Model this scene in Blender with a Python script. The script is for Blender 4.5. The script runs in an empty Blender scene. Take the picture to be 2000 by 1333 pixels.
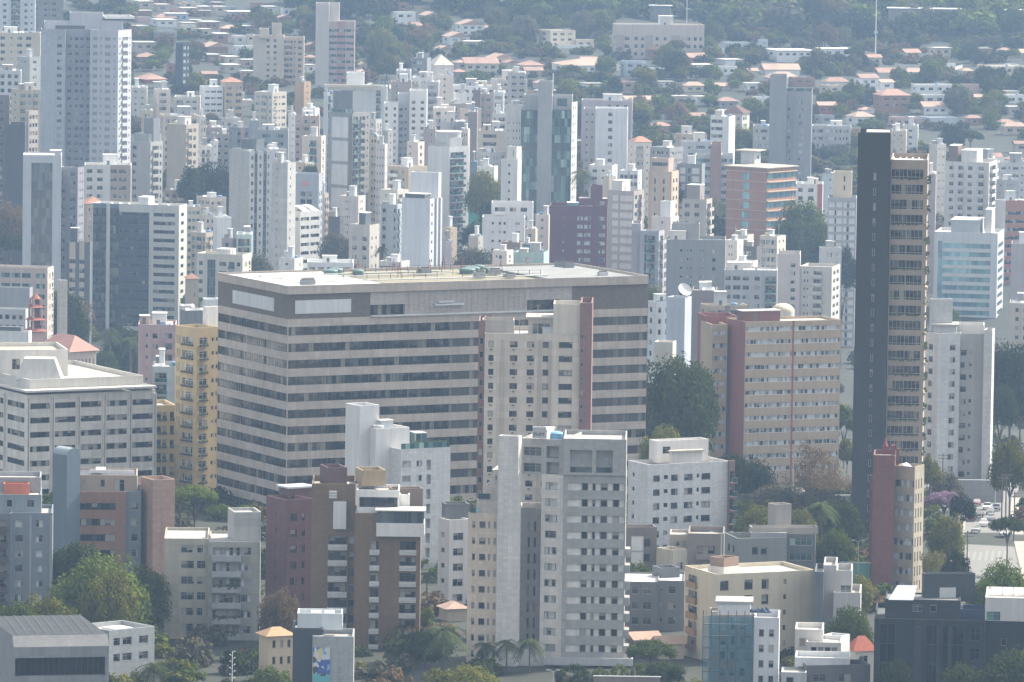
import bpy, math, random
from mathutils import Vector, Matrix
R_ = math.radians
sc = bpy.context.scene
COL = sc.collection
# ---------------------------------------------------------------- camera
FPX = 13000.0                      # focal length in pixels of the 2000 px wide photograph
CAMZ = 171.0
PITCH = math.atan((666.5 + 550) / FPX)
ROLL = 0.0137
ROT = Matrix.Rotation(math.pi/2 - PITCH, 3, 'X') @ Matrix.Rotation(ROLL, 3, 'Z')
cd = bpy.data.cameras.new('camera'); cam = bpy.data.objects.new('camera', cd); COL.objects.link(cam)
cam.matrix_world = Matrix.Translation((0, 0, CAMZ)) @ ROT.to_4x4()
cd.sensor_width = 36; cd.lens = 36 * FPX / 2000; cd.clip_start = 1; cd.clip_end = 20000
sc.camera = cam
# ---------------------------------------------------------------- sky, sun, exposure
SUN_AZ, SUN_EL = R_(56), R_(43)    # azimuth to the right of the view direction
w = bpy.data.worlds.new('World'); sc.world = w; w.use_nodes = True
nt = w.node_tree; nt.nodes.clear()
sk = nt.nodes.new('ShaderNodeTexSky'); sk.sky_type = 'NISHITA'; sk.sun_disc = False
sk.sun_elevation = SUN_EL; sk.sun_rotation = SUN_AZ; sk.air_density = 1.0; sk.dust_density = 2.5
bg = nt.nodes.new('ShaderNodeBackground'); bg.inputs[1].default_value = 0.15
ow = nt.nodes.new('ShaderNodeOutputWorld')
hs_ = nt.nodes.new('ShaderNodeHueSaturation'); hs_.inputs['Saturation'].default_value = .14; nt.links.new(sk.outputs[0], hs_.inputs['Color']); nt.links.new(hs_.outputs[0], bg.inputs[0]); nt.links.new(bg.outputs[0], ow.inputs[0])
sd = bpy.data.lights.new('sun', 'SUN'); sd.energy = 3.8; sd.angle = R_(0.5); sd.color = (1, .91, .74)
so = bpy.data.objects.new('sun', sd); COL.objects.link(so)
sv = Vector((math.sin(SUN_AZ)*math.cos(SUN_EL), math.cos(SUN_AZ)*math.cos(SUN_EL), math.sin(SUN_EL)))
so.rotation_euler = sv.to_track_quat('Z', 'Y').to_euler()
sc.view_settings.view_transform = 'Standard'; sc.view_settings.look = 'None'
sc.view_settings.gamma = 1; sc.view_settings.exposure = 1.1
cy = sc.cycles
cy.max_bounces = 5; cy.diffuse_bounces = 2; cy.glossy_bounces = 2; cy.transmission_bounces = 2
cy.volume_bounces = 0; cy.transparent_max_bounces = 4; cy.caustics_reflective = False; cy.caustics_refractive = False
cy.use_denoising = True
try: cy.denoiser = 'OPENIMAGEDENOISE'
except Exception: pass
HAZE_DENSITY = 0.000080
# ---------------------------------------------------------------- projection helpers
RINV = ROT.transposed(); CAM = Vector((0, 0, CAMZ))
def ray(px, py): return ROT @ Vector(((px-1000)/FPX, -(py-666.5)/FPX, -1))
def at(px, py, D):
    r = ray(px, py); return CAM + r * (D / r.y)
def proj(p):
    q = RINV @ (Vector(p) - CAM); return (1000 + FPX*q.x/-q.z, 666.5 - FPX*q.y/-q.z)
PROF = [(-400, 30), (600, 12), (1000, 6), (1200, 2), (1400, 0), (1570, -8), (1800, -25), (2050, -42), (2300, -43), (2500, -25),
        (2700, -10), (3000, 5), (3300, 15), (3600, 27), (3900, 70), (4400, 150), (5000, 230), (5400, 250)]
def gz(x, D):
    for (a, za), (b, zb) in zip(PROF, PROF[1:]):
        if D <= b:
            t = (D-a)/(b-a); z = za + (zb-za)*t; break
    else: z = PROF[-1][1]
    k = max(0, min(1, (D-2700)/500))
    return z + k*(2.2*math.sin(x*.021+D*.006) + 1.6*math.sin(x*.047-D*.013))
def gpt(px, py):                    # where the ray through a pixel meets the terrain
    r = ray(px, py); D = 900.0
    while D < 5000:
        p = CAM + r*(D/r.y)
        if p.z <= gz(p.x, D): return p
        D += 3
    return p
# ---------------------------------------------------------------- materials
MATS = {}
def newmat(key):
    m = bpy.data.materials.new(key); m.use_nodes = True
    n = m.node_tree.nodes; b = n.get('Principled BSDF'); return m, n, m.node_tree.links, b
def math_(n, l, op, a, b=None, c=None):
    x = n.new('ShaderNodeMath'); x.operation = op
    for i, v in enumerate((a, b, c)):
        if v is None: continue
        if isinstance(v, (int, float)): x.inputs[i].default_value = v
        else: l.new(v, x.inputs[i])
    return x.outputs[0]
def noise(n, l, vec, scale, detail=3, rough=.55):
    x = n.new('ShaderNodeTexNoise'); x.inputs['Scale'].default_value = scale
    x.inputs['Detail'].default_value = detail; x.inputs['Roughness'].default_value = rough
    l.new(vec, x.inputs['Vector']); return x.outputs[0]
def mapping(n, l, vec, scale):
    x = n.new('ShaderNodeMapping'); x.inputs['Scale'].default_value = scale; l.new(vec, x.inputs['Vector']); return x.outputs[0]
def ramp(n, l, fac, stops):
    x = n.new('ShaderNodeValToRGB'); e = x.color_ramp.elements
    while len(e) < len(stops): e.new(.5)
    for i, (p, c) in enumerate(stops): e[i].position = p; e[i].color = (*c, 1)
    l.new(fac, x.inputs[0]); return x
def mixc(n, l, fac, a, b, mode='MIX'):
    x = n.new('ShaderNodeMix'); x.data_type = 'RGBA'; x.blend_type = mode
    for i, v in ((0, fac), (6, a), (7, b)):
        if isinstance(v, (int, float)): x.inputs[i].default_value = v
        elif isinstance(v, tuple): x.inputs[i].default_value = (*v, 1)
        else: l.new(v, x.inputs[i])
    return x.outputs[2]
def wall(rgb, kind='p', rough=.85):
    key = ('wall', tuple(rgb), kind)
    if key in MATS: return MATS[key]
    m, n, l, b = newmat('wall_' + kind)
    tc = n.new('ShaderNodeTexCoord').outputs['Object']
    oi = n.new('ShaderNodeObjectInfo').outputs['Random']
    add = n.new('ShaderNodeVectorMath'); add.operation = 'ADD'; l.new(tc, add.inputs[0])
    comb = n.new('ShaderNodeCombineXYZ'); l.new(math_(n, l, 'MULTIPLY', oi, 90), comb.inputs[0]); l.new(comb.outputs[0], add.inputs[1])
    v = add.outputs[0]
    streak = noise(n, l, mapping(n, l, v, (.9, .9, .05)), 1, 4, .65)
    blot = noise(n, l, v, .13, 4)
    grain = noise(n, l, v, 2.6, 2)
    k = math_(n, l, 'MULTIPLY_ADD', streak, .75 if kind == 'k' else .52, .70 if kind == 'p' else .66)
    k = math_(n, l, 'MULTIPLY', k, math_(n, l, 'MULTIPLY_ADD', blot, .30, .85))
    k = math_(n, l, 'MULTIPLY', k, math_(n, l, 'MULTIPLY_ADD', grain, .16, .92))
    if kind in ('t', 'b', 'k'):
        sx = n.new('ShaderNodeSeparateXYZ'); l.new(tc, sx.inputs[0])
        cm = n.new('ShaderNodeCombineXYZ'); l.new(math_(n, l, 'ADD', sx.outputs[0], sx.outputs[1]), cm.inputs[0]); l.new(sx.outputs[2], cm.inputs[1])
        br = n.new('ShaderNodeTexBrick'); l.new(cm.outputs[0], br.inputs['Vector'])
        br.inputs['Scale'].default_value = 1
        bw, bh, ms = {'t': (.9, .6, .02), 'b': (.8, .35, .02), 'k': (2.6, 1.45, .03)}[kind]
        br.inputs['Brick Width'].default_value = bw; br.inputs['Row Height'].default_value = bh; br.inputs['Mortar Size'].default_value = ms
        if kind != 'b': br.offset = 0
        br.inputs['Color1'].default_value = (1, 1, 1, 1); br.inputs['Color2'].default_value = (.84, .84, .84, 1)
        br.inputs['Mortar'].default_value = (.78, .78, .78, 1)
        k = math_(n, l, 'MULTIPLY', k, br.outputs[0])
    c = mixc(n, l, 1.0, tuple(rgb), k, 'MULTIPLY')
    l.new(c, b.inputs['Base Color']); b.inputs['Roughness'].default_value = rough
    MATS[key] = m; return m
def plain(rgb, rough=.7, metal=0, name='paint'):
    key = (name, tuple(rgb), rough, metal)
    if key in MATS: return MATS[key]
    m, n, l, b = newmat(name)
    tc = n.new('ShaderNodeTexCoord').outputs['Object']
    k = math_(n, l, 'MULTIPLY_ADD', noise(n, l, tc, 1.3, 3), .3, .85)
    l.new(mixc(n, l, 1.0, tuple(rgb), k, 'MULTIPLY'), b.inputs['Base Color'])
    b.inputs['Roughness'].default_value = rough; b.inputs['Metallic'].default_value = metal
    MATS[key] = m; return m
def glass(kind='dark'):
    key = ('glass', kind)
    if key in MATS: return MATS[key]
    m, n, l, b = newmat('glass_' + kind)
    tc = n.new('ShaderNodeTexCoord').outputs['Object']
    oi = n.new('ShaderNodeObjectInfo').outputs['Random']
    sx = n.new('ShaderNodeSeparateXYZ'); l.new(tc, sx.inputs[0])
    fx = math_(n, l, 'FLOOR', math_(n, l, 'DIVIDE', sx.outputs[0], 1.05 if kind != 'curtain' else .62))
    wn = n.new('ShaderNodeTexWhiteNoise'); wn.noise_dimensions = '2D'
    cm = n.new('ShaderNodeCombineXYZ'); l.new(fx, cm.inputs[0]); l.new(math_(n, l, 'MULTIPLY', oi, 977), cm.inputs[1]); l.new(cm.outputs[0], wn.inputs[0])
    D0, D1, CU = (.012, .016, .02), (.05, .055, .06), (.34, .32, .28)
    if kind == 'dark': st = [(0, D0), (.45, D0), (.5, D1), (.74, (.10, .10, .10)), (.84, CU), (.95, (.42, .40, .37))]
    elif kind == 'ribbon': st = [(0, (.008, .011, .015)), (.7, (.014, .018, .024)), (.86, (.05, .055, .055)), (.95, (.16, .155, .13)), (1, (.3, .28, .22))]
    elif kind == 'void': st = [(0, (.006,.007,.008)), (1, (.016,.018,.02))]
    elif kind == 'curtain': st = [(0, (.04, .045, .05)), (.22, (.06, .06, .065)), (.3, (.3, .31, .32)), (.6, (.5, .52, .53)), (1, (.66, .67, .67))]
    elif kind == 'green': st = [(0, (.02, .05, .055)), (.55, (.05, .11, .115)), (.8, (.1, .22, .21)), (1, (.35, .48, .44))]
    elif kind == 'aqua': st = [(0, (.10, .22, .27)), (.5, (.16, .36, .42)), (.8, (.26, .5, .56)), (1, (.1, .18, .24))]
    else: st = [(0, (.03, .045, .06)), (.5, (.07, .09, .11)), (.8, (.16, .19, .2)), (1, (.02, .025, .03))]
    if kind in ('dark', 'curtain', 'ribbon'):
        w2 = n.new('ShaderNodeTexWhiteNoise'); w2.noise_dimensions = '2D'; c2 = n.new('ShaderNodeCombineXYZ')
        l.new(math_(n, l, 'MULTIPLY', oi, 331), c2.inputs[0]); l.new(math_(n, l, 'ADD', fx, 7.3), c2.inputs[1]); l.new(c2.outputs[0], w2.inputs[0])
        bl = math_(n, l, 'GREATER_THAN', sx.outputs[2], math_(n, l, 'MULTIPLY_ADD', w2.outputs[0], 2.6, .45))
    else: bl = None
    rp = ramp(n, l, wn.outputs[0], st); rp.color_ramp.interpolation = 'CONSTANT' if kind in ('dark', 'curtain') else 'LINEAR'
    if bl is None: l.new(rp.outputs[0], b.inputs['Base Color'])
    else: l.new(mixc(n, l, math_(n, l, 'MULTIPLY', bl, .85 if kind != 'ribbon' else .22), rp.outputs[0], (.33,.31,.28)), b.inputs['Base Color'])
    b.inputs['Roughness'].default_value = .07 if kind in ('mirror', 'aqua', 'green') else .12
    b.inputs['Specular IOR Level'].default_value = .9 if kind in ('mirror', 'aqua') else .45
    if kind in ('mirror', 'aqua'): b.inputs['Metallic'].default_value = .35
    MATS[key] = m; return m
def roofm(rgb, kind='c'):
    key = ('roof', tuple(rgb), kind)
    if key in MATS: return MATS[key]
    m, n, l, b = newmat('roof_' + kind)
    tc = n.new('ShaderNodeTexCoord').outputs['Object']
    k = math_(n, l, 'MULTIPLY_ADD', noise(n, l, tc, .22, 5, .65), .75, .6)
    k = math_(n, l, 'MULTIPLY', k, math_(n, l, 'MULTIPLY_ADD', noise(n, l, tc, 1.8, 3), .4, .8))
    if kind == 't':
        wv = n.new('ShaderNodeTexWave'); wv.inputs['Scale'].default_value = 1.1; wv.inputs['Distortion'].default_value = .4
        l.new(tc, wv.inputs['Vector']); k = math_(n, l, 'MULTIPLY', k, math_(n, l, 'MULTIPLY_ADD', wv.outputs[1], .45, .72))
    l.new(mixc(n, l, 1.0, tuple(rgb), k, 'MULTIPLY'), b.inputs['Base Color']); b.inputs['Roughness'].default_value = .85; b.inputs['Specular IOR Level'].default_value = .15
    MATS[key] = m; return m
def leafm(rgb, name='foliage', trans=.3):
    key = ('leaf', tuple(rgb), name)
    if key in MATS: return MATS[key]
    m, n, l, b = newmat(name); n.remove(b)
    tc = n.new('ShaderNodeTexCoord').outputs['Object']
    oi = n.new('ShaderNodeObjectInfo').outputs['Random']
    k = math_(n, l, 'MULTIPLY', math_(n, l, 'MULTIPLY_ADD', noise(n, l, tc, 2.2, 4, .7), 2.0, .25), math_(n, l, 'MULTIPLY_ADD', oi, .6, .7))
    c = mixc(n, l, 1.0, tuple(rgb), k, 'MULTIPLY')
    yel = tuple(min(1, q) for q in (rgb[0]*1.7+.01, rgb[1]*1.15, rgb[2]*.8))
    c = mixc(n, l, math_(n, l, 'MULTIPLY', noise(n, l, tc, 5, 2), .7), c, mixc(n, l, 1.0, yel, k, 'MULTIPLY'))
    d = n.new('ShaderNodeBsdfDiffuse'); t = n.new('ShaderNodeBsdfTranslucent'); mx = n.new('ShaderNodeMixShader')
    l.new(c, d.inputs[0]); l.new(c, t.inputs[0]); mx.inputs[0].default_value = trans
    l.new(d.outputs[0], mx.inputs[1]); l.new(t.outputs[0], mx.inputs[2])
    l.new(mx.outputs[0], n['Material Output'].inputs[0]); MATS[key] = m; return m
# ---------------------------------------------------------------- mesh builder
class MB:
    def __init__(s): s.v = []; s.f = []; s.m = []; s.mats = []
    def mi(s, mat):
        if mat not in s.mats: s.mats.append(mat)
        return s.mats.index(mat)
    def poly(s, pts, mat):
        i = len(s.v); s.v.extend(tuple(p) for p in pts); s.f.append(tuple(range(i, i+len(pts)))); s.m.append(s.mi(mat))
    def box(s, x0, x1, y0, y1, z0, z1, mat, bottom=True):
        i = len(s.v)
        s.v += [(x0,y0,z0),(x1,y0,z0),(x1,y1,z0),(x0,y1,z0),(x0,y0,z1),(x1,y0,z1),(x1,y1,z1),(x0,y1,z1)]
        fs = [(0,1,5,4),(1,2,6,5),(2,3,7,6),(3,0,4,7),(4,5,6,7)] + ([(3,2,1,0)] if bottom else [])
        k = s.mi(mat)
        for f in fs: s.f.append(tuple(i+q for q in f)); s.m.append(k)
    def tube(s, p, q, r0, r1, mat, n=8, cap=True):
        p = Vector(p); q = Vector(q); d = (q-p).normalized()
        u = d.orthogonal().normalized(); w_ = d.cross(u); i = len(s.v); k = s.mi(mat)
        for c, r in ((p, r0), (q, r1)):
            for j in range(n):
                a = 2*math.pi*j/n; s.v.append(tuple(c + (u*math.cos(a)+w_*math.sin(a))*r))
        for j in range(n):
            s.f.append((i+j, i+(j+1) % n, i+n+(j+1) % n, i+n+j)); s.m.append(k)
        if cap:
            s.f.append(tuple(i+n+j for j in range(n))); s.m.append(k); s.f.append(tuple(i+n-1-j for j in range(n))); s.m.append(k)
    def dome(s, c, r, h, mat, n=14, rings=5):
        i = len(s.v); k = s.mi(mat)
        for a in range(rings):
            t = a/rings*math.pi/2
            for j in range(n):
                b = 2*math.pi*j/n; s.v.append((c[0]+r*math.cos(t)*math.cos(b), c[1]+r*math.cos(t)*math.sin(b), c[2]+h*math.sin(t)))
        s.v.append((c[0], c[1], c[2]+h))
        for a in range(rings-1):
            for j in range(n): s.f.append((i+a*n+j, i+a*n+(j+1) % n, i+(a+1)*n+(j+1) % n, i+(a+1)*n+j)); s.m.append(k)
        for j in range(n): s.f.append((i+(rings-1)*n+j, i+(rings-1)*n+(j+1) % n, i+rings*n)); s.m.append(k)
    def mesh(s, name):
        me = bpy.data.meshes.new(name); me.from_pydata(s.v, [], s.f)
        for x in s.mats: me.materials.append(x)
        me.polygons.foreach_set('material_index', s.m); me.update(); return me
    def build(s, name, root=None, M=None):
        return link(name, s.mesh(name), root, M)
ROOTM = {}                          # world matrix of every root
def link(name, me, root=None, M=None):
    o = bpy.data.objects.new(name, me); COL.objects.link(o)
    if root is not None: o.parent = root
    if M is not None: o.matrix_basis = M
    return o
ANCH = []                           # (short phrase, x, y) of things with a hand-written label
def root_at(name, label, cat, loc, th=0, group=None, short=None):
    o = bpy.data.objects.new(name, None); COL.objects.link(o); o.empty_display_size = .5
    M = Matrix.Translation(loc) @ Matrix.Rotation(th, 4, 'Z'); o.matrix_basis = M; ROOTM[o.name] = M
    if label: o['label'] = label
    o['category'] = cat
    if group: o['group'] = group
    return o
def kind(o, k): o['kind'] = k; return o
rnd = random.Random(7)
C = dict(white=(.72,.72,.71), off=(.6,.58,.55), cream=(.58,.52,.41), beige=(.46,.40,.32), tan=(.36,.30,.24), sand=(.50,.44,.36),
    brown=(.17,.105,.07), dbrown=(.10,.07,.055), pink=(.50,.36,.33), rose=(.42,.29,.26), grey=(.30,.31,.32), lgrey=(.45,.46,.47), pale=(.58,.60,.62),
    mgrey=(.21,.22,.23), dgrey=(.10,.105,.11), black=(.03,.034,.04), blue=(.13,.18,.23), maroon=(.12,.055,.055), purple=(.14,.05,.075),
    brick=(.34,.15,.10), orange=(.48,.21,.12), yellow=(.55,.40,.17), ochre=(.40,.27,.13), lilac=(.40,.36,.38), green=(.26,.36,.30), ggrey=(.24,.26,.25), teal=(.12,.26,.28), taupe=(.27,.23,.21))
ALU = plain((.32,.33,.34), .4, .3, 'aluminium'); WFR = plain((.7,.7,.7), .5, 0, 'white_frame'); DFR = plain((.06,.06,.065), .5, 0, 'dark_frame')
TILE = (.40,.22,.16); ROOFC = (.40,.39,.37); ROOFW = (.66,.65,.63); ZINC = (.5,.5,.5)
# ---------------------------------------------------------------- windows
WV = dict(W=(.32,.80), S=(.46,.78), T=(.05,.82), R=(.40,.86), N=(.2,.86), G=(.0,1.0), A=(.30,.80), B=(.03,.80), V=(.03,.82), O=(.05,.9), H=(.62,.86), Q=(.22,.84), C=(.34,.80), X=(.32,.80))
WCACHE = {}
def win_meshes(k, w_, h, gl, fr, split):
    key = (k, round(w_, 3), round(h, 3), gl, fr.name, split)
    if key in WCACHE: return WCACHE[key]
    g = glass(gl); f = MB(); p = f if not split else MB()
    t = .07 if k not in 'G' else .04
    f.box(0, w_, -.05, .03, 0, t, fr); f.box(0, w_, -.05, .03, h-t, h, fr)
    f.box(0, t, -.05, .03, t, h-t, fr); f.box(w_-t, w_, -.05, .03, t, h-t, fr)
    nm = max(1, round(w_ / (1.05 if k not in 'R' else .95)))
    if k in 'SN': nm = 1
    for j in range(1, nm): f.box(w_*j/nm-.03, w_*j/nm+.03, -.045, .03, t, h-t, fr)
    if k in 'TBV' or (k in 'WAQ' and w_ > 1.3): f.box(t, w_-t, -.04, .03, h*.68, h*.68+.05, fr)
    if k in 'WAQ' and split: f.box(-.08, w_+.08, -.22, -.05, -.07, -.002, fr)
    p.poly([(0, .012, 0), (w_, .012, 0), (w_, .012, h), (0, .012, h)], g)
    r = (f, p if split else None)
    r = (f, f.mesh('window'), p, p.mesh('pane') if split else None)
    WCACHE[key] = r; return r
BCACHE = {}
def balc_mesh(w_, mat, glassy, dep=1.1, hh=1.0):
    key = (round(w_, 3), mat.name, glassy, dep, hh)
    if key in BCACHE: return BCACHE[key]
    b = MB(); r = None
    b.box(-.1, w_+.1, -dep, -.003, -.18, .0, mat)
    if not glassy:
        b.box(-.1, w_+.1, -dep, -dep+.12, .003, hh, mat); b.box(-.1, .02, -dep+.123, -.003, .003, hh, mat); b.box(w_-.02, w_+.1, -dep+.123, -.003, .003, hh, mat)
    else:
        r = MB(); g = glass('green')
        r.box(-.08, w_+.08, -dep+.02, -dep+.05, .05, hh, g); r.box(-.1, w_+.1, -dep, -dep+.06, hh+.002, hh+.06, ALU)
        r = r.mesh('railing')
    BCACHE[key] = (b.mesh('balcony'), r); return BCACHE[key]
PCACHE = {}
_b = MB(); _b.box(0, .7, -.38, -.003, 0, .42, plain((.5,.42,.36), .6, 0, 'air_unit')); _b.box(.08, .62, -.40, -.383, .06, .36, plain((.12,.12,.12), .6, 0, 'grille')); AC = _b.mesh('air_conditioner')
def planter_mesh(w_):
    key = round(w_, 2)
    if key in PCACHE: return PCACHE[key]
    b = MB(); b.box(.0, w_, -.55, -.003, -.45, -.05, plain((.07,.06,.055), .8, 0, 'planter'))
    lf = leafm((.06,.09,.04), 'planter_leaves'); q = random.Random(int(w_*100))
    for i in range(16):
        x = q.uniform(.05, w_-.05); y = q.uniform(-.6, -.1); z = q.uniform(-.12, .14); s = .16
        b.poly([(x-s, y, z-s*.3), (x+s, y-.1, z), (x+s*.5, y+.1, z+s*1.3), (x-s*.6, y+.1, z+s)], lf)
    PCACHE[key] = b.mesh('planter_box'); return PCACHE[key]
# ---------------------------------------------------------------- building volumes
class Vol: pass
def toks(spec):
    out = []
    for t in spec.split():
        k = t[0]; s = t if k == '.' else t[1:]; suf = ''
        while s and s[-1].isalpha(): suf = s[-1] + suf; s = s[:-1]
        out.append((k, float(s or 1), suf))
    return out
def facade(mb, v, side, length, spec, o):
    zb, zt, fh, ph = v.zb, v.zt, o['fh'], o['ph']; b = v.b
    def P(s, z, d=0): return (s, d, z) if side == 'R' else (d, b-s, z)
    def Wm(s, z, d): 
        return Matrix.Translation((s, d, z)) if side == 'R' else Matrix.Translation((d, b-s, z)) @ Matrix.Rotation(-math.pi/2, 4, 'Z')
    T = toks(spec); tot = sum(t[1] for t in T); s0 = 0; rec = o['rec']
    i0, i1 = o['rows' + side]
    for k, w_, suf in T:
        s1 = s0 + w_/tot*length; mat = o['pal'].get(suf, o['pal'][''])
        if k == '.': mb.poly([P(s0, zb), P(s1, zb), P(s1, zt), P(s0, zt)], mat)
        else:
            sl, hd = o['wv'].get(k, WV.get(k)); cur = zt; i = 0; span = o['pal'].get('s' + suf, mat)
            while True:
                ft = zt-ph-i*fh; fb = ft-fh
                if fb < v.zg - .2 or i >= i1: break
                i += 1
                if i-1 < i0: continue
                a, c = fb + sl*fh, fb + hd*fh
                if cur - c > .001: mb.poly([P(s0, c), P(s1, c), P(s1, cur), P(s0, cur)], span if i-1 > i0 else mat)
                d = {'O': o['od'], 'G': .06, 'B': max(rec, o['bd']*.5), 'V': max(rec, .5)}.get(k, rec)
                mb.poly([P(s0, a, 0), P(s1, a, 0), P(s1, a, d), P(s0, a, d)], mat); mb.poly([P(s0, c, d), P(s1, c, d), P(s1, c, 0), P(s0, c, 0)], mat)
                mb.poly([P(s0, a, 0), P(s0, a, d), P(s0, c, d), P(s0, c, 0)], mat); mb.poly([P(s1, a, d), P(s1, a, 0), P(s1, c, 0), P(s1, c, d)], mat)
                if k == 'X': mb.poly([P(s0, a, d), P(s1, a, d), P(s1, c, d), P(s0, c, d)], o['pal'].get('x', mat))
                elif k == 'O': mb.poly([P(s0, a, d), P(s1, a, d), P(s1, c, d), P(s0, c, d)], o['pal'].get('o', mat))
                else: v.wins.append((k, Wm(s0, a, d), s1-s0, c-a, o['gl'], o['fr']))
                if k in 'BV': v.balc.append((Wm(s0, a, 0), s1-s0, o['pal'].get('B', mat), k == 'V', o['bd'], o['bh']))
                if k in 'AC': v.plant.append((Wm(s0, a, 0), s1-s0, k))
                cur = a
            mb.poly([P(s0, zb), P(s1, zb), P(s1, cur), P(s0, cur)], mat)
        s0 = s1
def vol(root, D, xl, xc, xr, yt, th, L='.1', R='.1', fh=3., col='white', kd='p', pal=None, ph=1.0, roof=None, yb=None, zb=None, dep=14., gl='dark', fr=None,
        rows=(0, 99), rowsL=None, rowsR=None, wv=None, rec=.2, near=False, part='wall', extra=(), rp=True, lip=0, od=1.6, bd=1.1, bh=1.0):
    if xl == xc and -7 < th < 8: th = -math.degrees(math.atan((xc-1000)/FPX)) - 1.0
    P = at(xc, yt, D); v = Vol(); th = R_(th)
    def solve(dx, dy, px):
        q = RINV @ (P-CAM); d = RINV @ Vector((dx, dy, 0)); k = (px-1000)/FPX
        return (-k*q.z - q.x)/(d.x + k*d.z)
    v.a = solve(math.cos(th), math.sin(th), xr) if xr > xc else dep
    v.b = solve(-math.sin(th), math.cos(th), xl) if xl < xc else dep
    zgr = min(gz(P.x, D), gz(P.x, D+v.b*math.cos(th)), gz(P.x, D+v.a*math.sin(th)))
    if yb is not None: base = at(xc, yb, D).z
    elif zb is not None: base = zb
    else: base = zgr - 1.5
    z0 = gz(P.x, D) if yb is None and zb is None else base
    v.W = Matrix.Translation((P.x, P.y, z0)) @ Matrix.Rotation(th, 4, 'Z')
    v.zt = P.z - z0; v.zb = base - z0; v.zg = (z0 if yb is None and zb is None else base) - z0; v.wins = []; v.balc = []; v.plant = []
    pl = {'': wall(C[col] if isinstance(col, str) else col, kd)}
    for k, c in (pal or {}).items():
        pl[k] = c if not isinstance(c, (str, tuple)) else (wall(C[c], kd) if isinstance(c, str) else (wall(C[c[0]], c[1]) if isinstance(c[0], str) else wall(c, kd)))
    v.pal = pl
    if root is None: root = v.W
    if isinstance(root, tuple):
        root = root_at(*root[:3], loc=(P.x, P.y, z0), th=th, group=root[3])
    v.root = root; v.M = ROOTM[root.name].inverted() @ v.W
    o = dict(od=od, bd=bd, bh=bh, fh=fh, ph=ph, rec=rec, pal=pl, wv=wv or {}, gl=gl, fr=fr or ALU, rowsL=rowsL or rows, rowsR=rowsR or rows)
    mb = MB(); a, b, zt, zb_ = v.a, v.b, v.zt, v.zb; m0 = pl['']
    facade(mb, v, 'R', a, R, o); facade(mb, v, 'L', b, L, o)
    mb.poly([(a, 0, zb_), (a, b, zb_), (a, b, zt), (a, 0, zt)], m0); mb.poly([(a, b, zb_), (0, b, zb_), (0, b, zt), (a, b, zt)], m0)
    rm = roof if roof is not None else roofm(ROOFC); pw = .25; pp = min(ph*.9, 1.1) if rp else .0
    rb = MB()
    if rp:
        for q in ([(0,0),(a,0),(a-pw,pw),(pw,pw)], [(a,0),(a,b),(a-pw,b-pw),(a-pw,pw)], [(a,b),(0,b),(pw,b-pw),(a-pw,b-pw)], [(0,b),(0,0),(pw,pw),(pw,b-pw)]):
            mb.poly([(x, y, zt) for x, y in q], m0)
            (x1, y1), (x0, y0) = q[2], q[3]
            mb.poly([(x1, y1, zt), (x1, y1, zt-pp), (x0, y0, zt-pp), (x0, y0, zt)], m0)
        rb.poly([(pw, pw, zt-pp), (a-pw, pw, zt-pp), (a-pw, b-pw, zt-pp), (pw, b-pw, zt-pp)], rm)
    else: rb.poly([(0, 0, zt), (a, 0, zt), (a, b, zt), (0, b, zt)], rm)
    if lip: rb.box(-lip, a+lip, -lip, b+lip, zt+.003, zt+.35, rm)
    v.rz = zt-pp if not lip else zt+.35; v.o = o; v.near = near
    v.wallo = mb.build(part, root, v.M); v.roofo = rb.build('roof', root, v.M)
    finish(v); clutter(v, extra); return v
def finish(v):
    W = sorted(v.wins, key=lambda t: -t[2]*t[3]); n0 = v.root.get('_nw', 0); keep = W[:max(0, 100-n0)]; rest = W[len(keep):]
    v.root['_nw'] = n0 + len(keep)
    for k, M, w_, h, gl, fr in keep:
        f, fm, p, pm = win_meshes(k, w_, h, gl, fr, v.near)
        o = link('window', fm, v.root, v.M @ M)
        if pm: link('pane', pm, o)
    if rest:
        mb = MB()
        for k, M, w_, h, gl, fr in rest:
            f, fm, p, pm = win_meshes(k, w_, h, gl, fr, v.near)
            for src in ((f, p) if pm else (f,)):
                i = len(mb.v); mb.v += [tuple(M @ Vector(q)) for q in src.v]
                mb.f += [tuple(i+j for j in q) for q in src.f]; mb.m += [mb.mi(src.mats[j]) for j in src.m]
        kind(mb.build('windows', v.root, v.M), 'stuff')
    for M, w_, mat, gl, bd, bh in v.balc:
        b, r = balc_mesh(w_, mat, gl, bd, bh); o = link('balcony', b, v.root, v.M @ M)
        if r: link('railing', r, o)
    for M, w_, k in v.plant:
        if k == 'A': link('planter_box', planter_mesh(w_), v.root, v.M @ M)
        else: link('air_conditioner', AC, v.root, v.M @ M @ Matrix.Translation((w_/2-.35, 0, -.62)))
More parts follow.
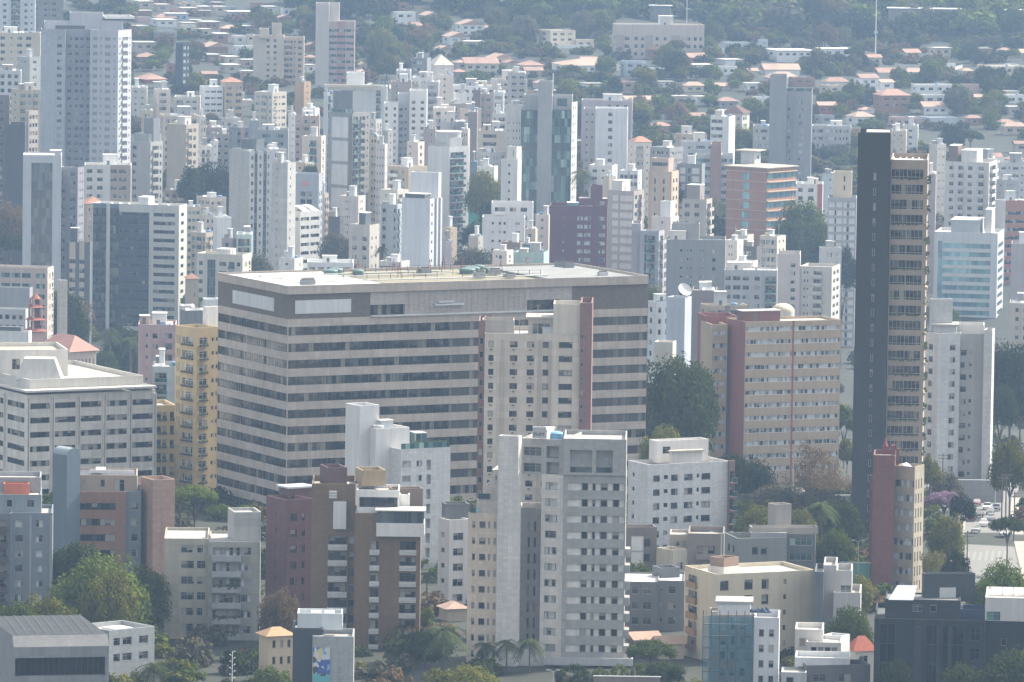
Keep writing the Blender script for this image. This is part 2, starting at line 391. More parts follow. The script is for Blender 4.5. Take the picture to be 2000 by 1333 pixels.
def clutter(v, items):
    a, b, z = v.a, v.b, v.rz
    for it in items:
        k = it[0]
        if k == 'e':                # roof room: u0 u1 v0 v1 height colour
            _, u0, u1, v0, v1, h, col = it[:7]; mb = MB(); m = wall(C[col]) if isinstance(col, str) else col
            x0, x1, y0, y1 = u0*a, u1*a, v0*b, v1*b
            mb.box(x0, x1, y0, y1, z+.003, z+h, m); mb.box(x0-.15, x1+.15, y0-.15, y1+.15, z+h+.003, z+h+.2, roofm(ROOFW))
            if h > 2.2 and x1-x0 > 2.5: mb.box(x0+.3*(x1-x0), x0+.3*(x1-x0)+.9, y0-.02, y0+.1, z+.3, z+2.1, plain((.1,.1,.1), .6, 0, 'door'))
            mb.build('lift_house', v.root, v.M)
        elif k == 't':              # round water tank
            _, u, w_, r, h = it[:5]; mb = MB(); m = plain(it[5] if len(it) > 5 else (.08,.2,.36), .5, 0, 'tank')
            mb.tube((u*a, w_*b, z+.003), (u*a, w_*b, z+h*.75), r, r*1.08, m, 14, False); mb.dome((u*a, w_*b, z+h*.75), r*1.12, h*.25, m)
            mb.build('water_tank', v.root, v.M)
        elif k == 'p':              # row of tilted panels: u, v, n, du, dv
            _, u, w_, n_, du, dv = it[:6]
            for i in range(n_):
                mb = MB(); x, y = (u+du*i)*a, (w_+dv*i)*b; m = plain((.72,.73,.74), .25, .2, 'panel')
                mb.box(x, x+.08, y+1.4, y+1.5, z+.003, z+1.25, ALU); mb.box(x+1.9, x+1.98, y+1.4, y+1.5, z+.003, z+1.25, ALU)
                mb.poly([(x, y, z+.35), (x+2, y, z+.35), (x+2, y+1.6, z+1.35), (x, y+1.6, z+1.35)], m)
                mb.poly([(x, y, z+.30), (x, y+1.6, z+1.30), (x+2, y+1.6, z+1.30), (x+2, y, z+.30)], m)
                mb.build('solar_panel', v.root, v.M)
        elif k == 'm':              # mast
            _, u, w_, h = it[:4]; mb = MB(); mb.tube((u*a, w_*b, z), (u*a, w_*b, z+h), .09, .05, ALU, 6)
            for q in (.7, .82, .94): mb.box(u*a-.6, u*a+.6, w_*b-.03, w_*b+.03, z+h*q, z+h*q+.06, ALU)
            mb.build('antenna', v.root, v.M)
        elif k == 'x':              # plain box with name: u0 u1 v0 v1 z0 z1 name mat
            _, u0, u1, v0, v1, h0, h1, nm, m = it; mb = MB(); mb.box(u0*a, u1*a, v0*b, v1*b, z+h0+.003, z+h1, m if not isinstance(m, str) else wall(C[m])); mb.build(nm, v.root, v.M)
        elif k == 'd':              # satellite dish
            _, u, w_, r = it; mb = MB(); m = plain((.62,.62,.6), .5, 0, 'dish'); c = Vector((u*a, w_*b, z+r*1.3)); ax = Vector((-.5, -.6, .62)).normalized()
            uu = ax.orthogonal().normalized(); ww = ax.cross(uu); rings = []
            for j in range(5):
                rr = r*j/4; rings.append([tuple(c + ax*(.35*rr*rr/r) + (uu*math.cos(t)+ww*math.sin(t))*rr) for t in [2*math.pi*i/16 for i in range(16)]])
            for j in range(4):
                for i in range(16): mb.poly([rings[j][i], rings[j][(i+1) % 16], rings[j+1][(i+1) % 16], rings[j+1][i]], m)
            mb.tube((u*a, w_*b, z), tuple(c), .12, .1, ALU, 6); mb.build('satellite_dish', v.root, v.M)
        elif k == 'r':              # pitched tile roof over the whole top: overhang, rise
            _, oh, rise = it[:3]; m = it[3] if len(it) > 3 else roofm(TILE, 't'); mb = MB(); zt = v.zt+.01
            x0, x1, y0, y1 = -oh, a+oh, -oh, b+oh; hip = min(x1-x0, y1-y0)/2*(0 if len(it) > 4 else 1)
            if x1-x0 >= y1-y0: A_, B_ = (x0+hip*.8, (y0+y1)/2, zt+rise), (x1-hip*.8, (y0+y1)/2, zt+rise)
            else: A_, B_ = ((x0+x1)/2, y0+hip*.8, zt+rise), ((x0+x1)/2, y1-hip*.8, zt+rise)
            c0, c1, c2, c3 = (x0,y0,zt), (x1,y0,zt), (x1,y1,zt), (x0,y1,zt)
            if x1-x0 >= y1-y0: fs = [(c0,c1,B_,A_), (c1,c2,B_), (c2,c3,A_,B_), (c3,c0,A_)]
            else: fs = [(c0,c1,A_), (c1,c2,B_,A_), (c2,c3,B_), (c3,c0,A_,B_)]
            for f in fs: mb.poly(f, m)
            mb.poly([c3, c2, c1, c0], m); mb.build('tiled_roof', v.root, v.M)
def bld(name, label, cat, D, xl, xc, xr, yt, th=None, short=None, group=None, **k):
    wl, wr = xc-xl, xr-xc
    if th is None: th = 5 if wl <= 0 else max(9, min(81, math.degrees(math.atan2(wl, wr))))
    v = vol((name, label, cat, group), D, xl, xc, xr, yt, th, **k)
    ANCH.append((short or None, (xl+xr)/2, yt, xl, xr)); v.D = D; return v
# ---------------------------------------------------------------- near blocks, from the photo's front to the valley
def box_on(v, name, x0, x1, y0, y1, z0, z1, m):
    mb = MB(); mb.box(x0, x1, y0, y1, z0, z1, m); return mb.build(name, v.root, v.M)
# 1 the long banded office block
v = bld('office_block', 'long office block with pale and dark horizontal bands and a flat roof', 'office building', 1430, 426, 562, 1265, 624, 27, short='the long banded office block',
        L='R1 R1 R1', R=' '.join(['R1']*9), fh=3.6, ph=.0, col=(.47,.415,.365), kd='k', yb=1012, gl='ribbon', fr=DFR, wv=dict(R=(.0,.52)), rp=False, near=True, rec=.25)
MAINV = v; r = v.root
bz = v.zt
v2 = vol(r, 1430, 426, 562, 1265, 576, 27, L='.1', R='.225 Q.095c .34d Q.095c .03c .215', fh=5.4, ph=.0, col=(.17,.14,.12), kd='b', yb=624, gl='ribbon', fr=DFR, rp=False, part='top_band',
         wv=dict(Q=(.06,.48)), rec=.9, pal=dict(c=(.48,.44,.42), d=((.44,.40,.37))), rows=(0,1), near=True)
v3 = vol(r, 1429.4, 424, 562, 1267, 559, 27, fh=5, ph=1.0, col=(.46,.40,.35), kd='k', yb=576, roof=roofm((.26,.25,.22)), part='cornice')
for (x0, x1, sd) in ((.25*v2.b, .78*v2.b, 'L'), (.02*v2.a, .172*v2.a, 'R')):
    m = wall((.6,.62,.63))
    if sd == 'L': box_on(v2, 'blank_panel', -.12, -.003, x0*.75, x1, 1.1, 4.0, m)
    else: box_on(v2, 'blank_panel', x0, x1, -.12, -.003, 1.1, 4.0, m)
box_on(v2, 'ledge', .228*v2.a, .79*v2.a, -.7, -.003, -.02, .28, wall(C['pale']))
for i in range(46):
    x = (.322 + .337*i/46)*v2.a; 
    if i % 2: box_on(v2, 'rib', x, x+.22, -.08, -.003, .5, 5.2, v2.pal['d'])
box_on(v2, 'duct', .40*v2.a, .48*v2.a, -.8, -.1, 2.0, 2.4, wall(C['pale'])); box_on(v2, 'duct', .41*v2.a, .45*v2.a, -.8, -.1, 2.6, 3.0, wall(C['pale']))
rz = v3.rz
box_on(v3, 'roof_sheet', .30*v3.a, .72*v3.a, 1, v3.b-1, rz+.004, rz+.3, roofm((.27,.25,.19)))
box_on(v3, 'roof_sheet', .02*v3.a, .28*v3.a, .6, v3.b-1, rz+.004, rz+.5, roofm((.66,.65,.62))); box_on(v3, 'roof_sheet', .74*v3.a, .985*v3.a, .6, v3.b-1, rz+.004, rz+.5, roofm((.26,.265,.265)))
RED = plain((.22,.05,.045), .6, 0, 'red_paint'); IRON = plain((.10,.09,.085), .7, .3, 'iron')
for u, w_, r_ in ((.27,.78,1.9), (.30,.86,1.9), (.335,.72,1.5), (.62,.62,2.1), (.65,.7,2.1), (.685,.6,1.7), (.69,.8,1.5)):
    clutter(v3, [('t', u, w_, r_*.8, 1.7, (.09,.16,.155))])
for (u0, u1, w_) in ((.24,.50,.45), (.56,.78,.40), (.30,.72,.9), (.45,.7,.6)):
    mb = MB(); n_ = int((u1-u0)*v3.a/2.6)
    for i in range(n_+1):
        x = (u0+(u1-u0)*i/n_)*v3.a; mb.box(x, x+.09, w_*v3.b, w_*v3.b+.09, rz, rz+1.5, IRON)
    for h in (.7, 1.45): mb.box(u0*v3.a, u1*v3.a, w_*v3.b+.02, w_*v3.b+.07, rz+h, rz+h+.06, IRON)
    mb.build('roof_railing', r, v3.M)
for u, w_ in ((.36,.85), (.405,.5), (.45,.8), (.52,.65), (.60,.85), (.645,.8), (.70,.55)):
    mb = MB(); x, y = u*v3.a, w_*v3.b
    for dx in (-.5, .5):
        mb.tube((x+dx, y, rz), (x, y, rz+3.6), .08, .05, RED, 5)
    for h in (1.2, 2.2): mb.box(x-.4, x+.45, y-.08, y+.08, rz+h, rz+h+.12, RED)
    mb.build('antenna', r, v3.M)
q = random.Random(12)
for i in range(9):
    u, vv = q.uniform(.05, .95), q.uniform(.1, .85); x, y = u*v3.a, vv*v3.b; mb = MB(); w_, h_ = q.uniform(1, 3.5), q.uniform(.7, 1.5)
    mb.box(x, x+w_, y, y+q.uniform(1, 2), rz+.55, rz+.55+h_, wall(C[q.choice(['grey', 'lgrey', 'taupe', 'mgrey'])])); mb.box(x+.2, x+w_-.2, y+.2, y+.8, rz+.553+h_, rz+.8+h_, IRON); mb.build('roof_unit', r, v3.M)
for vv in (.25, .55, .72):
    mb = MB(); mb.tube((.06*v3.a, vv*v3.b, rz+.75), (q.uniform(.5, .9)*v3.a, vv*v3.b, rz+.75), .14, .14, ALU, 6); mb.build('roof_pipe', r, v3.M)
for u in (.01, .035, .06): clutter(v3, [('m', .005, u*12, 2.2)])
mb = MB(); m = wall(C['dgrey'])
mb.box(1.5, v.a-1.5, 1.5, v.b-1.5, -.5-(v.W.translation.z - gz(0, 1430)) - 2, -.01, m); mb.build('ground_storey', r, v.M)
# 2 pale tower in front of it with maroon strips
v = bld('apartment_tower', 'cream tower with maroon side strips standing in front of the banded office block', 'apartment building', 1374, 947, 947, 1134, 651, 4, short='the cream tower with maroon strips',
        R='.04 C.055 .17 C.08 .10 C.075 .09 W.075 .095 W.14 .085', fh=2.9, ph=1.05, col=(.56,.50,.43), kd='k', dep=18, near=True, wv=dict(C=(.36,.80), W=(.38,.80)), fr=DFR)
r = v.root
for x in (.19, .57, .68): box_on(v, 'pier', x*v.a-.22, x*v.a+.22, -.35, -.003, v.zb, v.zt-1.2, wall((.44,.39,.34), 'k'))
vol(r, 1376, 935, 935, 947.5, 627, 4, R='.2 W.6 .2', fh=2.9, ph=2.9, col='rose', pal={'': wall((.27,.15,.13), 'b')}, dep=12, part='side_strip')
vol(r, 1373, 1133.6, 1133.6, 1157, 592, 4, R='.1 S.2 .7', fh=2.9, ph=6, col=(.27,.15,.13), kd='b', dep=14, part='side_strip')
vol(r, 1374.5, 1081, 1081, 1133.4, 594, 4, R='.1', col=(.60,.55,.47), dep=9, yb=655, part='lift_house')
vol(r, 1378, 1032, 1032, 1116, 622, 4, R='.1 T.4 .1 T.2 .2', fh=3, ph=.5, col=(.5,.46,.41), dep=8, yb=655, part='penthouse', roof=roofm((.5,.46,.4)), lip=.5, gl='mirror')
vol(r, 1376, 942, 942, 1004, 625, 4, col=(.36,.33,.30), kd='k', dep=6, yb=652, part='tank_house')
clutter(v, [('m', .55, .1, 7), ('m', .36, .2, 4), ('e', .60, .73, .2, .5, 1.8, 'white')])
# 3 white stepped tower in front
v = bld('apartment_tower', 'tall white and grey tower in the foreground with stepped terraces on its left', 'apartment building', 1180, 1101, 1101, 1223, 928, 6, short='the white foreground tower',
        R='.06 X.22 W.09 X.07 N.045 X.08 W.10 X.085 W.095 X.08 .02', fh=2.91, ph=.25, col=(.385,.38,.37), kd='t', pal={'x': wall((.80,.78,.74), 't')}, dep=16, near=True,
        wv=dict(X=(.14,.60), W=(.14,.60), N=(.14,.60)), fr=ALU, rows=(0, 12), rec=.3)
r = v.root
for i in range(4, 12):
    z = v.zt-.25-i*2.91; box_on(v, 'balcony_slab', v.a-.02, v.a+.9, .4, 4, z-2.8, z-1.3, v.pal[''])
vol(r, 1179.6, 1101, 1101, 1223.6, 857, 6, R='.1 O.33 .06 O.25 .2', fh=5.6, ph=.9, col=(.39,.385,.375), kd='t', dep=15, yb=928, wv=dict(O=(.08,.80)), od=2.6, pal={'o': 'white'}, part='penthouse')
vt = vol(r, 1182.5, 1019, 1019, 1101.5, 856, -14, R='.05 W.42 .12 O.3 .11', fh=2.9, ph=.8, col=(.43,.42,.405), kd='t', dep=14, yb=926, wv=dict(W=(.2,.75), O=(.1,.85)), od=2.2, pal={'o': 'white'}, part='penthouse', gl='mirror')
for u0, u1, vv, dx in ((.11,.44,v,0), (.5,.76,v,0)):
    mb = MB(); mb.box(u0*v.a, u1*v.a, -.02, .03, .0, 1.0, glass('mirror')); o = mb.build('railing', r, v.M @ Matrix.Translation((0, .06, v.zt+.45)))
v3 = vol(r, 1181.6, 1058, 1058, 1101.2, 926, -18, R='.18 W.16 X.02 W.36 .28', fh=2.91, ph=.2, col=(.74,.70,.65), kd='t', dep=14, wv=dict(W=(.14,.58), X=(.14,.58)), near=True, rows=(0, 12), part='wing', gl='curtain')
vol(r, 1188, 1016, 1016, 1061, 992, 0, R='.35 N.12 .16 N.12 .3', fh=2.91, ph=2, col=(.54,.52,.5), kd='t', dep=8, part='stairwell')
vol(r, 1177.5, 973.5, 1013, 1019.5, 853, 72, L='.1', R='.1', col=(.68,.66,.63), kd='t', part='stair_tower')
v6 = vol(r, 1180.5, 914.5, 914.5, 974, 1002, -10, R='.13 S.10 .12 W.2 .08 N.07 .1 N.09 .06', fh=2.91, ph=.35, col=(.66,.56,.45), kd='t', dep=14, wv=dict(W=(.2,.62), S=(.2,.62), N=(.2,.62)), near=True, part='stepped_wing')
for x0, yt_ in ((931, 975), (947, 948), (956, 938), (961, 918)):
    vol(r, 1181, x0, x0, 974, yt_, -8, R='.5 S.3 .2', fh=2.9, ph=.3, col=(.58,.53,.48), kd='t', dep=9, yb=1004, part='terrace_storey')
for x0, x1, y_ in ((918, 938, 1002), (934, 957, 975)):
    P = at(x0, y_, 1180.2); Q = at(x1, y_, 1180.2); mb = MB(); mb.box(0, Q.x-P.x, 0, .05, 0, 1.0, glass('green')); mb.build('railing', r, ROOTM[r.name].inverted() @ Matrix.Translation(P))
vb = vol(r, 1177, 1062, 1062, 1236, 1284, 6, R='.1', col=(.5,.51,.52), dep=18, yb=1299, part='podium_slab')
vol(r, 1179, 1066, 1066, 1150, 1296, 6, R='T.3 .1 T.3 .3', fh=3, ph=.1, col=(.3,.3,.31), dep=14, part='lobby', yb=1345)
vol(r, 1179, 968, 968, 1064, 1262, 3, R='.1 W.1 .2 W.2 .3', fh=4, ph=.3, col=(.52,.50,.49), dep=14, part='lobby')
clutter(vt, [('t', .6, .4, 1.4, 1.6, (.12,.3,.5)), ('e', .35, .55, .1, .5, 2.0, 'off'), ('m', .2, .3, 3)])
SIGN = bpy.data.curves.new('sign_text', 'FONT'); SIGN.body = 'PHM'; SIGN.size = 1.6; SIGN.extrude = .03
so_ = bpy.data.objects.new('tmp', SIGN); COL.objects.link(so_); dg = bpy.context.evaluated_depsgraph_get(); me = bpy.data.meshes.new_from_object(so_.evaluated_get(dg))
bpy.data.objects.remove(so_); me.materials.clear(); me.materials.append(plain((.08,.09,.11), .5, 0, 'lettering'))
P = at(1040, 856, 1181); Q = ROOTM[r.name].inverted()
mb = MB(); mb.box(0, 2.5, 0, .6, 0, 2.0, wall(C['lgrey'])); mb.build('sign_block', r, Q @ Matrix.Translation(P))
link('sign_letters', me, r, Q @ Matrix.Translation(P + Vector((.12, -.04, .35))) @ Matrix.Rotation(math.pi/2, 4, 'X') @ Matrix.Scale(.62, 4))
# 4 grey concrete tower with balconies
v = bld('apartment_tower', 'grey concrete tower in the foreground with a column of deep balconies', 'apartment building', 1211, 321, 321, 407.5, 1052, 3, short='the grey concrete foreground tower',
        R='.38 W.3 .06 W.2 .06', fh=2.9, ph=.6, col=(.38,.35,.285), kd='k', dep=17, near=True, wv=dict(W=(.3,.8)), fr=ALU)
r = v.root
v2 = vol(r, 1210, 407.5, 407.5, 508, 1058, 3, R='.08 B.55 W.2 .17', fh=2.9, ph=.5, col=(.32,.315,.28), kd='k', pal={'B': wall((.33,.34,.35))}, dep=16, near=True, bd=1.5, bh=.95, part='balcony_wing', fr=ALU, gl='curtain')
vol(r, 1213, 445, 458, 510, 1001, 12, R='.05 S.15 .7', fh=6, ph=.6, col=(.38,.38,.37), kd='k', yb=1060, part='lift_house')
q = random.Random(3); lf = leafm((.05,.08,.035), 'planter_leaves')
for i in (2, 4, 5, 7, 9):
    mb = MB(); z = v2.zt-.5-i*2.9-2.9+1.05
    for j in range(60):
        x = q.uniform(.1, .6)*v2.a; y = -1.4+q.uniform(-.25, .2); s = .2; zz = z+q.uniform(-.5, .35)
        mb.poly([(x-s, y, zz), (x+s, y-.1, zz+.05), (x+s*.6, y+.1, zz+s*1.6), (x-s*.6, y+.1, zz+s*1.2)], lf)
    mb.build('balcony_plants', r, v2.M)
# 5 brown tower with white balconies
BR = (.225,.15,.09)
v = bld('apartment_tower', 'brown brick tower with stacked white balconies and a glazed white rooftop terrace', 'apartment building', 1201, 693, 693, 822, 1002, 4, short='the brown tower with white balconies',
        R='.04 .20 B.13 .32 B.24 .07', fh=2.9, ph=4.6, col=BR, kd='b', pal={'B': 'white'}, dep=15, near=True, bd=.45, bh=.1, wv=dict(B=(.26,.82)), fr=DFR)
r = v.root
for i in range(10):
    z = v.zt-4.6-(i+1)*2.9+.26*2.9
    for u0, u1 in ((.24,.37), (.69,.93)):
        for k_ in range(3): box_on(v, 'balcony_band', u0*v.a-.12, u1*v.a+.12, -.5, -.003, z-.85+k_*.27, z-.85+k_*.27+.22, v.pal['B'])
v1 = vol(r, 1207, 609, 609, 694, 945, -3, R='.40 B.42 .04 W.14', fh=2.9, ph=9, col=BR, kd='b', pal={'B': 'white'}, dep=14, near=True, bd=.9, bh=.1, wv=dict(B=(.26,.82), W=(.3,.8)), part='rear_wing', fr=DFR)
for i in range(11):
    z = v1.zt-9-(i+1)*2.9+.26*2.9
    for k_ in range(3): box_on(v1, 'balcony_band', .40*v1.a-.1, .82*v1.a+.1, -1.0, -.003, z-.95+k_*.3, z-.95+k_*.3+.24, v1.pal['B'])
box_on(v1, 'white_screen', .50*v1.a, .80*v1.a, -.9, -.003, v1.zt-8.2, v1.zt-3.2, wall(C['white']))
for k_ in range(3): box_on(v1, 'balcony_band', .4*v1.a, .58*v1.a, -.5, -.003, v1.zt-1.6-k_*.5, v1.zt-1.25-k_*.5, wall(C['white']))
v3 = vol(r, 1204, 697, 697, 780, 957, 2, R='.06 R.9 .04', fh=3.4, ph=.7, col='white', dep=9, yb=1004, part='penthouse', wv=dict(R=(.28,.82)), fr=DFR, gl='ribbon')
vol(r, 1206, 780, 780, 800, 966, 2, col='white', dep=8, yb=1004, part='penthouse')
v4 = vol(r, 1199.4, 735, 735, 829, 1022, 4, col='white', dep=7, yb=1048, part='terrace_parapet', lip=0)
for i in range(4): box_on(v4, 'mullion', v4.a*(.02+i*.31), v4.a*(.02+i*.31)+.12, .1, .22, v4.zt, v4.zt+2.2, DFR)
box_on(v4, 'glazing', .1, v4.a-.1, .25, .3, v4.zt, v4.zt+2.1, glass('mirror')); box_on(v4, 'canopy', -.2, v4.a+.2, -.2, 6, v4.zt+2.2, v4.zt+2.4, roofm((.6,.6,.55)))
vol(r, 1207, 694, 708, 754, 919, 15, col=(.36,.28,.18), yb=950, part='lift_house'); vol(r, 1212, 625, 640, 678, 914, 15, col=(.14,.08,.08), kd='b', yb=950, part='lift_house')
vol(r, 1208, 760, 765, 826, 955, 10, col=(.2,.15,.12), yb=1004, part='rear_block')
# 6 maroon block left of it
v = bld('apartment_building', 'dark maroon brick block squeezed between the grey and the brown foreground towers', 'apartment building', 1228, 520, 562, 611, 977, 32, short='the dark maroon block',
        L='.45 S.05 .5', R='.12 W.25 .2 W.12 .3', fh=3., ph=2, col=(.155,.075,.072), kd='b', near=True, fr=DFR, roof=roofm((.25,.25,.27)))
vol(v.root, 1236, 545, 565, 611, 955, 32, col=(.155,.075,.072), kd='b', yb=985, part='penthouse', roof=roofm((.5,.52,.55)), lip=.4)
# 7 mural building
v = bld('commercial_building', 'small charcoal and grey building with a tall colourful pool mural', 'commercial building', 1112, 629, 629, 691, 1243, 2, short='the mural building', R='.1', col=(.40,.41,.42), kd='t', dep=10)
r = v.root
vol(r, 1113, 572, 572, 629.5, 1227, 2, col=(.045,.055,.065), dep=10, part='dark_wing'); vm = vol(r, 1115, 581, 581, 669, 1198, 2, R='.1', col=(.58,.62,.65), dep=6, yb=1230, part='white_volume')
box_on(v, 'grey_front', -1.6, -.003, -.1, 2, v.zb, v.zt-.0, wall((.40,.41,.42), 't'))
m, n, l, b = newmat('mural'); tc = n.new('ShaderNodeTexCoord').outputs['Object']
vo = n.new('ShaderNodeTexVoronoi'); vo.inputs['Scale'].default_value = 1.4; l.new(mapping(n, l, tc, (1, 1, .8)), vo.inputs['Vector'])
sx = n.new('ShaderNodeSeparateColor'); l.new(vo.outputs['Color'], sx.inputs[0])
rp = ramp(n, l, sx.outputs[0], [(0, (.05,.1,.35)), (.25, (.55,.58,.6)), (.42, (.06,.07,.09)), (.58, (.2,.35,.6)), (.75, (.6,.52,.2)), (.88, (.62,.6,.58))]); rp.color_ramp.interpolation = 'CONSTANT'
sz = n.new('ShaderNodeSeparateXYZ'); l.new(tc, sz.inputs[0])
lo = mixc(n, l, math_(n, l, 'LESS_THAN', math_(n, l, 'ADD', sz.outputs[2], math_(n, l, 'MULTIPLY', sx.outputs[1], .8)), 3.3), rp.outputs[0], (.12,.42,.46))
l.new(lo, b.inputs['Base Color']); b.inputs['Roughness'].default_value = .5
mb = MB(); mb.box(0, 2.9, -.05, -.003, 0, 7.4, m); mb.build('mural', r, v.M @ Matrix.Translation((-1.5, -.1, v.zt-9.3)))
for i in range(2): box_on(vm, 'skylight', (.3+i*.3)*vm.a, (.52+i*.3)*vm.a, 1, 4, vm.rz, vm.rz+.9, plain((.7,.74,.76), .2, 0, 'skylight'))
# 8 small beige house with tile roof
v = bld('house', 'small beige house with an orange tiled roof beside the mural building', 'house', 1150, 506, 524, 572, 1243, 25, short='the beige tiled house', L='.1', R='.2 W.15 .2 W.15 .2 W.15 .1', fh=2.9, ph=.2, col=(.52,.43,.31), near=True, extra=[('r', .6, 1.3, roofm((.46,.30,.18), 't'))], rp=False)
# 9 blue grey building at the left edge
v = bld('apartment_building', 'blue grey apartment block at the left edge with a dark balcony column', 'apartment building', 1240, 21, 21, 102.5, 1002, 2, short='the blue grey block', R='.1 W.2 .3 W.18 .22', fh=2.82, ph=.8, col=(.17,.20,.235), dep=14, near=True, pal={'': wall((.185,.215,.25))}, gl='curtain')
r = v.root
vol(r, 1239, -30, -30, 21, 1004, 2, R='.1 B.75 .15', fh=2.82, ph=.6, col=(.15,.16,.19), pal={'B': wall((.09,.07,.075))}, dep=13, part='balcony_wing', near=True)
for x in (21, 59.5, 99): P = at(x, 1002, 1239.7); mb = MB(); mb.box(-.18, .18, -.15, .0, v.zb, v.zt-.5, wall((.33,.34,.34))); mb.build('pier', r, v.M @ Matrix.Translation((P.x-v.W.translation.x, 0, 0)))
vol(r, 1243, -30, -30, 81, 966, 2, R='.3 W.08 .2 W.1 .1', fh=2.9, ph=.4, col=(.21,.245,.28), dep=12, yb=1003, part='penthouse', roof=roofm((.55,.52,.48)))
vol(r, 1249, -30, -30, 80, 932, 2, col=(.30,.31,.33), dep=10, yb=972, part='upper_storey', roof=roofm((.5,.48,.45))); vol(r, 1246, 7, 7, 57, 945, 2, col=(.42,.13,.07), dep=3, yb=968, part='tank_box')
# 10 curved blue tower + brown front + pink slab
v = bld('apartment_building', 'brown block with a round topped blue tower and a blank pink slab', 'apartment building', 1290, 143, 143, 246, 960, -2, short='the brown block with the blue tower', R='.05 R.46 R.30 .19', fh=3.07, ph=1.6, col=(.29,.165,.12), kd='t', dep=16, near=True, wv=dict(R=(.33,.78)), gl='dark', fr=DFR)
r = v.root
vb = vol(r, 1288, 103, 131, 157, 890, 40, col=(.14,.18,.215), part='round_topped_tower', rp=False)
mb = MB(); n_ = 12; hw = vb.a/2; pts = [(hw - hw*math.cos(math.pi*i/n_), 0, vb.zt + hw*.85*math.sin(math.pi*i/n_)) for i in range(n_+1)]
back = [(p[0], vb.b, p[2]) for p in pts]; mb.poly(pts[::-1], vb.pal['']); mb.poly(back, vb.pal['']); m = plain((.26,.31,.35), .45, 0, 'curved_cap')
for i in range(n_): mb.poly([pts[i], pts[i+1], back[i+1], back[i]], m)
mb.build('round_cap', r, vb.M)
vol(r, 1292, 143, 143, 268, 928, -2, R='.12 S.06 .25 W.07 .15 T.16 .2', fh=3, ph=.3, col=(.36,.28,.22), dep=12, yb=961, part='penthouse', roof=roofm((.1,.1,.11)))
vol(r, 1291, 246, 246, 276, 960, 3, R='.35 W.45 .2', fh=3.07, ph=1.6, col=(.15,.18,.215), dep=12, part='blue_strip', near=True)
vp = vol(r, 1289, 275, 299, 342, 938, 24, col=(.43,.285,.22), kd='t', part='pink_slab')
box_on(v, 'solar_sheet', v.a*.42, v.a*.6, 4, 9, v.zt+3.6, v.zt+3.8, plain((.75,.76,.78), .3, 0, 'panel')); box_on(v, 'roof_edge', v.a*.3, v.a*1.15, 3, 3.3, v.zt+3.3, v.zt+3.9, wall(C['white']))
# 11 slanted roof hall bottom left
v = bld('civic_building', 'low grey concrete hall with a folded metal roof at the bottom left corner', 'public building', 1100, -24, 27, 213, 1265, 12, short='the bevelled concrete hall', R='.015 R.95 .035', L='.1', fh=4.6, ph=.9, col=(.25,.26,.27), kd='k', wv=dict(R=(.12,.80)), rec=1.2, gl='void', fr=DFR, near=True, rp=False, roof=roofm((.2,.21,.22)))  # near-black panes put the shade of the deep front opening into colour
a, b, z = v.a, v.b, v.zt; mb = MB(); m = roofm((.20,.20,.205)); m2 = roofm((.05,.055,.06))
mb.poly([(0, 0, z+.01), (a, 0, z+.01), (a, 2.0, z+1.7), (0, 2.0, z+1.7)], m); mb.poly([(0, 2.0, z+1.7), (a, 2.0, z+1.7), (a, b, z+.7), (0, b, z+.7)], m2)
mb.poly([(a, 0, z+.01), (a, b, z+.01), (a, b, z+.7), (a, 2, z+1.7)], m); mb.poly([(0, 2, z+1.7), (0, b, z+.7), (0, b, z+.01), (0, 0, z+.01)], v.pal['']); mb.build('bevelled_roof', v.root, v.M)
mb = MB(); SM = roofm((.07,.075,.08))
for i in range(9):
    x = a*(.06+.1*i); mb.poly([(x, 2.2, z+1.76), (x+.35, 2.2, z+1.76), (x+2.2, b, z+.76), (x+1.8, b, z+.76)], SM)
mb.build('roof_seams', v.root, v.M)
v = bld('apartment_building', 'white painted brick building with sheet roof beside the low grey hall', 'apartment building', 1152, 150, 213, 302, 1232, 40, short='the white brick block', R='.1 W.14 .06 W.2 .16 W.2 .14', fh=2.8, ph=.9, col=(.44,.46,.47), kd='b', near=True, roof=roofm((.48,.47,.45)), extra=[('x', .2, .6, .1, .5, 0, .8, 'roof_sheet', roofm((.7,.7,.7)))])
# 12 white slab office left
v = bld('office_building', 'broad white office block with five ribbed window bays and a funnel roof tower', 'office building', 1450, -70, 52, 304, 772, 28, short='the broad white office block',
        R=' '.join(['.09 R.8 .11']*5), L=' '.join(['.1 R.8 .1']*3), fh=3.16, ph=1.3, col=(.70,.67,.61), kd='k', near=True, wv=dict(R=(.4,.8)), gl='dark', fr=DFR)
r = v.root
for i in range(6):
    for d in (-.28, .28): box_on(v, 'rib', v.a*i/5+d-.12-(.3 if i == 5 else -.3 if i == 0 else 0), v.a*i/5+d+.12-(.3 if i == 5 else -.3 if i == 0 else 0), -.45, -.003, v.zb, v.zt-.6, v.pal[''])
for i in range(1, 3): box_on(v, 'rib', -.45, -.003, v.b*i/3-.15, v.b*i/3+.15, v.zb, v.zt-.6, v.pal[''])
vl = vol(r, 1448.8, -72, 52, 307, 764, 28, col=(.62,.60,.56), yb=768, part='eaves', roof=roofm((.55,.53,.48)), rp=False)
vu = vol(r, 1453, -72, 58, 280, 742, 28, col=(.60,.585,.55), yb=766, part='upper_parapet', ph=1, roof=roofm((.46,.43,.37)))
vol(r, 1468, -40, -20, 133, 684, 12, R='.28 W.1 .6', fh=5, ph=1, col=(.62,.60,.57), yb=748, part='penthouse', roof=roofm((.42,.38,.3)))
P = at(30, 742, 1458); mb = MB(); m = wall((.60,.585,.56)); w0, w1, h, d0 = 91/8.93, 60/8.93, 4.6, 7
x0 = (w0-w1)/2
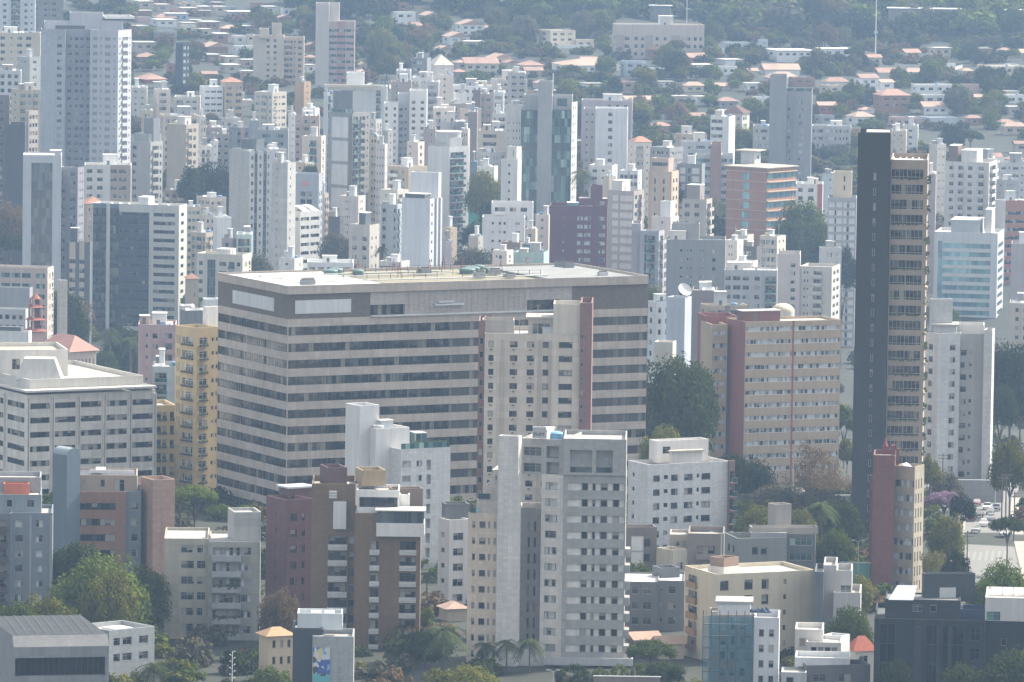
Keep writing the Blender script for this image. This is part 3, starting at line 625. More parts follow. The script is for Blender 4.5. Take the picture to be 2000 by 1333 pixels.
for f in ([(0,0,0),(w0,0,0),(x0+w1,1.2,h),(x0,1.2,h)], [(w0,0,0),(w0,d0,0),(x0+w1,d0-1.2,h),(x0+w1,1.2,h)], [(w0,d0,0),(0,d0,0),(x0,d0-1.2,h),(x0+w1,d0-1.2,h)], [(0,d0,0),(0,0,0),(x0,1.2,h),(x0,d0-1.2,h)], [(x0,1.2,h),(x0+w1,1.2,h),(x0+w1,d0-1.2,h),(x0,d0-1.2,h)]): mb.poly(f, m)
mb.build('funnel_tower', r, ROOTM[r.name].inverted() @ Matrix.Translation(P))
# 13 yellow building
v = bld('apartment_building', 'yellow ochre apartment block with dark window planters beside the long banded office', 'apartment building', 1472, 343, 385, 428, 641, 40, short='the yellow block',
        L='.06 N.05 .05 N.05 .12 A.5 .17', R='.12 A.35 .2 S.11 .08 S.1 .04', fh=3.07, ph=1.6, col=(.48,.375,.21), near=True, pal={'': wall((.48,.375,.21))}, gl='dark', fr=WFR, roof=roofm((.6,.58,.5)))
vol(v.root, 1478, 304, 304, 344, 792, 15, R='.06 A.22 .06 A.2 .16 A.2 .1', fh=3.07, ph=.9, col=(.56,.44,.24), dep=12, part='side_wing', near=True)
vol(v.root, 1480, 397, 405, 428, 600, 40, col='white', yb=645, part='lift_house'); 
# 14 white building right of the white foreground tower
v = bld('apartment_building', 'white painted brick block with dark square windows right of the foreground tower', 'apartment building', 1330, 1227, 1267, 1425, 908, 28, short='the white block with square windows',
        R='.06 W.08 .05 S.05 .04 W.08 .08 W.105 .05 S.03 .03 W.11 .235', L='.22 S.1 .68', fh=2.83, ph=1.7, col=(.64,.64,.645), kd='b', near=True, fr=DFR, roof=roofm((.42,.37,.30)), wv=dict(W=(.36,.8), S=(.5,.8)))
vol(v.root, 1338, 1268, 1284, 1384, 862, 28, R='.1 W.14 .7', fh=3, ph=.6, col=(.62,.61,.60), yb=905, part='penthouse', roof=roofm((.5,.48,.45)))
vol(v.root, 1334, 1308, 1312, 1372, 884, 25, R='.1', col=(.56,.54,.52), yb=906, part='roof_shed', roof=roofm((.5,.46,.38)), lip=.3)
vol(v.root, 1338, 1422, 1425, 1436, 900, 30, R='.1 V.8 .1', fh=2.83, ph=1.7, col=(.20,.14,.12), part='balcony_side')
# 15 tan block with maroon slabs
v = bld('office_building', 'tan block with long white window bands and maroon end slabs right of the banded office', 'office building', 1557, 1419, 1456, 1643, 629, 22, short='the tan block with maroon slabs',
        L='.1m', R='.01 R.235 R.235 .02m R.235 R.235 .01', fh=3.0, ph=.65, col=(.42,.335,.25), pal={'m': wall((.25,.095,.085))}, gl='curtain', fr=WFR, near=True, wv=dict(R=(.42,.8)), roof=roofm((.45,.41,.35)),
        extra=[('e', .03, .42, .3, .6, 2.7, (wall((.16,.07,.065)))), ('m', .2, .4, 4)])
mb = MB(); mb.tube((0, 0, -3), (0, 0, 0), 2.8, 2.8, wall(C['off']), 20); mb.dome((0, 0, 0), 2.8, 1.9, wall(C['cream']), 20, 7); P = at(1529, 608, 1590); mb.build('roof_dome', v.root, ROOTM[v.root.name].inverted() @ Matrix.Translation(P))
r = v.root
vol(r, 1563, 1391, 1391, 1421, 634, 14, R='.05 R.9 .05', fh=3.0, ph=.9, col=(.42,.335,.25), gl='curtain', wv=dict(R=(.42,.8)), dep=10, near=True, part='recessed_bay')
vol(r, 1570, 1379.5, 1379.5, 1441, 618, 10, col=(.23,.09,.08), dep=10, part='maroon_slab')
# 16 dark slab tower
v = bld('office_tower', 'tall blank charcoal slab tower with a banded brown office wing on its right', 'office tower', 1400, 1676, 1676, 1740, 259, 4, short='the dark slab tower', R='.5 N.075 .425', fh=3.2, ph=7.8, col=(.040,.040,.041), kd='b', dep=14, near=True, fr=WFR, wv=dict(N=(.3,.78)), roof=roofm((.6,.58,.55)))
r = v.root
v2 = vol(r, 1401, 1740, 1740, 1812, 312, 4, R='.02 R.44 R.44 .1', fh=3.2, ph=1.35, col=(.33,.27,.215), dep=22, near=True, wv=dict(R=(.14,.80)), part='office_wing', roof=roofm((.55,.54,.52)), gl='ribbon', fr=plain((.42,.39,.34), .5, 0, 'tan_frame'))
q = random.Random(5)
for i in range(24):
    z = v2.zt-1.35-i*3.2-3.2
    if z < 0: break
    box_on(v2, 'side_ledge', v2.a-.02, v2.a+.45, .1, 3.5, z-.55, z+.1, wall((.46,.38,.28)))
    mb = MB()
    for j in range(q.choice((6, 14, 30, 50))):
        x = v2.a+q.uniform(-.3, .6); y = q.uniform(-.2, 2); zz = z+q.uniform(-.5, .9); s = q.uniform(.15, .3)
        mb.poly([(x-s, y, zz), (x+s, y, zz+.06), (x+s*.7, y+.2, zz+s*1.7), (x-s*.8, y+.2, zz+s*1.3)], lf)
    mb.build('ledge_plants', r, v2.M)
    if i % 3 == 0 or i > 12:
        mb = MB()
        for j in range(26):
            x = q.uniform(.05, .85)*v2.a; zz = z+.5+q.uniform(-.25, .25); s = .2
            mb.poly([(x-s, -.16, zz), (x+s, -.2, zz), (x+s*.6, -.1, zz+s*1.5), (x-s*.6, -.1, zz+s)], lf)
        mb.build('ledge_plants', r, v2.M)
    box_on(v2, 'sill_rail', .02*v2.a, .9*v2.a, -.1, -.03, z+.9, z+1.0, plain((.36,.33,.29), .5, 0, 'tan_frame'))
for i in range(5): box_on(v2, 'roof_rafter', v2.a*(.05+.17*i), v2.a*(.05+.17*i)+.25, .5, 12, v2.rz, v2.rz+.9, plain((.6,.58,.55), .6, 0, 'rafter'))
box_on(v, 'roof_plate', .25*v.a, .95*v.a, 2, 9, v.zt-.3, v.zt+.1, roofm((.6,.58,.55)))
# 17 white tower right of dark tower
v = bld('apartment_tower', 'white faceted apartment tower just right of the dark slab tower', 'apartment building', 1570, 1806, 1834, 1876, 652, 30, short='the white tower by the dark slab', L='.3 W.3 .4', R='.52 W.26 .22', fh=2.9, ph=2.2, col=(.62,.62,.62), pal={'': wall((.60,.60,.60), 't')}, near=True, roof=roofm((.5,.48,.44)))
r = v.root
vol(r, 1574, 1875, 1875, 1923, 652, 3, R='.03 W.26 .1 S.12 .49', fh=2.9, ph=3.3, col=(.36,.35,.34), dep=12, part='recessed_bay', near=True)
vol(r, 1571, 1922, 1938.5, 1943, 645, 80, L='.1', R='.4 S.2 .4', fh=2.9, ph=2.5, col=(.60,.59,.58), kd='t', part='end_slab')
vol(r, 1576, 1816, 1822, 1861, 585, 12, col=(.5,.5,.49), kd='t', yb=655, part='lift_house'); vol(r, 1574, 1822, 1822, 1868, 636, 4, R='.1 T.3 .1 T.3 .1', fh=2.4, ph=.2, col='lgrey', dep=7, yb=655, part='penthouse', lip=.5)
vol(r, 1580, 1868, 1868, 1922, 634, 4, R='.1', col='off', dep=7, yb=655, part='penthouse')
# 18 red slim tower
v = bld('office_tower', 'slim red brick tower with pale window bands in front of the dark slab tower', 'office tower', 1290, 1747, 1787, 1805.5, 912, 64, short='the slim red tower', L='.03 R.94 .03', R='.1 N.1 .15 N.1 .15 N.1 .2', fh=2.86, ph=2.2, col=(.36,.315,.25), kd='k', pal={'': wall((.36,.315,.25), 'k')}, gl='curtain', near=True, wv=dict(R=(.32,.82)), roof=roofm((.4,.39,.38)), extra=[('p', .1, .3, 2, .3, .1)])
r = v.root
vol(r, 1289, 1706, 1706, 1748, 889, 4, col=(.22,.095,.08), kd='b', dep=10, part='red_slab'); vol(r, 1292, 1699, 1699, 1707, 935, 4, col=(.22,.10,.085), kd='b', dep=7, part='red_slab')
P = at(1712, 889, 1290); mb = MB()
for i in range(7): mb.box(i*.55, i*.55+.06, 0, .06, 0, 1.2, IRON)
mb.box(0, 3.6, 0, .06, 1.1, 1.18, IRON); mb.box(1.2, 2.4, 1, 2, 0, 1.6, RED); mb.tube((1.8, 1.5, 1.6), (1.8, 1.5, 3.2), .5, .1, RED, 6); mb.box(2.9, 3.7, .4, 1.4, 0, 1.9, RED); mb.box(3.9, 4.4, .2, .6, -2, 1.2, RED)
mb.build('roof_frame', r, ROOTM[r.name].inverted() @ Matrix.Translation(P))
# 19 dark building bottom right
DK = (.016,.021,.023)
v = bld('office_building', 'very dark glass and stone building filling the bottom right corner', 'office building', 1105, 1708, 1708, 1924, 1208, 2, short='the dark corner building', R='.02 .03 G.14 .18 .1b G.12 .03b G.06 .03 G.10 .06 Q.09 .04', fh=3.3, ph=.9, col=DK, dep=20, pal={'b': (.03,.035,.036)}, gl='void', fr=DFR, rec=.5, near=True, roof=roofm((.12,.13,.13)))
r = v.root
for x0, x1 in ((.36, .43), (.565, .59), (.67, .70)): box_on(v, 'pillar', x0*v.a, x1*v.a, -.9, -.003, v.zb, v.zt-1.2, wall((.035,.04,.042)))
vol(r, 1108, 1729, 1729, 1876, 1170, 2, R='.05 .3 W.12 .1 W.08 .3', fh=2.6, ph=.3, col=(.03,.036,.038), dep=9, yb=1210, part='upper_storey', roof=roofm((.2,.2,.2)))
v2 = vol(r, 1112, 1801, 1806, 1905, 1121, 10, col=(.055,.066,.07), yb=1176, part='lift_house', kd='t')
box_on(v2, 'vent', .3*v2.a, .62*v2.a, -.1, -.003, .2, 2.4, plain((.5,.5,.5), .5, 0, 'vent'))
P = at(1735, 1172, 1107); mb = MB(); mb.poly([(0,0,0),(4.2,0,0),(5,2.4,2.2),(1.6,2.4,2.2)], plain((.7,.73,.76), .2, .1, 'skylight')); mb.build('skylight', r, ROOTM[r.name].inverted() @ Matrix.Translation(P))
vol(r, 1111, 1876, 1876, 1924, 1190, 2, col=(.06,.1,.16), dep=6, yb=1215, part='blue_tank_house')
v = bld('commercial_building', 'white walled building with slanted roof vents over a dark storey at the right edge', 'commercial building', 1106, 1924.5, 1924.5, 2030, 1167, 2, short='the white topped corner building', R='.03 W.25 .7', fh=3.8, ph=.3, col=(.55,.53,.52), dep=14, yb=1213, rows=(0, 1), wv=dict(W=(.05,.45)), gl='green')
vol(v.root, 1105.5, 1924.5, 1924.5, 2030, 1213, 2, R='.3 S.1 .6', fh=4, ph=2, col=DK, dep=14, part='dark_storey'); clutter(v, [('p', .1, .3, 4, .2, 0)])
# 20 cream block lower right
v = bld('apartment_building', 'broad cream block with a brown brick rooftop box behind the scaffolded building', 'apartment building', 1186, 1338, 1399, 1592, 1122, 24, short='the broad cream block',
        L='.12 B.28 .6', R='.04 Q.085 .16 Q.085 .09 Q.07 .15 S.03 .29', fh=2.8, ph=.8, col=(.54,.48,.37), pal={'B': (.30,.19,.12)}, near=True, fr=DFR, roof=roofm((.66,.62,.56)), bd=.5)
r = v.root
vol(r, 1187, 1591.5, 1591.5, 1609, 1117, 3, col=(.13,.145,.16), dep=12, part='dark_strip')
vol(r, 1191, 1387, 1414, 1443, 1091, 45, col=(.34,.235,.18), yb=1112, part='brick_box', kd='b'); vol(r, 1190.6, 1382, 1414, 1444, 1109, 45, col='off', yb=1124, part='lift_house')
v = bld('apartment_building', 'pale stepped building with a glazed top terrace right of the broad cream block', 'apartment building', 1191, 1608.5, 1608.5, 1634, 1104, 3, short='the pale stepped building', R='.1', col=(.46,.45,.44), dep=12)
vol(v.root, 1192, 1633, 1633, 1664, 1114, 3, R='.3 T.65 .05', fh=4, ph=2, col=(.46,.45,.44), dep=10, part='upper_storey', rows=(0, 1), gl='mirror'); vol(v.root, 1189, 1628, 1628, 1681, 1157, 3, R='.1 W.2 .6', fh=3, ph=2.2, col=(.48,.46,.45), dep=12, part='lower_storey')
# 21 grey low block left
v = bld('apartment_building', 'low dark grey block with a flat white edged roof behind the white foreground tower', 'apartment building', 1232, 1213, 1213, 1284, 1136, 2, short='the low dark grey block', R='.3 W.2 .1 W.25 .15', fh=2.9, ph=.3, col=(.165,.172,.18), dep=14, near=True, gl='mirror', roof=roofm((.58,.58,.58)))
vol(v.root, 1233, 1284, 1284, 1337, 1134, 2, R='.1 S.1 .2 W.3 .3', fh=2.9, ph=.5, col=(.19,.195,.2), dep=14, part='wing', near=True, roof=roofm((.58,.58,.58))); vol(v.root, 1240, 1274, 1290, 1328, 1110, 20, col=(.15,.16,.17), yb=1140, part='lift_house')
# 22 scaffolded building
v = bld('apartment_building', 'narrow white building with blue netting and scaffold on its left half', 'apartment building', 1110, 1473, 1473, 1522, 1206, 3, short='the scaffolded building', R='.2 W.2 .2 W.2 .2', fh=2.62, ph=1.5, col=(.60,.61,.64), dep=10, near=True)
r = v.root
vol(r, 1113, 1385, 1385, 1474, 1200, 3, R='.25 Q.12 .1 Q.1 .1 Q.12 .2', fh=2.62, ph=.6, col=(.33,.28,.23), dep=9, part='unfinished_wing'); vol(r, 1115, 1402, 1402, 1466, 1178, 3, R='.05 O.4 .1 O.4 .05', fh=3, ph=.3, col='pale', dep=6, yb=1206, od=2, part='rooftop_canopy', lip=.4)
P = at(1470, 1198, 1112); mb = MB(); lfb = plain((.03,.05,.10), .7, 0, 'tarpaulin')
for i in range(9): mb.dome((i*.35, 1+.4*math.sin(i*2), 0), .5, .7+.3*math.sin(i*3), lfb, 8, 3)
mb.build('tarpaulin', r, ROOTM[r.name].inverted() @ Matrix.Translation(P))
m, n, l, b = newmat('netting'); tr = n.new('ShaderNodeBsdfTransparent'); mx = n.new('ShaderNodeMixShader'); tc = n.new('ShaderNodeTexCoord').outputs['Object']
b.inputs['Base Color'].default_value = (.05,.20,.27,1); b.inputs['Roughness'].default_value = .8
l.new(math_(n, l, 'MULTIPLY_ADD', noise(n, l, mapping(n, l, tc, (.5,.5,.16)), 1, 4), 1.1, -.12), mx.inputs[0]); l.new(tr.outputs[0], mx.inputs[1]); l.new(b.outputs[0], mx.inputs[2]); l.new(mx.outputs[0], n['Material Output'].inputs[0])
P0 = at(1374, 1200, 1109.5); zg = gz(P0.x, 1110); P0.z = zg; s_ = root_at('scaffold', 'steel scaffold wrapped in blue netting on the narrow white building', 'scaffold', P0)
H_ = at(1374, 1203, 1109.5).z - zg; Wd = 98/11.7; mb = MB()
for i in range(7):
    for y in (0, 1.3): mb.tube((Wd*i/6, y, -1), (Wd*i/6, y, H_+.8), .05, .05, IRON, 5)
for k_ in range(int(H_/2)+1):
    mb.box(0, Wd, -.03, .03, k_*2, k_*2+.08, IRON); mb.box(0, Wd, .1, 1.2, k_*2-.06, k_*2-.01, plain((.2,.16,.12), .8, 0, 'plank'))
mb.build('scaffold_frame', s_)
mb = MB(); nx, nz = 16, 14
pt = lambda i, j: (Wd*i/nx*1.02-.1, -.25+.18*math.sin(i*1.7+j)+.12*math.sin(j*2.3+i*.6), H_*1.0*j/nz)
for i in range(nx):
    for j in range(nz):
        mb.poly([pt(i, j), pt(i+1, j), pt(i+1, j+1), pt(i, j+1)], m)
for j in range(nz): mb.poly([(-.1, 2, H_*j/nz), pt(0, j), pt(0, j+1), (-.1, 2, H_*(j+1)/nz)], m)
mb.build('netting', s_)
# 23 small houses bottom right
v = bld('house', 'white modern house with a sloping roof beside the cream block', 'house', 1140, 1553, 1553, 1608, 1229, 3, short='the white modern house', R='.15 W.2 .6', fh=2.9, ph=1, col='off', dep=9, near=True, roof=roofm(ROOFW))
vol(v.root, 1137, 1575, 1575, 1643, 1254, 3, R='.12 Q.15 .03 Q.15 .03 Q.15 .03 Q.15 .1', fh=2.9, ph=.4, col='off', dep=8, part='front_wing', near=True, roof=roofm(ROOFW)); vol(v.root, 1142, 1608, 1643, 1660, 1243, 60, col='pale', part='side_wing')
v = bld('house', 'small cream house with red clay tiles left of the dark corner building', 'house', 1145, 1656, 1670, 1708, 1272, 20, short='the red tiled house', R='.2 W.4 .3', fh=2.9, ph=.3, col='off', rp=False, near=True, extra=[('r', .6, 2.4, roofm((.36,.12,.08), 't'))])
v = bld('house', 'low dark house with white metal roof sheets at the bottom edge', 'house', 1106, 1560, 1576, 1700, 1300, 10, short='the white sheet roofed house', R='.1 W.2 .2 W.2 .3', fh=2.9, ph=.9, col=(.12,.12,.125), near=True, roof=roofm((.35,.33,.31)))
vol(v.root, 1109, 1553, 1553, 1660, 1284, 3, col='pale', dep=8, yb=1302, part='upper_storey', roof=roofm(ROOFW)); vol(v.root, 1104, 1526, 1526, 1575, 1313, 3, R='.2 W.3 .5', fh=2.6, ph=.3, col='lgrey', dep=6, part='annex')
# 24 blocks around (1214..1600, 985..1115)
v = bld('apartment_building', 'brown framed block with one tall white panel right of the white foreground tower', 'apartment building', 1262, 1214, 1221, 1283, 1030, 8, short='the brown framed block', R='.2 X.4 W.2 .2', fh=2.9, ph=1.7, col=(.19,.165,.15), pal={'x': 'white'}, wv=dict(X=(0,1), W=(.3,.8)), near=True, fr=DFR, roof=roofm((.55,.5,.45)))
v = bld('apartment_building', 'low cream and brown block with a recessed balcony below the white block', 'apartment building', 1256, 1283, 1315, 1345, 1075, 38, short='the cream and brown block', L='.1', R='.25 W.4 .35', fh=2.9, ph=1.9, col=(.55,.49,.38), pal={'': wall((.50,.455,.37))}, near=True, roof=roofm((.5,.46,.4)))
vol(v.root, 1258, 1344, 1344, 1414, 1042, 3, R='.25 B.5 .25', fh=3, ph=1.8, col=(.23,.20,.18), pal={'B': 'taupe'}, dep=12, near=True, part='balcony_wing', fr=DFR, roof=roofm((.4,.38,.35))); vol(v.root, 1264, 1308, 1308, 1346, 1044, 3, R='.35 S.2 .2 S.1 .2', fh=3, ph=.6, col=(.46,.41,.34), dep=8, part='penthouse', yb=1080)
v = bld('apartment_building', 'grey green block with a wide flat roof and a square lift tower by the trees', 'apartment building', 1282, 1414, 1440, 1537, 1052, 14, short='the grey green block', L='.3 W.15 .2 W.15 .2', R='.1 .2 W.12 .06 W.12 .4', fh=2.95, ph=1.2, col=(.22,.235,.225), near=True, fr=DFR, roof=roofm((.3,.3,.29)))
vol(v.root, 1286, 1463, 1468, 1598, 1030, 6, R='.1', col=(.33,.30,.27), yb=1043, part='roof_slab', roof=roofm((.42,.41,.4))); vol(v.root, 1286, 1537, 1537, 1592, 1043, 4, R='.1 W.8 .1', fh=2.95, ph=.2, col=(.12,.13,.13), dep=12, part='glazed_wing', near=True, gl='green')
vol(v.root, 1290, 1500, 1516, 1546, 986, 30, col=(.33,.31,.285), yb=1034, part='lift_house'); vol(v.root, 1285, 1466, 1466, 1536, 1040, 6, R='G1 G1 G1', fh=2, ph=.1, col='grey', dep=6, yb=1054, part='glazed_storey', gl='green')
# 25 white building behind the brown tower
v = bld('apartment_tower', 'white tower with a rooftop garden and greenhouse behind the brown tower', 'apartment building', 1322, 729, 783, 880, 878, 30, short='the white tower with roof garden',
        L='.3 S.06 .6', R='.03 W.17 .12 W.11 .09 O.09 .39', fh=2.96, ph=1.6, col=(.66,.65,.645), kd='t', near=True, wv=dict(W=(.32,.72), O=(.06,.72)), od=1.0, gl='curtain', roof=roofm((.5,.48,.46)))
r = v.root
vol(r, 1325, 675, 703, 741, 793, 32, L='.1 S.12 .7', R='.1', fh=8, ph=14, col=(.67,.66,.655), part='stair_tower', roof=roofm((.3,.32,.32)), extra=[('x', .1, .5, .2, .6, 0, .8, 'roof_unit', wall((.2,.28,.27)))])
vol(r, 1324, 703, 735, 800, 838, 32, R='.1', L='.3 W.1 .6', col=(.66,.65,.645), part='mid_block', roof=roofm((.45,.47,.47)), extra=[('e', .25, .6, .2, .5, 2.2, 'pale'), ('t', .2, .3, 1.1, 1.6, (.5,.52,.52))])
vol(r, 1330, 800, 812, 834, 846, 20, R='G1 G1', L='G1', fh=2.9, ph=.1, col='pale', yb=882, part='greenhouse', gl='green')
mb = MB(); q = random.Random(9)
for j in range(160):
    x = q.uniform(.35, .97)*v.a; y = q.uniform(.3, 3); zz = v.zt+q.uniform(-.6, .9); s = .28
    mb.poly([(x-s, y, zz), (x+s, y-.1, zz+.1), (x+s*.6, y+.2, zz+s*1.7), (x-s*.6, y+.2, zz+s*1.2)], lf)
mb.build('roof_plants', r, v.M); mb = MB(); mb.box(.1, v.a-.1, .05, .1, v.zt, v.zt+1.1, glass('green')); mb.build('railing', r, v.M)
v = bld('apartment_building', 'narrow white block with a dark stained rooftop tank box left of the foreground tower', 'apartment building', 1262, 856, 878, 917, 1016, 30, short='the narrow white block', L='.3 S.3 .4', R='.2 W.5 .3', fh=2.95, ph=2, col=(.58,.565,.55), near=True, pal={'': wall((.56,.545,.53))}, roof=roofm((.42,.4,.38)))
vol(v.root, 1266, 863, 870, 917, 985, 10, col=(.13,.135,.135), kd='k', yb=1018, part='tank_box')
# ---------------------------------------------------------------- middle distance: the dense belt of towers in the valley
ST = dict(n='.1', w1='.3 W.3 .4', w2='.14 W.22 .28 W.22 .14', w3='.08 W.18 .12 W.18 .12 W.18 .14', w4='.06 W.13 .1 W.13 .12 W.13 .1 W.13 .1', w5='.05 W.12 .07 W.12 .07 W.12 .07 W.12 .07 W.12 .07',
    s1='.4 S.2 .4', s2='.2 S.14 .3 S.14 .22', s3='.14 S.1 .2 S.1 .2 S.1 .16', b1='.12 B.7 .18', b2='.08 B.36 .12 B.36 .08', wb='.1 W.2 .12 B.42 .16', r1='.04 R.92 .04', r2='.05 R.42 .06 R.42 .05', g='G1 G1 G1', v1='.1 V.75 .15',
    ws='.1 W.2 .12 S.08 .1 W.2 .1 S.08 .02', wv='.5 V.42 .08')
RW = roofm(ROOFW); RC = roofm(ROOFC); RT = roofm((.44,.24,.17), 't'); RZ = roofm((.70,.70,.69)); RB = roofm((.45,.40,.33))
NO_AUTO = object()
POOL = {'w2': ['.14 W.22 .28 W.22 .14', '.08 W.2 .1 B.34 .1 W.1 .08', '.1 W.24 .07c .18c .07c W.24 .1', '.12 B.3 .16 B.3 .12', '.1 W.2 .1 N.05 .1 N.05 .1 W.2 .1', '.06 W.34 .2 W.34 .06', '.1 W.24 .12 S.08 .12 W.24 .1'],
 'w3': ['.08 W.18 .12 W.18 .12 W.18 .14', '.06 W.16 .08 B.3 .08 W.16 .16', '.1 W.15 .08 S.06 .08 W.2 .08 S.06 .19', '.05 B.24 .1c W.16 .1c B.24 .11', '.04 W.26 .06 W.26 .06 W.26 .06', '.1c W.2 .1 W.2 .1 W.2 .1c'],
 'w1': ['.3 W.3 .4', '.2 B.5 .3', '.15 N.1 .2 W.3 .25', '.1 W.55 .35', '.2 S.12 .1 W.25 .33'], 's1': ['.4 S.2 .4', '.2 S.14 .66', '.6 N.1 .3', '.3 S.1 .1 S.1 .4', '.3 W.3 .4'],
 's2': ['.2 S.14 .3 S.14 .22', '.15 W.2 .2 S.12 .33', '.1 B.4 .2 S.1 .2', '.25 N.08 .1 N.08 .2 W.2 .09', '.15 W.28 .14 W.28 .15'], 's3': ['.14 S.1 .2 S.1 .2 S.1 .16', '.1 W.18 .1 S.08 .1 W.18 .26', '.12 N.07 .1 W.2 .1 N.07 .34', '.08 B.26 .1 W.16 .1 W.16 .14'],
 'w4': ['.06 W.13 .1 W.13 .12 W.13 .1 W.13 .1', '.05 W.15 .05 B.2 .1 B.2 .05 W.15 .05', '.04 W.18 .04 W.18 .12c W.18 .04 W.18 .04']}
TINT = [(1, 1, 1), (1, .97, .91), (1, .93, .82), (1, .90, .78), (.97, .93, .90), (.92, .95, 1), (1, .95, .86), (.86, .82, .77), (.80, .80, .82), (1, .88, .80)]
def m(label, D, xl, xc, xr, yt, col, L='n', R='n', root=None, th=None, ex=None, name='apartment_building', cat='apartment building', short=None, **k):
    k.setdefault('dep', 13); k.setdefault('ph', 1.0)
    qv = random.Random(int(xl*3+yt*11+D))
    k['L'] = qv.choice(POOL[L]) if L in POOL else ST.get(L, L); k['R'] = qv.choice(POOL[R]) if R in POOL else ST.get(R, R); k['col'] = col
    if root is None and (L in POOL or R in POOL) and 'pal' not in k:
        k['col'] = tuple(u*t for u, t in zip(C[col] if isinstance(col, str) else col, qv.choice(TINT))); k['kd'] = k.get('kd', qv.choice('ppptk'))
        k['pal'] = {'c': qv.choice(['tan', 'grey', 'taupe', 'sand', 'rose', 'pale', 'mgrey', 'ochre'])}
        if qv.random() < .4: k['pal']['B'] = qv.choice(['white', 'off', 'tan', 'grey', 'sand'])
        k.setdefault('gl', qv.choice(['dark', 'dark', 'curtain', 'green', 'dark'])); k.setdefault('fr', qv.choice([ALU, DFR, WFR])); k.setdefault('fh', qv.uniform(2.65, 3.15)); k.setdefault('bd', qv.uniform(.4, 1.1))
        if qv.random() < .55: k['R'] = k['R'].replace('W', 'C', qv.choice([1, 2]))
        if qv.random() < .4: k['L'] = k['L'].replace('W', 'C', 1)
        s_, h_ = qv.uniform(.26, .42), qv.uniform(.74, .86); k.setdefault('wv', {'W': (s_, h_), 'C': (s_, h_), 'S': (h_-.32, h_), 'N': (s_-.1, h_)})
    if root is None:
        h = (xr-xl)
        if ex is None:
            q = random.Random(int(xl*7+yt)); u = q.uniform(.15, .5); vv = q.uniform(.2, .5); ex = [('e', u, u+q.uniform(.22, .38), vv, vv+.3, q.uniform(2.2, 4.5), q.choice(['off', 'pale', 'lgrey', 'white', 'grey']))]
            if q.random() < .6: u = q.uniform(.02, .6); vv = q.uniform(.55, .7); ex.append(('e', u, u+.25, vv, vv+.25, q.uniform(1.5, 3), q.choice(['off', 'cream', 'sand', 'grey', 'tan'])))
            if q.random() < .7: ex.append(('p', q.uniform(.05, .6), q.uniform(.1, .5), q.choice([2, 3]), .12, 0))
            if q.random() < .6: ex.append(('t', q.uniform(.6, .85), q.uniform(.2, .8), .9, 1.5, q.choice([(.1,.22,.4), (.5,.5,.5), (.12,.2,.3)])))
            if q.random() < .3: ex.append(('d', q.uniform(.1, .9), q.uniform(.1, .4), .55))
            if q.random() < .6: ex.append(('m', q.uniform(.2, .8), q.uniform(.2, .8), q.uniform(3, 6)))
        k.setdefault('roof', random.Random(int(xl)).choice([RW, RC, RW, RB]))
        return bld(name, label, cat, D, xl, xc, xr, yt, th, short=short, extra=ex, **k)
    wl, wr = xc-xl, xr-xc
    if th is None: th = 5 if wl <= 0 else max(9, min(81, math.degrees(math.atan2(wl, wr))))
    return vol(root.root, D, xl, xc, xr, yt, th, extra=ex or (), **k)
def tower(*a, **k): return m(*a, name='apartment_tower', **k)
# --- left edge and the big pale tower
v = tower('large pale grey tower at the upper left with rows of dark square windows', 2574, 127, 127, 178, 58, (.27,.28,.31), R='.1 W.17 .12 W.15 .05 W.15 .1 W.16 .02', dep=16, ex=[], short='the large pale grey tower', fh=2.9, ph=2.2, th=4)
m('', 2568, 80, 80, 128, 57, (.44,.46,.49), R='.66 W.2 .14', root=v, fh=2.9, ph=2.2, dep=18, kd='t', part='blank_wing', th=4)
m('', 2566, 176, 231, 257, 60, (.48,.49,.51), L='.1 W.16 .1 S.06 .12 W.18 .12 S.06 .10', R='.1 S.08 .12 B.45 .1 S.08 .1', root=v, fh=2.9, ph=2.2, th=66, part='corner_wing', bd=.6)
for x0, x1, y0 in ((136, 201, 25), (86, 137, 42), (198, 240, 40)): m('', 2578, x0, x0, x1, y0, (.42,.43,.46), root=v, yb=62, dep=9, part='penthouse')
m('', 2576, 196, 205, 263, 33, 'white', root=v, yb=37, dep=9, part='roof_canopy'); m('', 2564, 108, 108, 166, 50, 'dgrey', root=v, yb=57, dep=1, part='parapet_recess')
v = m('white tower at the top left corner with green glass balconies', 3000, -20, -20, 69, -25, 'pale', R='.3 W.08 .1 V.2 .1 W.07 .07 S.04 .06', dep=14, short='the top left white tower', fh=2.8)
m('slate grey block partly hidden behind the top left white tower', 3080, 70, 82, 124, -12, 'mgrey', L='w1', R='w3')
m('cream block of three window rows beneath the top left white tower', 2860, -20, -20, 79, 64, 'cream', R='.02 W.12 .1 W.1 .12 S.04 .1 W.12 .08 W.12 .2', short='the cream top left block', th=5)
m('white low block with a sloped pinkish roof at the left edge', 2720, -15, -15, 41, 138, 'off', R='w4', th=4, roof=RT); m('blue grey blank block beside the large pale tower', 2750, 34, 58, 80, 112, (.38,.42,.45), L='s2', R='s1')
v = m('cream block with dark paired windows tucked left of the large pale tower', 2620, 22, 38, 79, 176, 'cream', L='s1', R='w3', short='the cream tucked block')
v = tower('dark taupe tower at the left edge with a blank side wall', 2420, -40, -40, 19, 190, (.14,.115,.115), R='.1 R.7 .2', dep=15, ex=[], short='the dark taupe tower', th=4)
m('', 2418, 18, 18, 49.5, 243, (.075,.075,.085), root=v, dep=15, part='blank_wing', th=4); m('', 2440, 49, 56, 75, 217, (.5,.46,.4), L='n', R='w3', root=v, th=45, part='lit_wing')
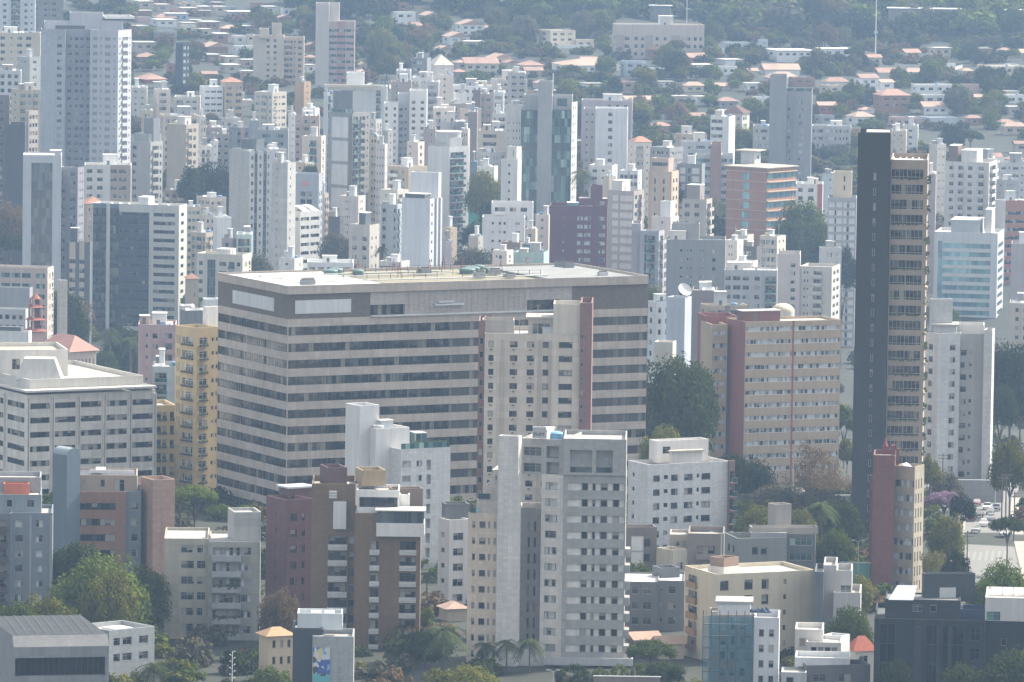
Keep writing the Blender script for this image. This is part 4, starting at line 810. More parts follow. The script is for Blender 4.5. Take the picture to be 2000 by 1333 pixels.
# --- glass towers left
v = tower('grey tower with a white portal frame around dark glass on the left', 2200, 45, 45, 120, 303, (.50,.52,.54), R='.22 G.2 G.2 G.15 .23', gl='mirror', dep=14, ph=2.6, short='the white portal frame tower', th=3, ex=[('p', .02, .3, 5, .16, 0), ('e', .7, .98, .5, .9, 2, 'lgrey')], roof=RC, fr=DFR)
m('', 2204, 112, 152, 164.5, 328, (.22,.22,.25), L='.12 W.26 .1 S.08 .06 W.26 .12', R='.3 S.14 .2 S.14 .2', root=v, fh=2.8, th=74, part='window_wing')
v = m('slim dark block with two cream vertical stripes beside the mirrored office', 2150, 130, 176, 180, 474, (.11,.12,.13), L='.12 W.26c .16 W.22c .24', pal={'c': 'sand'}, fh=3, ph=5, short='the slim striped block', ex=[('e', .1, .9, .55, .85, 5.5, 'dgrey')], th=80)
MG = glass('mirror')
v = m('mirrored glass office with white piers and dark floor bands on the left', 2300, 180, 350, 365.5, 402, (.50,.50,.46), L='.01 G.125g .035 G.085g R.285q .04 R.2 .04', R='.25 R.35 .4', pal={'q': (.5,.5,.46), 'sq': MG, 'g': 'blue'}, gl='ribbon', fr=DFR, ph=1.6, fh=2.97, th=77,  # dark ribbon panes in the banded bay paint the shade of the balconies
    wv=dict(R=(.18,.60)), short='the mirrored office', name='office_building', cat='office building', ex=[('e', .1, .8, .36, .48, 3.4, 'white'), ('p', .1, .1, 2, 0, .14), ('p', .1, .55, 3, 0, .1), ('p', .1, .38, 1, 0, .1)], roof=RZ)
m('cream and brown block between the portal frame tower and the concrete tower', 2400, 165, 165, 256, 322, 'off', R='.05 W.12 .1 W.12 .16 W.14b .04b W.16b .1b', pal={'b': 'tan'}, th=4)
m('small house with a tan tiled roof behind the mirrored office', 2330, 162, 170, 200, 398, 'sand', L='n', R='w2', rp=False, ex=[('r', .8, 2.2, RT)], name='house', cat='house')
v = tower('narrow concrete tower with a dark box on its roof right of the pale tower', 2450, 255, 294, 318, 278, (.36,.355,.34), L='.1 W.2 .7', R='.15 B.5 .1 W.12 .1', short='the narrow concrete tower', ex=[], bd=.6)
m('', 2455, 281, 300, 313, 231, 'mgrey', root=v, yb=282, part='lift_house'); m('', 2454, 262, 292, 316, 262, (.3,.31,.3), root=v, yb=282, L='r1', R='r1', part='penthouse')
v = tower('tall blank beige tower wall with a shaded balcony side', 2480, 326, 364, 388, 244, (.42,.37,.31), R='.1 B.35 .1 W.2 .2', bd=.6, short='the blank beige tower', ex=[('e', .2, .7, .2, .6, 3.5, 'off'), ('t', .5, .8, 1, 2, (.6,.58,.3))])
for lab, D, xl, xc, xr, yt, col, L, R in [
  ('white narrow block just right of the blank beige tower', 2560, 386, 390, 402, 228, 'white', 'n', 's2'), ('pale lilac block above the big dark tree on the left', 2640, 402, 402, 434, 249, 'lilac', 'n', 's3'),
  ('white slab with a small blue roof left of the lilac block', 2500, 384, 392, 412, 285, 'white', 's1', 'w2'), ('blue grey block with three pale windows above the dark tree', 2600, 424, 424, 447, 262, 'grey', 'n', 'w2'), 
  ('white slender corner block with a thin roof mast', 2540, 410, 416, 426, 276, 'white', 'n', 's1'), ('dark slate block behind the grey glass striped tower', 2570, 447, 462, 486, 250, 'mgrey', 's1', 'w2'), ('pale cream block with a low penthouse above the slate block', 2680, 432, 440, 470, 232, 'off', 's1', 'w2'),
  ('white four storey house left of the gabled house', 2850, 390, 399, 436, 170, 'white', 's1', 'w3'), ('narrow white house with blue glazing beside the slim black tower', 2850, 300, 306, 333, 175, 'white', 'n', 'w1'), ('white square house with small windows at the edge of the large pale tower', 2840, 257, 257, 287, 171, 'white', 'n', 's2'),
  ('low cream house under a thin white roof slab', 2830, 341, 341, 391, 189, 'off', 'n', 's3'), ('pale terrace block above the narrow concrete tower', 2640, 312, 320, 388, 226, 'off', 'w1', 'w5'), ('cream low block between concrete tower and white house', 2700, 276, 280, 298, 216, 'cream', 'n', 's2'),
  ('white and tan block beside the small dark hillside tower', 2900, 456, 462, 495, 196, 'off', 's1', 'w2')]:
    m(lab, D, xl, xc, xr, yt, col, L, R)
m('pink gabled house of four storeys with brown shutters', 2850, 431, 440, 474, 161, 'sand', 'n', 'w2', rp=False, ex=[('r', .5, 2.0, RT)], name='house', cat='house')
v = tower('slim black slab tower with a white window side on the left hillside', 2960, 343, 357, 371, 84, (.04,.055,.075), L='n', R='.1 X.4 .15 X.25 .1', th=45, pal={'x': 'white'}, short='the slim black tower', ex=[])
# --- behind the mirrored office
for lab, D, xl, xc, xr, yt, col, L, R in [
  ('cream block with lit windows just behind the mirrored office', 2380, 362, 366, 392, 404, 'cream', 'n', 'w3'), ('beige terraced block below the big dark tree', 2400, 384, 410, 442, 386, 'sand', 'r1', 'w3'), ('brick topped block with white roof sheets below the big dark tree', 2440, 322, 335, 366, 372, 'tan', 'w1', 'w2'),
  ('grey brown block with one wide window left of the white slab', 2290, 372, 402, 419, 455, 'sand', 'w2', 'w3'), ('white blank slab with a green flank', 2270, 416, 424, 452, 425, 'white', 'n', 'n'), ('brown square block with a green terrace under the white slab', 2230, 433, 455, 466, 466, 'lilac', 's1', 's2'),
  ('pale green glass block at the foot of the grey glass striped tower', 2220, 462, 462, 492, 458, (.5,.6,.55), 'n', 'v1'), ('terraced cream block right of the mirrored office', 2360, 394, 402, 420, 420, 'off', 's1', 'w2')]:
    m(lab, D, xl, xc, xr, yt, col, L, R)
v = m('white framed block with blue glass portals and a pale green balcony stack', 2180, 384, 474, 491, 498, (.55,.56,.55), L='.05 W.09 .1 G.18 .08 W.16 .05 V.13 .05 W.08 .05', R='s2', gl='mirror', fh=3, ph=2.0, th=74, short='the white block with green balconies', ex=[('e', .2, .8, .3, .6, 2.4, 'off')])
# --- central towers
v = tower('grey glass striped tower with a lit side of narrow fins', 2330, 448, 487, 530, 296, (.30,.31,.33), L='.5 .5', R='.1 W.1 .05 G.14g .1 W.08 .1 G.16g .05 W.06 .1', kd='t', pal={'': wall((.42,.42,.41), 't'), 'g': 'blue'}, gl='mirror', short='the grey glass striped tower', th=38, ex=[])
m('', 2334, 452, 486, 512, 292, (.40,.40,.39), root=v, L='s1', yb=318, part='upper_storey'); m('', 2336, 471, 501, 516, 273, (.14,.15,.16), root=v, yb=298, part='lift_house', th=55)
v = tower('stained white concrete tower with a bright sunlit edge', 2290, 531, 562, 578, 319, (.46,.45,.43), L='.3 S.06 .64', R='.3 S.1 .6', kd='k', short='the stained white tower')
v = m('pale blue grey block with paired dark windows and a faded red emblem', 2360, 573, 623, 630, 340, (.40,.43,.47), L='.28 W.2 .05 W.2 .27', R='w2', fh=2.75, ph=6, rows=(0, 20), th=80, short='the pale block with emblem', ex=[])
P = v.M @ Vector((-.08, v.b*.58, v.zt-4.2)); mb = MB()
for i in range(3): mb.box(-.1, -.003, v.b*(.38+.09*i), v.b*(.38+.09*i)+1.2, v.zt-4.4, v.zt-3.0+.3*(i % 2), plain((.48,.26,.2), .7, 0, 'emblem'))
mb.build('emblem', v.root, v.M)
v = m('white office with curved roofs and a sunlit side of ribbon windows', 2300, 543, 587, 625, 414, (.62,.61,.58), L='.08 X.84 .08', R='.03 R.42 .08 R.44 .03', pal={'x': (.16,.16,.17)}, rowsL=(0, 1), fh=2.96, ph=1.2, th=49, wv=dict(R=(.3,.72), X=(.3,.7)), short='the white curved roof office', name='office_building', cat='office building', ex=[])
for u in (.15, .6):
    mb = MB(); n_ = 8; x0, x1 = u*v.a, (u+.34)*v.a
    for i in range(n_):
        y0, y1 = v.b*i/n_, v.b*(i+1)/n_; h = lambda t: 1.8*math.sin(math.pi*t)
        mb.poly([(x0, y0, v.zt+h(i/n_)), (x1, y0, v.zt+h(i/n_)), (x1, y1, v.zt+h((i+1)/n_)), (x0, y1, v.zt+h((i+1)/n_))], RZ)
    mb.build('vaulted_roof', v.root, v.M)
v = tower('tall tower of four big white panels in a grey frame with plant filled balconies', 2500, 642, 688, 688.4, 221, (.25,.26,.27), L='.13 X.74 .13', fh=8.9, ph=1.2, pal={'x': (.56,.58,.61)}, wv=dict(X=(.06,.93)), rec=.12, th=52, short='the tower of white panels', ex=[], roof=RC)
m('', 2500, 688, 688, 722, 221, (.30,.28,.26), R='.05 V.28 .08 B.3 .1 S.06 .08', root=v, th=52, part='balcony_wing', fh=2.9, bd=.8, L='n', dep=2); m('', 2508, 651, 689, 705, 179, (.15,.16,.17), root=v, th=60, yb=226, part='lift_house'); m('', 2498, 645, 690, 690.5, 214, (.2,.25,.24), root=v, L='g', yb=223, th=52, part='terrace_glass', gl='green', fh=1.4, ph=.1)
v = m('small cream tower with square windows and a dark roof box above the long office roof', 2200, 682, 722, 741, 440, (.46,.43,.39), L='.17 W.2 .28 W.2 .15', R='.2 S.12 .3 S.12 .26', fh=3.05, ph=3.4, th=64, short='the small cream square windowed tower', ex=[('e', .2, .8, .3, .62, 4.8, 'dgrey')])
v = tower('blank white slab tower with a dark finned right side', 2150, 785, 840, 864, 389, (.56,.58,.62), R='.12 S.1 .14 .2d .12 .2d .12', pal={'d': 'dgrey', '': wall((.56,.58,.62))}, th=62, short='the blank white slab tower', ex=[('e', .02, .5, .2, .9, 2.2, 'dgrey')], roof=roofm((.2,.28,.27)))
m('', 2168, 803, 857, 862, 338, (.58,.59,.62), root=v, L='.3 S.12 .58', yb=410, fh=9, ph=8, part='stair_tower', th=78)
v = tower('white round topped tower with pale glass balconies', 2450, 836, 878, 916, 288, (.58,.59,.60), L='.1', R='.05 V.7 .25', th=48, ph=1.5, fh=2.7, short='the white round topped tower', ex=[])
m('', 2456, 850, 880, 903, 270, (.46,.47,.48), root=v, yb=296, part='upper_storey', th=45)
mb = MB(); P = at(876, 272, 2462); mb.tube((0, 0, -1), (0, 0, 2.6), 4.7, 4.7, wall((.45,.46,.47)), 20); mb.tube((0, 0, 2.6), (0, 0, 3), 4.9, 4.9, RW, 20); mb.build('round_drum', v.root, ROOTM[v.root.name].inverted() @ Matrix.Translation(P))
v = tower('green glass twin slab tower joined by a tall concrete spine', 2450, 1018, 1018, 1053, 215, (.10,.13,.14), R='G1 G1', gl='green', dep=16, fh=2.9, ph=.4, short='the green glass tower', ex=[], th=4, fr=DFR)
m('', 2446, 1051, 1051, 1079, 160, (.33,.33,.33), root=v, dep=12, R='.08 N.04 .7 N.04 .14', part='concrete_spine', ph=14, th=4, gl='curtain'); m('', 2450, 1078, 1078, 1116.5, 214, (.10,.13,.14), R='G1 G1', gl='green', root=v, dep=15, part='glass_wing', ph=.4, th=4, fr=DFR)
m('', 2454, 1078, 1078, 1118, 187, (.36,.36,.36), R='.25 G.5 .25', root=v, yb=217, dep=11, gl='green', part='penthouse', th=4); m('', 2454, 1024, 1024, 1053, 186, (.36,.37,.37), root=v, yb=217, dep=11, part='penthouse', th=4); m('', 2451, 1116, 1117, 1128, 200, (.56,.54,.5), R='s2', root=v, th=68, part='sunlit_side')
mb = MB(); P = at(1079, 178, 2450); mb.box(0, .5, 0, .5, 0, 6.5, wall(C['white'])); mb.build('chimney', v.root, ROOTM[v.root.name].inverted() @ Matrix.Translation(P))
m('pale tower with two small window columns left of the green glass tower', 2480, 988, 1000, 1020, 205, 'lgrey', 's1', 's3', fh=2.8, ph=6); v = tower('slim white tower with one central window column', 2330, 979, 1011, 1019, 312, (.60,.60,.58), L='.42 S.14 .44', R='n', short='the slim white tower', th=70, ex=[]); m('', 2334, 991, 1009, 1019, 287, (.58,.57,.54), root=v, L='s1', yb=316, th=60, part='lift_house')
v = m('white stepped low block in front of the slim white tower', 2250, 942, 942, 1025, 424, (.62,.62,.63), R='.2 S.05 .1 S.05 .05 S.05 .2 S.1 .1', dep=12, short='the white stepped block', th=5, ex=[]); m('', 2262, 960, 960, 1041, 396, (.60,.60,.61), R='s3', root=v, dep=10, part='upper_block', th=5)
v = tower('purple brick tower with pale curtained windows', 2300, 1074, 1074, 1186, 402, 'purple', R='.06 .16 S.03 .22 W.1 .02 W.11 .14 W.11 .03', kd='b', gl='curtain', fh=2.87, ph=3, dep=16, th=4, short='the purple brick tower', ex=[('p', .52, .2, 3, .06, 0), ('e', .3, .5, .1, .4, 2, 'teal')], roof=RB)
m('', 2304, 1130, 1130, 1187, 388, 'purple', root=v, yb=406, R='.6 W.25 .1', fh=3, ph=.2, dep=10, part='upper_block', kd='b', th=4); m('', 2306, 1154, 1154, 1177, 364, 'purple', root=v, yb=392, dep=7, part='lift_house', th=4, kd='b')
v = tower('white slab tower with one dark window column and a pinkish flank', 2600, 1163, 1163, 1226, 212, (.62,.63,.66), R='.4 W.13 .47', dep=12, short='the white slab tower', th=4, ex=[]); m('', 2604, 1140, 1140, 1164, 213, (.40,.37,.37), root=v, R='s2', dep=14, part='pinkish_flank', th=4)
m('pink grey block with a cluttered roof behind the white slab tower', 2700, 1136, 1136, 1235, 196, 'lilac', R='.5 S.05 .1 S.05 .1 S.05 .1', th=4)
v = m('brown and white paneled tower with a sunlit balcony side', 2350, 1188, 1238, 1258, 374, (.38,.34,.32), L='.15 X.25 .06 X.5 .04', R='.1 W.2 .15 B.3 .2', pal={'x': (.62,.61,.6)}, wv=dict(X=(.12,.80)), th=64, short='the white paneled tower', ex=[('e', .1, .9, .5, .9, 4.2, 'off')])
v = tower('ochre striped tower with a rounded roof storey', 2300, 1267, 1312, 1326, 336, (.46,.40,.33), L='.14o .1 N.08 .14 .16o N.08 .2 .1o', R='.2o W.2 .2 W.2 .2o', pal={'o': (.5,.33,.22)}, th=72, short='the ochre striped tower', ex=[], ph=2); m('', 2304, 1272, 1306, 1316, 310, (.42,.33,.27), root=v, L='r1', yb=340, part='roof_storey', th=70)
v = m('small white stepped tower in front of the ochre striped tower', 2180, 1273, 1310, 1326, 424, (.63,.63,.64), L='.5 S.1 .4', R='s2', th=65, short='the small white stepped tower', ex=[]); m('', 2185, 1290, 1310, 1319, 394, (.62,.63,.63), root=v, yb=428, part='stair_tower', th=65)
m('grey framed block with white infill panels', 2420, 1322, 1371, 1377, 321, 'mgrey', L='.12 X.22 .1 N.1 .06 X.3 .1', pal={'x': 'off'}, wv=dict(X=(.1,.85)), th=78)
v = m('beige block with a tall roof house left of the orange slab', 2260, 1333, 1380, 1391, 390, (.42,.38,.34), L='.1 W.2 .2 W.2 .3', R='b1', th=72, short='the beige roof house block', ex=[('e', .1, .9, .3, .85, 5.5, 'taupe')])
v = m('grey balcony block with a curved lilac side wall', 2100, 1250, 1287, 1298, 452, (.36,.36,.38), L='.25 O.1 .05 V.4 .2', R='.2 B.6 .2', th=70, short='the grey balcony block', ex=[]); m('', 2104, 1234, 1234, 1252, 437, 'lilac', root=v, dep=14, part='lilac_wall', th=4)
v = m('grey green block with small dark windows behind the long office roof', 2150, 1302, 1302, 1417, 468, (.235,.24,.235), R='.1 .1 S.045 .06 S.03 .02 S.03 .12 S.02 .02 S.02 .12 W.06 .14', fh=2.85, ph=2.4, dep=18, th=5, short='the grey green block with small windows', ex=[('e', .05, .32, .2, .5, 3.5, 'off'), ('x', .5, .95, .1, .2, 0, 1.1, 'glass_rail', glass('green'))])
m('', 2156, 1312, 1312, 1366, 437, (.27,.26,.25), root=v, yb=472, dep=8, part='lift_house', th=5)
v = m('orange brick slab with cream sunlit ribbons on its long side', 2380, 1419, 1498, 1555, 330, (.34,.185,.13), L='.38 W.2 .42', R='R1 R1 R1', pal={'c': (.55,.44,.32)}, fh=3.46, ph=1.3, th=52, wv=dict(R=(.28,.84), W=(.1,.8)), gl='aqua', short='the orange brick slab', name='office_building', cat='office building', lip=.9, roof=roofm((.42,.38,.31)), ex=[])
for i in range(7): 
    z = v.zt-1.3-i*3.46; box_on(v, 'ledge', .1, v.a, -.8, -.003, z-.3, z+.05, wall((.56,.44,.31))); box_on(v, 'string_course', -.15, -.003, .1, v.b, z-.25, z-.05, wall((.5,.44,.4)))
m('', 2400, 1447, 1474, 1486, 296, 'lgrey', root=v, yb=335, R='w1', part='roof_house', lip=1.6, roof=roofm((.46,.42,.34)))
v = tower('tall grey tower with two columns of white blinds', 2650, 1524, 1524, 1586, 178, (.285,.29,.30), R='.24 W.12 .24 W.13 .27', gl='curtain', fh=2.82, ph=3.2, dep=14, th=4, short='the tall grey tower', ex=[]); m('', 2646, 1504, 1504, 1537, 147, (.255,.26,.27), root=v, dep=12, part='blank_wing', th=4)
mb = MB(); mb.box(.1, v.a-.1, .05, .1, v.zt, v.zt+1.2, glass('green')); mb.build('railing', v.root, v.M)
m('wide grey banded block with glinting windows right of the tall grey tower', 2750, 1586, 1586, 1662, 246, (.40,.40,.40), R='.02 R.3 .03 R.3 .03 R.26 .06', gl='curtain', th=3); m('grey banded block with bright windows left of the tall grey tower', 2740, 1471, 1471, 1505, 246, (.40,.40,.40), R='.1 R.8 .1', gl='curtain', th=3)
v = m('white gridded block of paired white panels left of the dark slab tower', 2280, 1617, 1617, 1673, 386, (.36,.36,.37), R='.04 X.2 W.06 X.19 .05 X.12 W.08 X.2 .05', pal={'x': (.66,.66,.68)}, wv=dict(X=(.15,.82), W=(.15,.82)), fh=2.8, ph=1, th=4, short='the white gridded block', ex=[]); m('', 2292, 1628, 1628, 1664, 336, (.52,.46,.36), root=v, dep=8, yb=390, R='.55 N.1 .35', part='lift_house', th=4)
m('white block with a red right hand edge behind the grove', 2450, 1554, 1554, 1607, 359, 'white', R='.1 W.16 .2 W.2 .14 .2r', pal={'r': (.42,.16,.12)}, th=4); m('pale blue blank tower beside the white gridded block', 2470, 1606, 1612, 1632, 340, (.42,.47,.52), R='s1')
v = tower('thin brick red slab tower between two banded balcony wings', 2500, 1388, 1388, 1409, 282, (.32,.20,.18), dep=10, th=4, short='the thin brick red slab', ex=[]); m('', 2503, 1358, 1358, 1389, 303, 'lgrey', R='r1', root=v, th=4, part='banded_wing', gl='green'); m('', 2503, 1408, 1408, 1432, 303, 'lgrey', R='r1', root=v, th=4, part='banded_wing', gl='green')
for lab, D, xl, xc, xr, yt, col, L, R in [
  ('white ribbon windowed block below the dark roofed chalet', 2700, 1388, 1424, 1436, 228, 'white', '.04 R.6 .36', 'n'), ('low cream block beside the parked cars on the hillside', 2730, 1320, 1326, 1381, 262, 'sand', 'n', 's3'), ('grey white block in front of the low cream block', 2620, 1330, 1340, 1393, 277, 'lgrey', 's1', 'w2'),
  ('dark glazed roof storey block right of the white tiled house', 2520, 1270, 1308, 1334, 289, 'grey', '.1 R.8 .1', 'w2'), ('low pale block with tilted roof panels below the white slab tower', 2420, 1150, 1196, 1206, 324, 'off', 's2', 's1'), ('blue and white low block right of the tilted panels', 2400, 1210, 1246, 1254, 334, 'pale', 'w4', 's1'),
  ('cream tall wall behind the white paneled tower', 2380, 1178, 1190, 1202, 345, 'sand', 'n', 'n'), ('white block facing the purple tower with a tile and skylight roof', 2330, 1046, 1072, 1078, 420, 'white', 's1', 'n'), ('brown roofed low block before the white stepped block', 2190, 980, 1016, 1028, 474, 'taupe', 'w2', 's1'),
  ('pale mint green low block left of the purple tower', 2170, 1004, 1062, 1072, 494, (.36,.50,.45), 's1', 'n'), ('white low block with a dark window under the brown roof', 2150, 962, 990, 1003, 490, 'white', 'w1', 's1'), ('dark teal glass box beside the mint block', 2180, 1020, 1036, 1042, 478, (.10,.16,.18), 'n', 'n'),
  ('tan and white terrace block left of the mint block', 2230, 1026, 1046, 1050, 448, 'sand', 'w1', 'n'), ('white low villa at the back edge of the long office roof', 2100, 740, 784, 800, 512, 'white', 'r1', 's1'), ('grey low annex with a dark upper window behind the mint block', 2210, 915, 934, 944, 462, 'lgrey', 'n', 's1'),
  ('tan low block with white parapet left of the grey tree', 2200, 866, 880, 893, 445, 'sand', 'w1', 's1'), ('grey lilac annex beside the blank white slab tower', 2190, 866, 872, 882, 472, 'lilac', 'n', 'n'),
  ('pale grey block with white blinds left of the blank white slab', 2240, 744, 776, 786, 400, 'lgrey', '.1 W.2 .5 W.1 .1', 's2'), ('cream block with angled roof panels behind the pale grey block', 2320, 742, 776, 798, 372, 'off', 's1', 's2'), ('cream low block with a tiled corner house', 2420, 758, 798, 835, 327, 'cream', 's2', 's1'),
  ('white small stair tower above the cream low block', 2500, 795, 817, 829, 278, 'white', 's1', 's1'), ('pale tower with a sunlit cream edge right of the tower of white panels', 2540, 720, 734, 746, 234, 'off', 's1', 's2'), ('pale blue white block with rows of tiny windows', 2470, 734, 752, 757, 282, 'pale', 's3', 's1'), ('cream narrow sunlit tower beside the plant filled balconies', 2520, 716, 724, 737, 264, 'cream', 's1', 's2'),
  ('grey block with a blue pool terrace behind the pale blue white block', 2560, 744, 758, 768, 256, 'lgrey', 's1', 's1'), ('pale terrace house with long balcony left of the tower of white panels', 2480, 590, 628, 636, 267, 'off', '.4 V.35 .25', 's1'), ('pink tower with a blank middle strip left of the tower of white panels', 2600, 575, 575, 624, 226, (.44,.36,.35), 'n', 'w3'),
  ('narrow white tower hugging the pink tower', 2590, 563, 568, 577, 222, 'white', 'n', 's1'), ('white low roof building with a round dish under the pink grey sky tower', 2610, 590, 616, 624, 212, 'white', 's1', 'n'), ('wide blue grey low block with a small orange wing', 2560, 503, 503, 563, 254, (.34,.38,.42), 'n', 's2'), ('blue grey stair block left of the wide low block', 2550, 486, 492, 505, 236, 'grey', 's1', 'n'),
  ('white ledge roofed cottage before the pink tower', 2440, 512, 530, 560, 292, 'off', 's1', 's2'), ('cream low workshop above the pale block with emblem', 2420, 576, 596, 614, 318, 'sand', 's1', 'w2'), ('white half panel and half orange block on the left slope', 2800, 497, 532, 560, 181, 'off', 'w2', 'w2'), ('orange tan corner house above the pink tower', 2860, 576, 594, 607, 160, (.48,.34,.22), 'n', 's1'),
  ('white shop block below the vaulted office', 2160, 545, 575, 592, 505, 'white', 's1', 's1'), ('long white hall with a curving sheet roof behind the office roof', 2120, 600, 600, 690, 512, 'white', 'n', 'w5'), ('dark grey block wedged below the tower of white panels', 2380, 641, 664, 672, 424, 'dgrey', 'n', 's1'), ('white low block under the tower of white panels', 2400, 662, 700, 714, 384, 'pale', '.3 S.05 .03 S.05 .03 S.05 .4', 's1'),
  ('cream banded block peeking right of the pale block with emblem', 2420, 624, 634, 642, 378, 'off', 'n', 'w2'), ('white green glazed tower edge left of the white panels', 2530, 632, 640, 648, 180, 'pale', 's1', 'v1')]:
    m(lab, D, xl, xc, xr, yt, col, L, R)
m('teal safety netting wrapped building behind the white stepped block', 2380, 915, 948, 962, 394, (.08,.34,.28), ex=[], short='the teal netted building')
m('white house with an orange tiled roof right of the white slab tower', 2560, 1227, 1240, 1273, 278, 'white', 's1', 's2', rp=False, ex=[('r', .4, 2, RT)], name='house', cat='house')
# --- upper middle pale cluster
v = tower('twin white tower with brown framed square windows', 2620, 750, 750, 778, 202, 'white', R='.1 W.16 .42 W.16 .16', dep=12, fh=2.57, th=4, short='the twin white tower', ex=[]); m('', 2624, 777, 777, 801, 184, 'lgrey', R='.1 W.25 .1 S.15 .2', root=v, fh=2.57, th=4, part='recessed_core', ph=5); m('', 2620, 800, 800, 834, 177, 'white', R='.14 W.2 .3 W.2 .16', root=v, fh=2.57, ph=3.5, th=4, part='right_wing')
v = m('broad white blank block with a square roof tower', 2680, 634, 634, 756, 168, (.62,.63,.63), R='.02 V.05 .7 .05 V.07 .1', th=4, short='the broad white blank block', ex=[]); m('', 2684, 677, 677, 711, 142, 'white', root=v, yb=172, dep=8, part='roof_tower', th=4); m('', 2676, 634, 634, 745, 166, 'cream', root=v, yb=170, dep=3, part='parapet', th=4)
for lab, D, xl, xc, xr, yt, col, L, R in [
  ('pale lilac block behind the twin white tower', 2740, 764, 764, 804, 160, 'lilac', 'n', 's1'), ('white tower with a brown pergola storey above the twin white tower', 2780, 800, 800, 858, 152, 'off', 'n', 'w3'), ('pale narrow tower with balcony ladders right of the twin white tower', 2700, 834, 834, 857, 160, 'lgrey', 'n', 'b1'), ('grey terraced house with a slanted white roof', 2840, 804, 834, 842, 114, 'mgrey', 'w1', 'n'),
  ('white penthouse block under the pergola storey', 2770, 774, 774, 802, 138, 'off', 'n', 'w2'), ('long white terrace block with tiny roof pipes', 2800, 884, 884, 972, 168, 'white', 'n', 'w5'), ('white cubic house on the long terrace', 2780, 886, 892, 913, 182, 'white', 'n', 'n'), ('pinkish low house below the white cubic house', 2720, 878, 882, 914, 203, 'sand', 'n', 's2'),
  ('brown slim tower among the pale cluster', 2660, 924, 924, 939, 176, (.2,.15,.15), 'n', 'n'), ('pale tower with stacked windows right of the brown slim tower', 2670, 938, 938, 965, 184, 'lilac', 'n', 'w1'), ('white slim tower with grey balconies beside the brown slim tower', 2650, 964, 964, 984, 180, 'pale', 'n', 'b1'), ('taupe blank slab tower in the middle of the pale cluster', 2560, 914, 914, 932, 219, (.25,.21,.20), 'n', 'n'),
  ('white low block left of the taupe slab', 2580, 846, 846, 888, 211, 'white', 'n', 's2'), ('cream block behind the taupe slab', 2600, 898, 902, 940, 213, 'off', 's1', 's2'), ('pale church like block with a dark pyramid spire', 2570, 860, 878, 914, 238, 'lgrey', 's1', 's2'), ('beige block with two white window rows right of the taupe slab', 2500, 936, 936, 988, 255, 'sand', 'n', '.15 R.5 .35'),
  ('pale block with dotted vents beside the round topped tower', 2510, 900, 914, 918, 252, 'pale', 's3', 'n'), ('white balcony block above the slim white tower', 2560, 962, 972, 990, 222, 'pale', 's1', 'b1'), ('low blue white block with green planters', 2450, 930, 956, 988, 298, 'pale', 's2', 's2'), ('white flat with one red window', 2400, 932, 966, 972, 326, 'white', 's2', 'n'), 
  ('dark blue narrow panel building left of the red windowed flat', 2420, 920, 920, 932, 316, 'blue', 'n', 'n'), ('lilac block left of the round topped tower', 2520, 827, 827, 851, 252, 'lilac', 'n', 's1'), ('white stair block left of the long terrace', 2760, 856, 862, 886, 146, 'white', 'n', 's1'), ('white house with a dark gabled roof near the hillside pool', 2790, 960, 970, 1030, 156, 'off', 's1', 'w4'), ('pale grey penthouse above the slim white balcony tower', 2740, 992, 998, 1026, 142, 'lgrey', 'n', 'w2')]:
    m(lab, D, xl, xc, xr, yt, col, L, R)
v = m('white house with a long sloping roof at the foot of the wooded slope', 2870, 834, 848, 886, 128, 'white', 'n', 's1', rp=False, ex=[('r', .3, 4.5, roofm((.6,.55,.48)))], name='house', cat='house', short='the white sloping roof house')
# --- upper hillside towers
v = tower('cream tower with tall blind piers on the upper left slope', 3000, 495, 495, 555, 70, (.54,.49,.41), R='.1 .33 W.1 .13 W.1 .24', dep=12, fh=2.66, th=4, short='the cream pier tower', ex=[]); m('', 3003, 553, 553, 594, 73, (.48,.40,.33), R='.03 B.4 .06 S.08 .1 W.17 .1', root=v, fh=2.66, th=4, part='window_wing')
m('', 2998, 507, 507, 525, 56, 'cream', root=v, dep=6, part='blind_pier', th=4, yb=75); m('', 3002, 531, 531, 549, 46, 'sand', root=v, dep=6, part='lift_house', th=4, yb=75)
v = tower('pinkish banded tower with a tall blank white flank on the upper slope', 2950, 642, 642, 693, 42, (.42,.33,.32), R='.02 R.3 .0 R.33q .02 R.3 .03', pal={'q': (.36,.22,.21)}, fh=2.77, ph=3, dep=13, th=4, short='the pinkish banded tower', ex=[('x', .55, .95, .1, .5, 0, .6, 'roof_plants', lf)], gl='dark'); m('', 2948, 617, 617, 643, 7, (.50,.47,.45), root=v, dep=13, part='blank_flank', th=4); m('', 2956, 624, 624, 663, 6, (.46,.43,.42), root=v, dep=8, part='lift_house', th=4, yb=45)
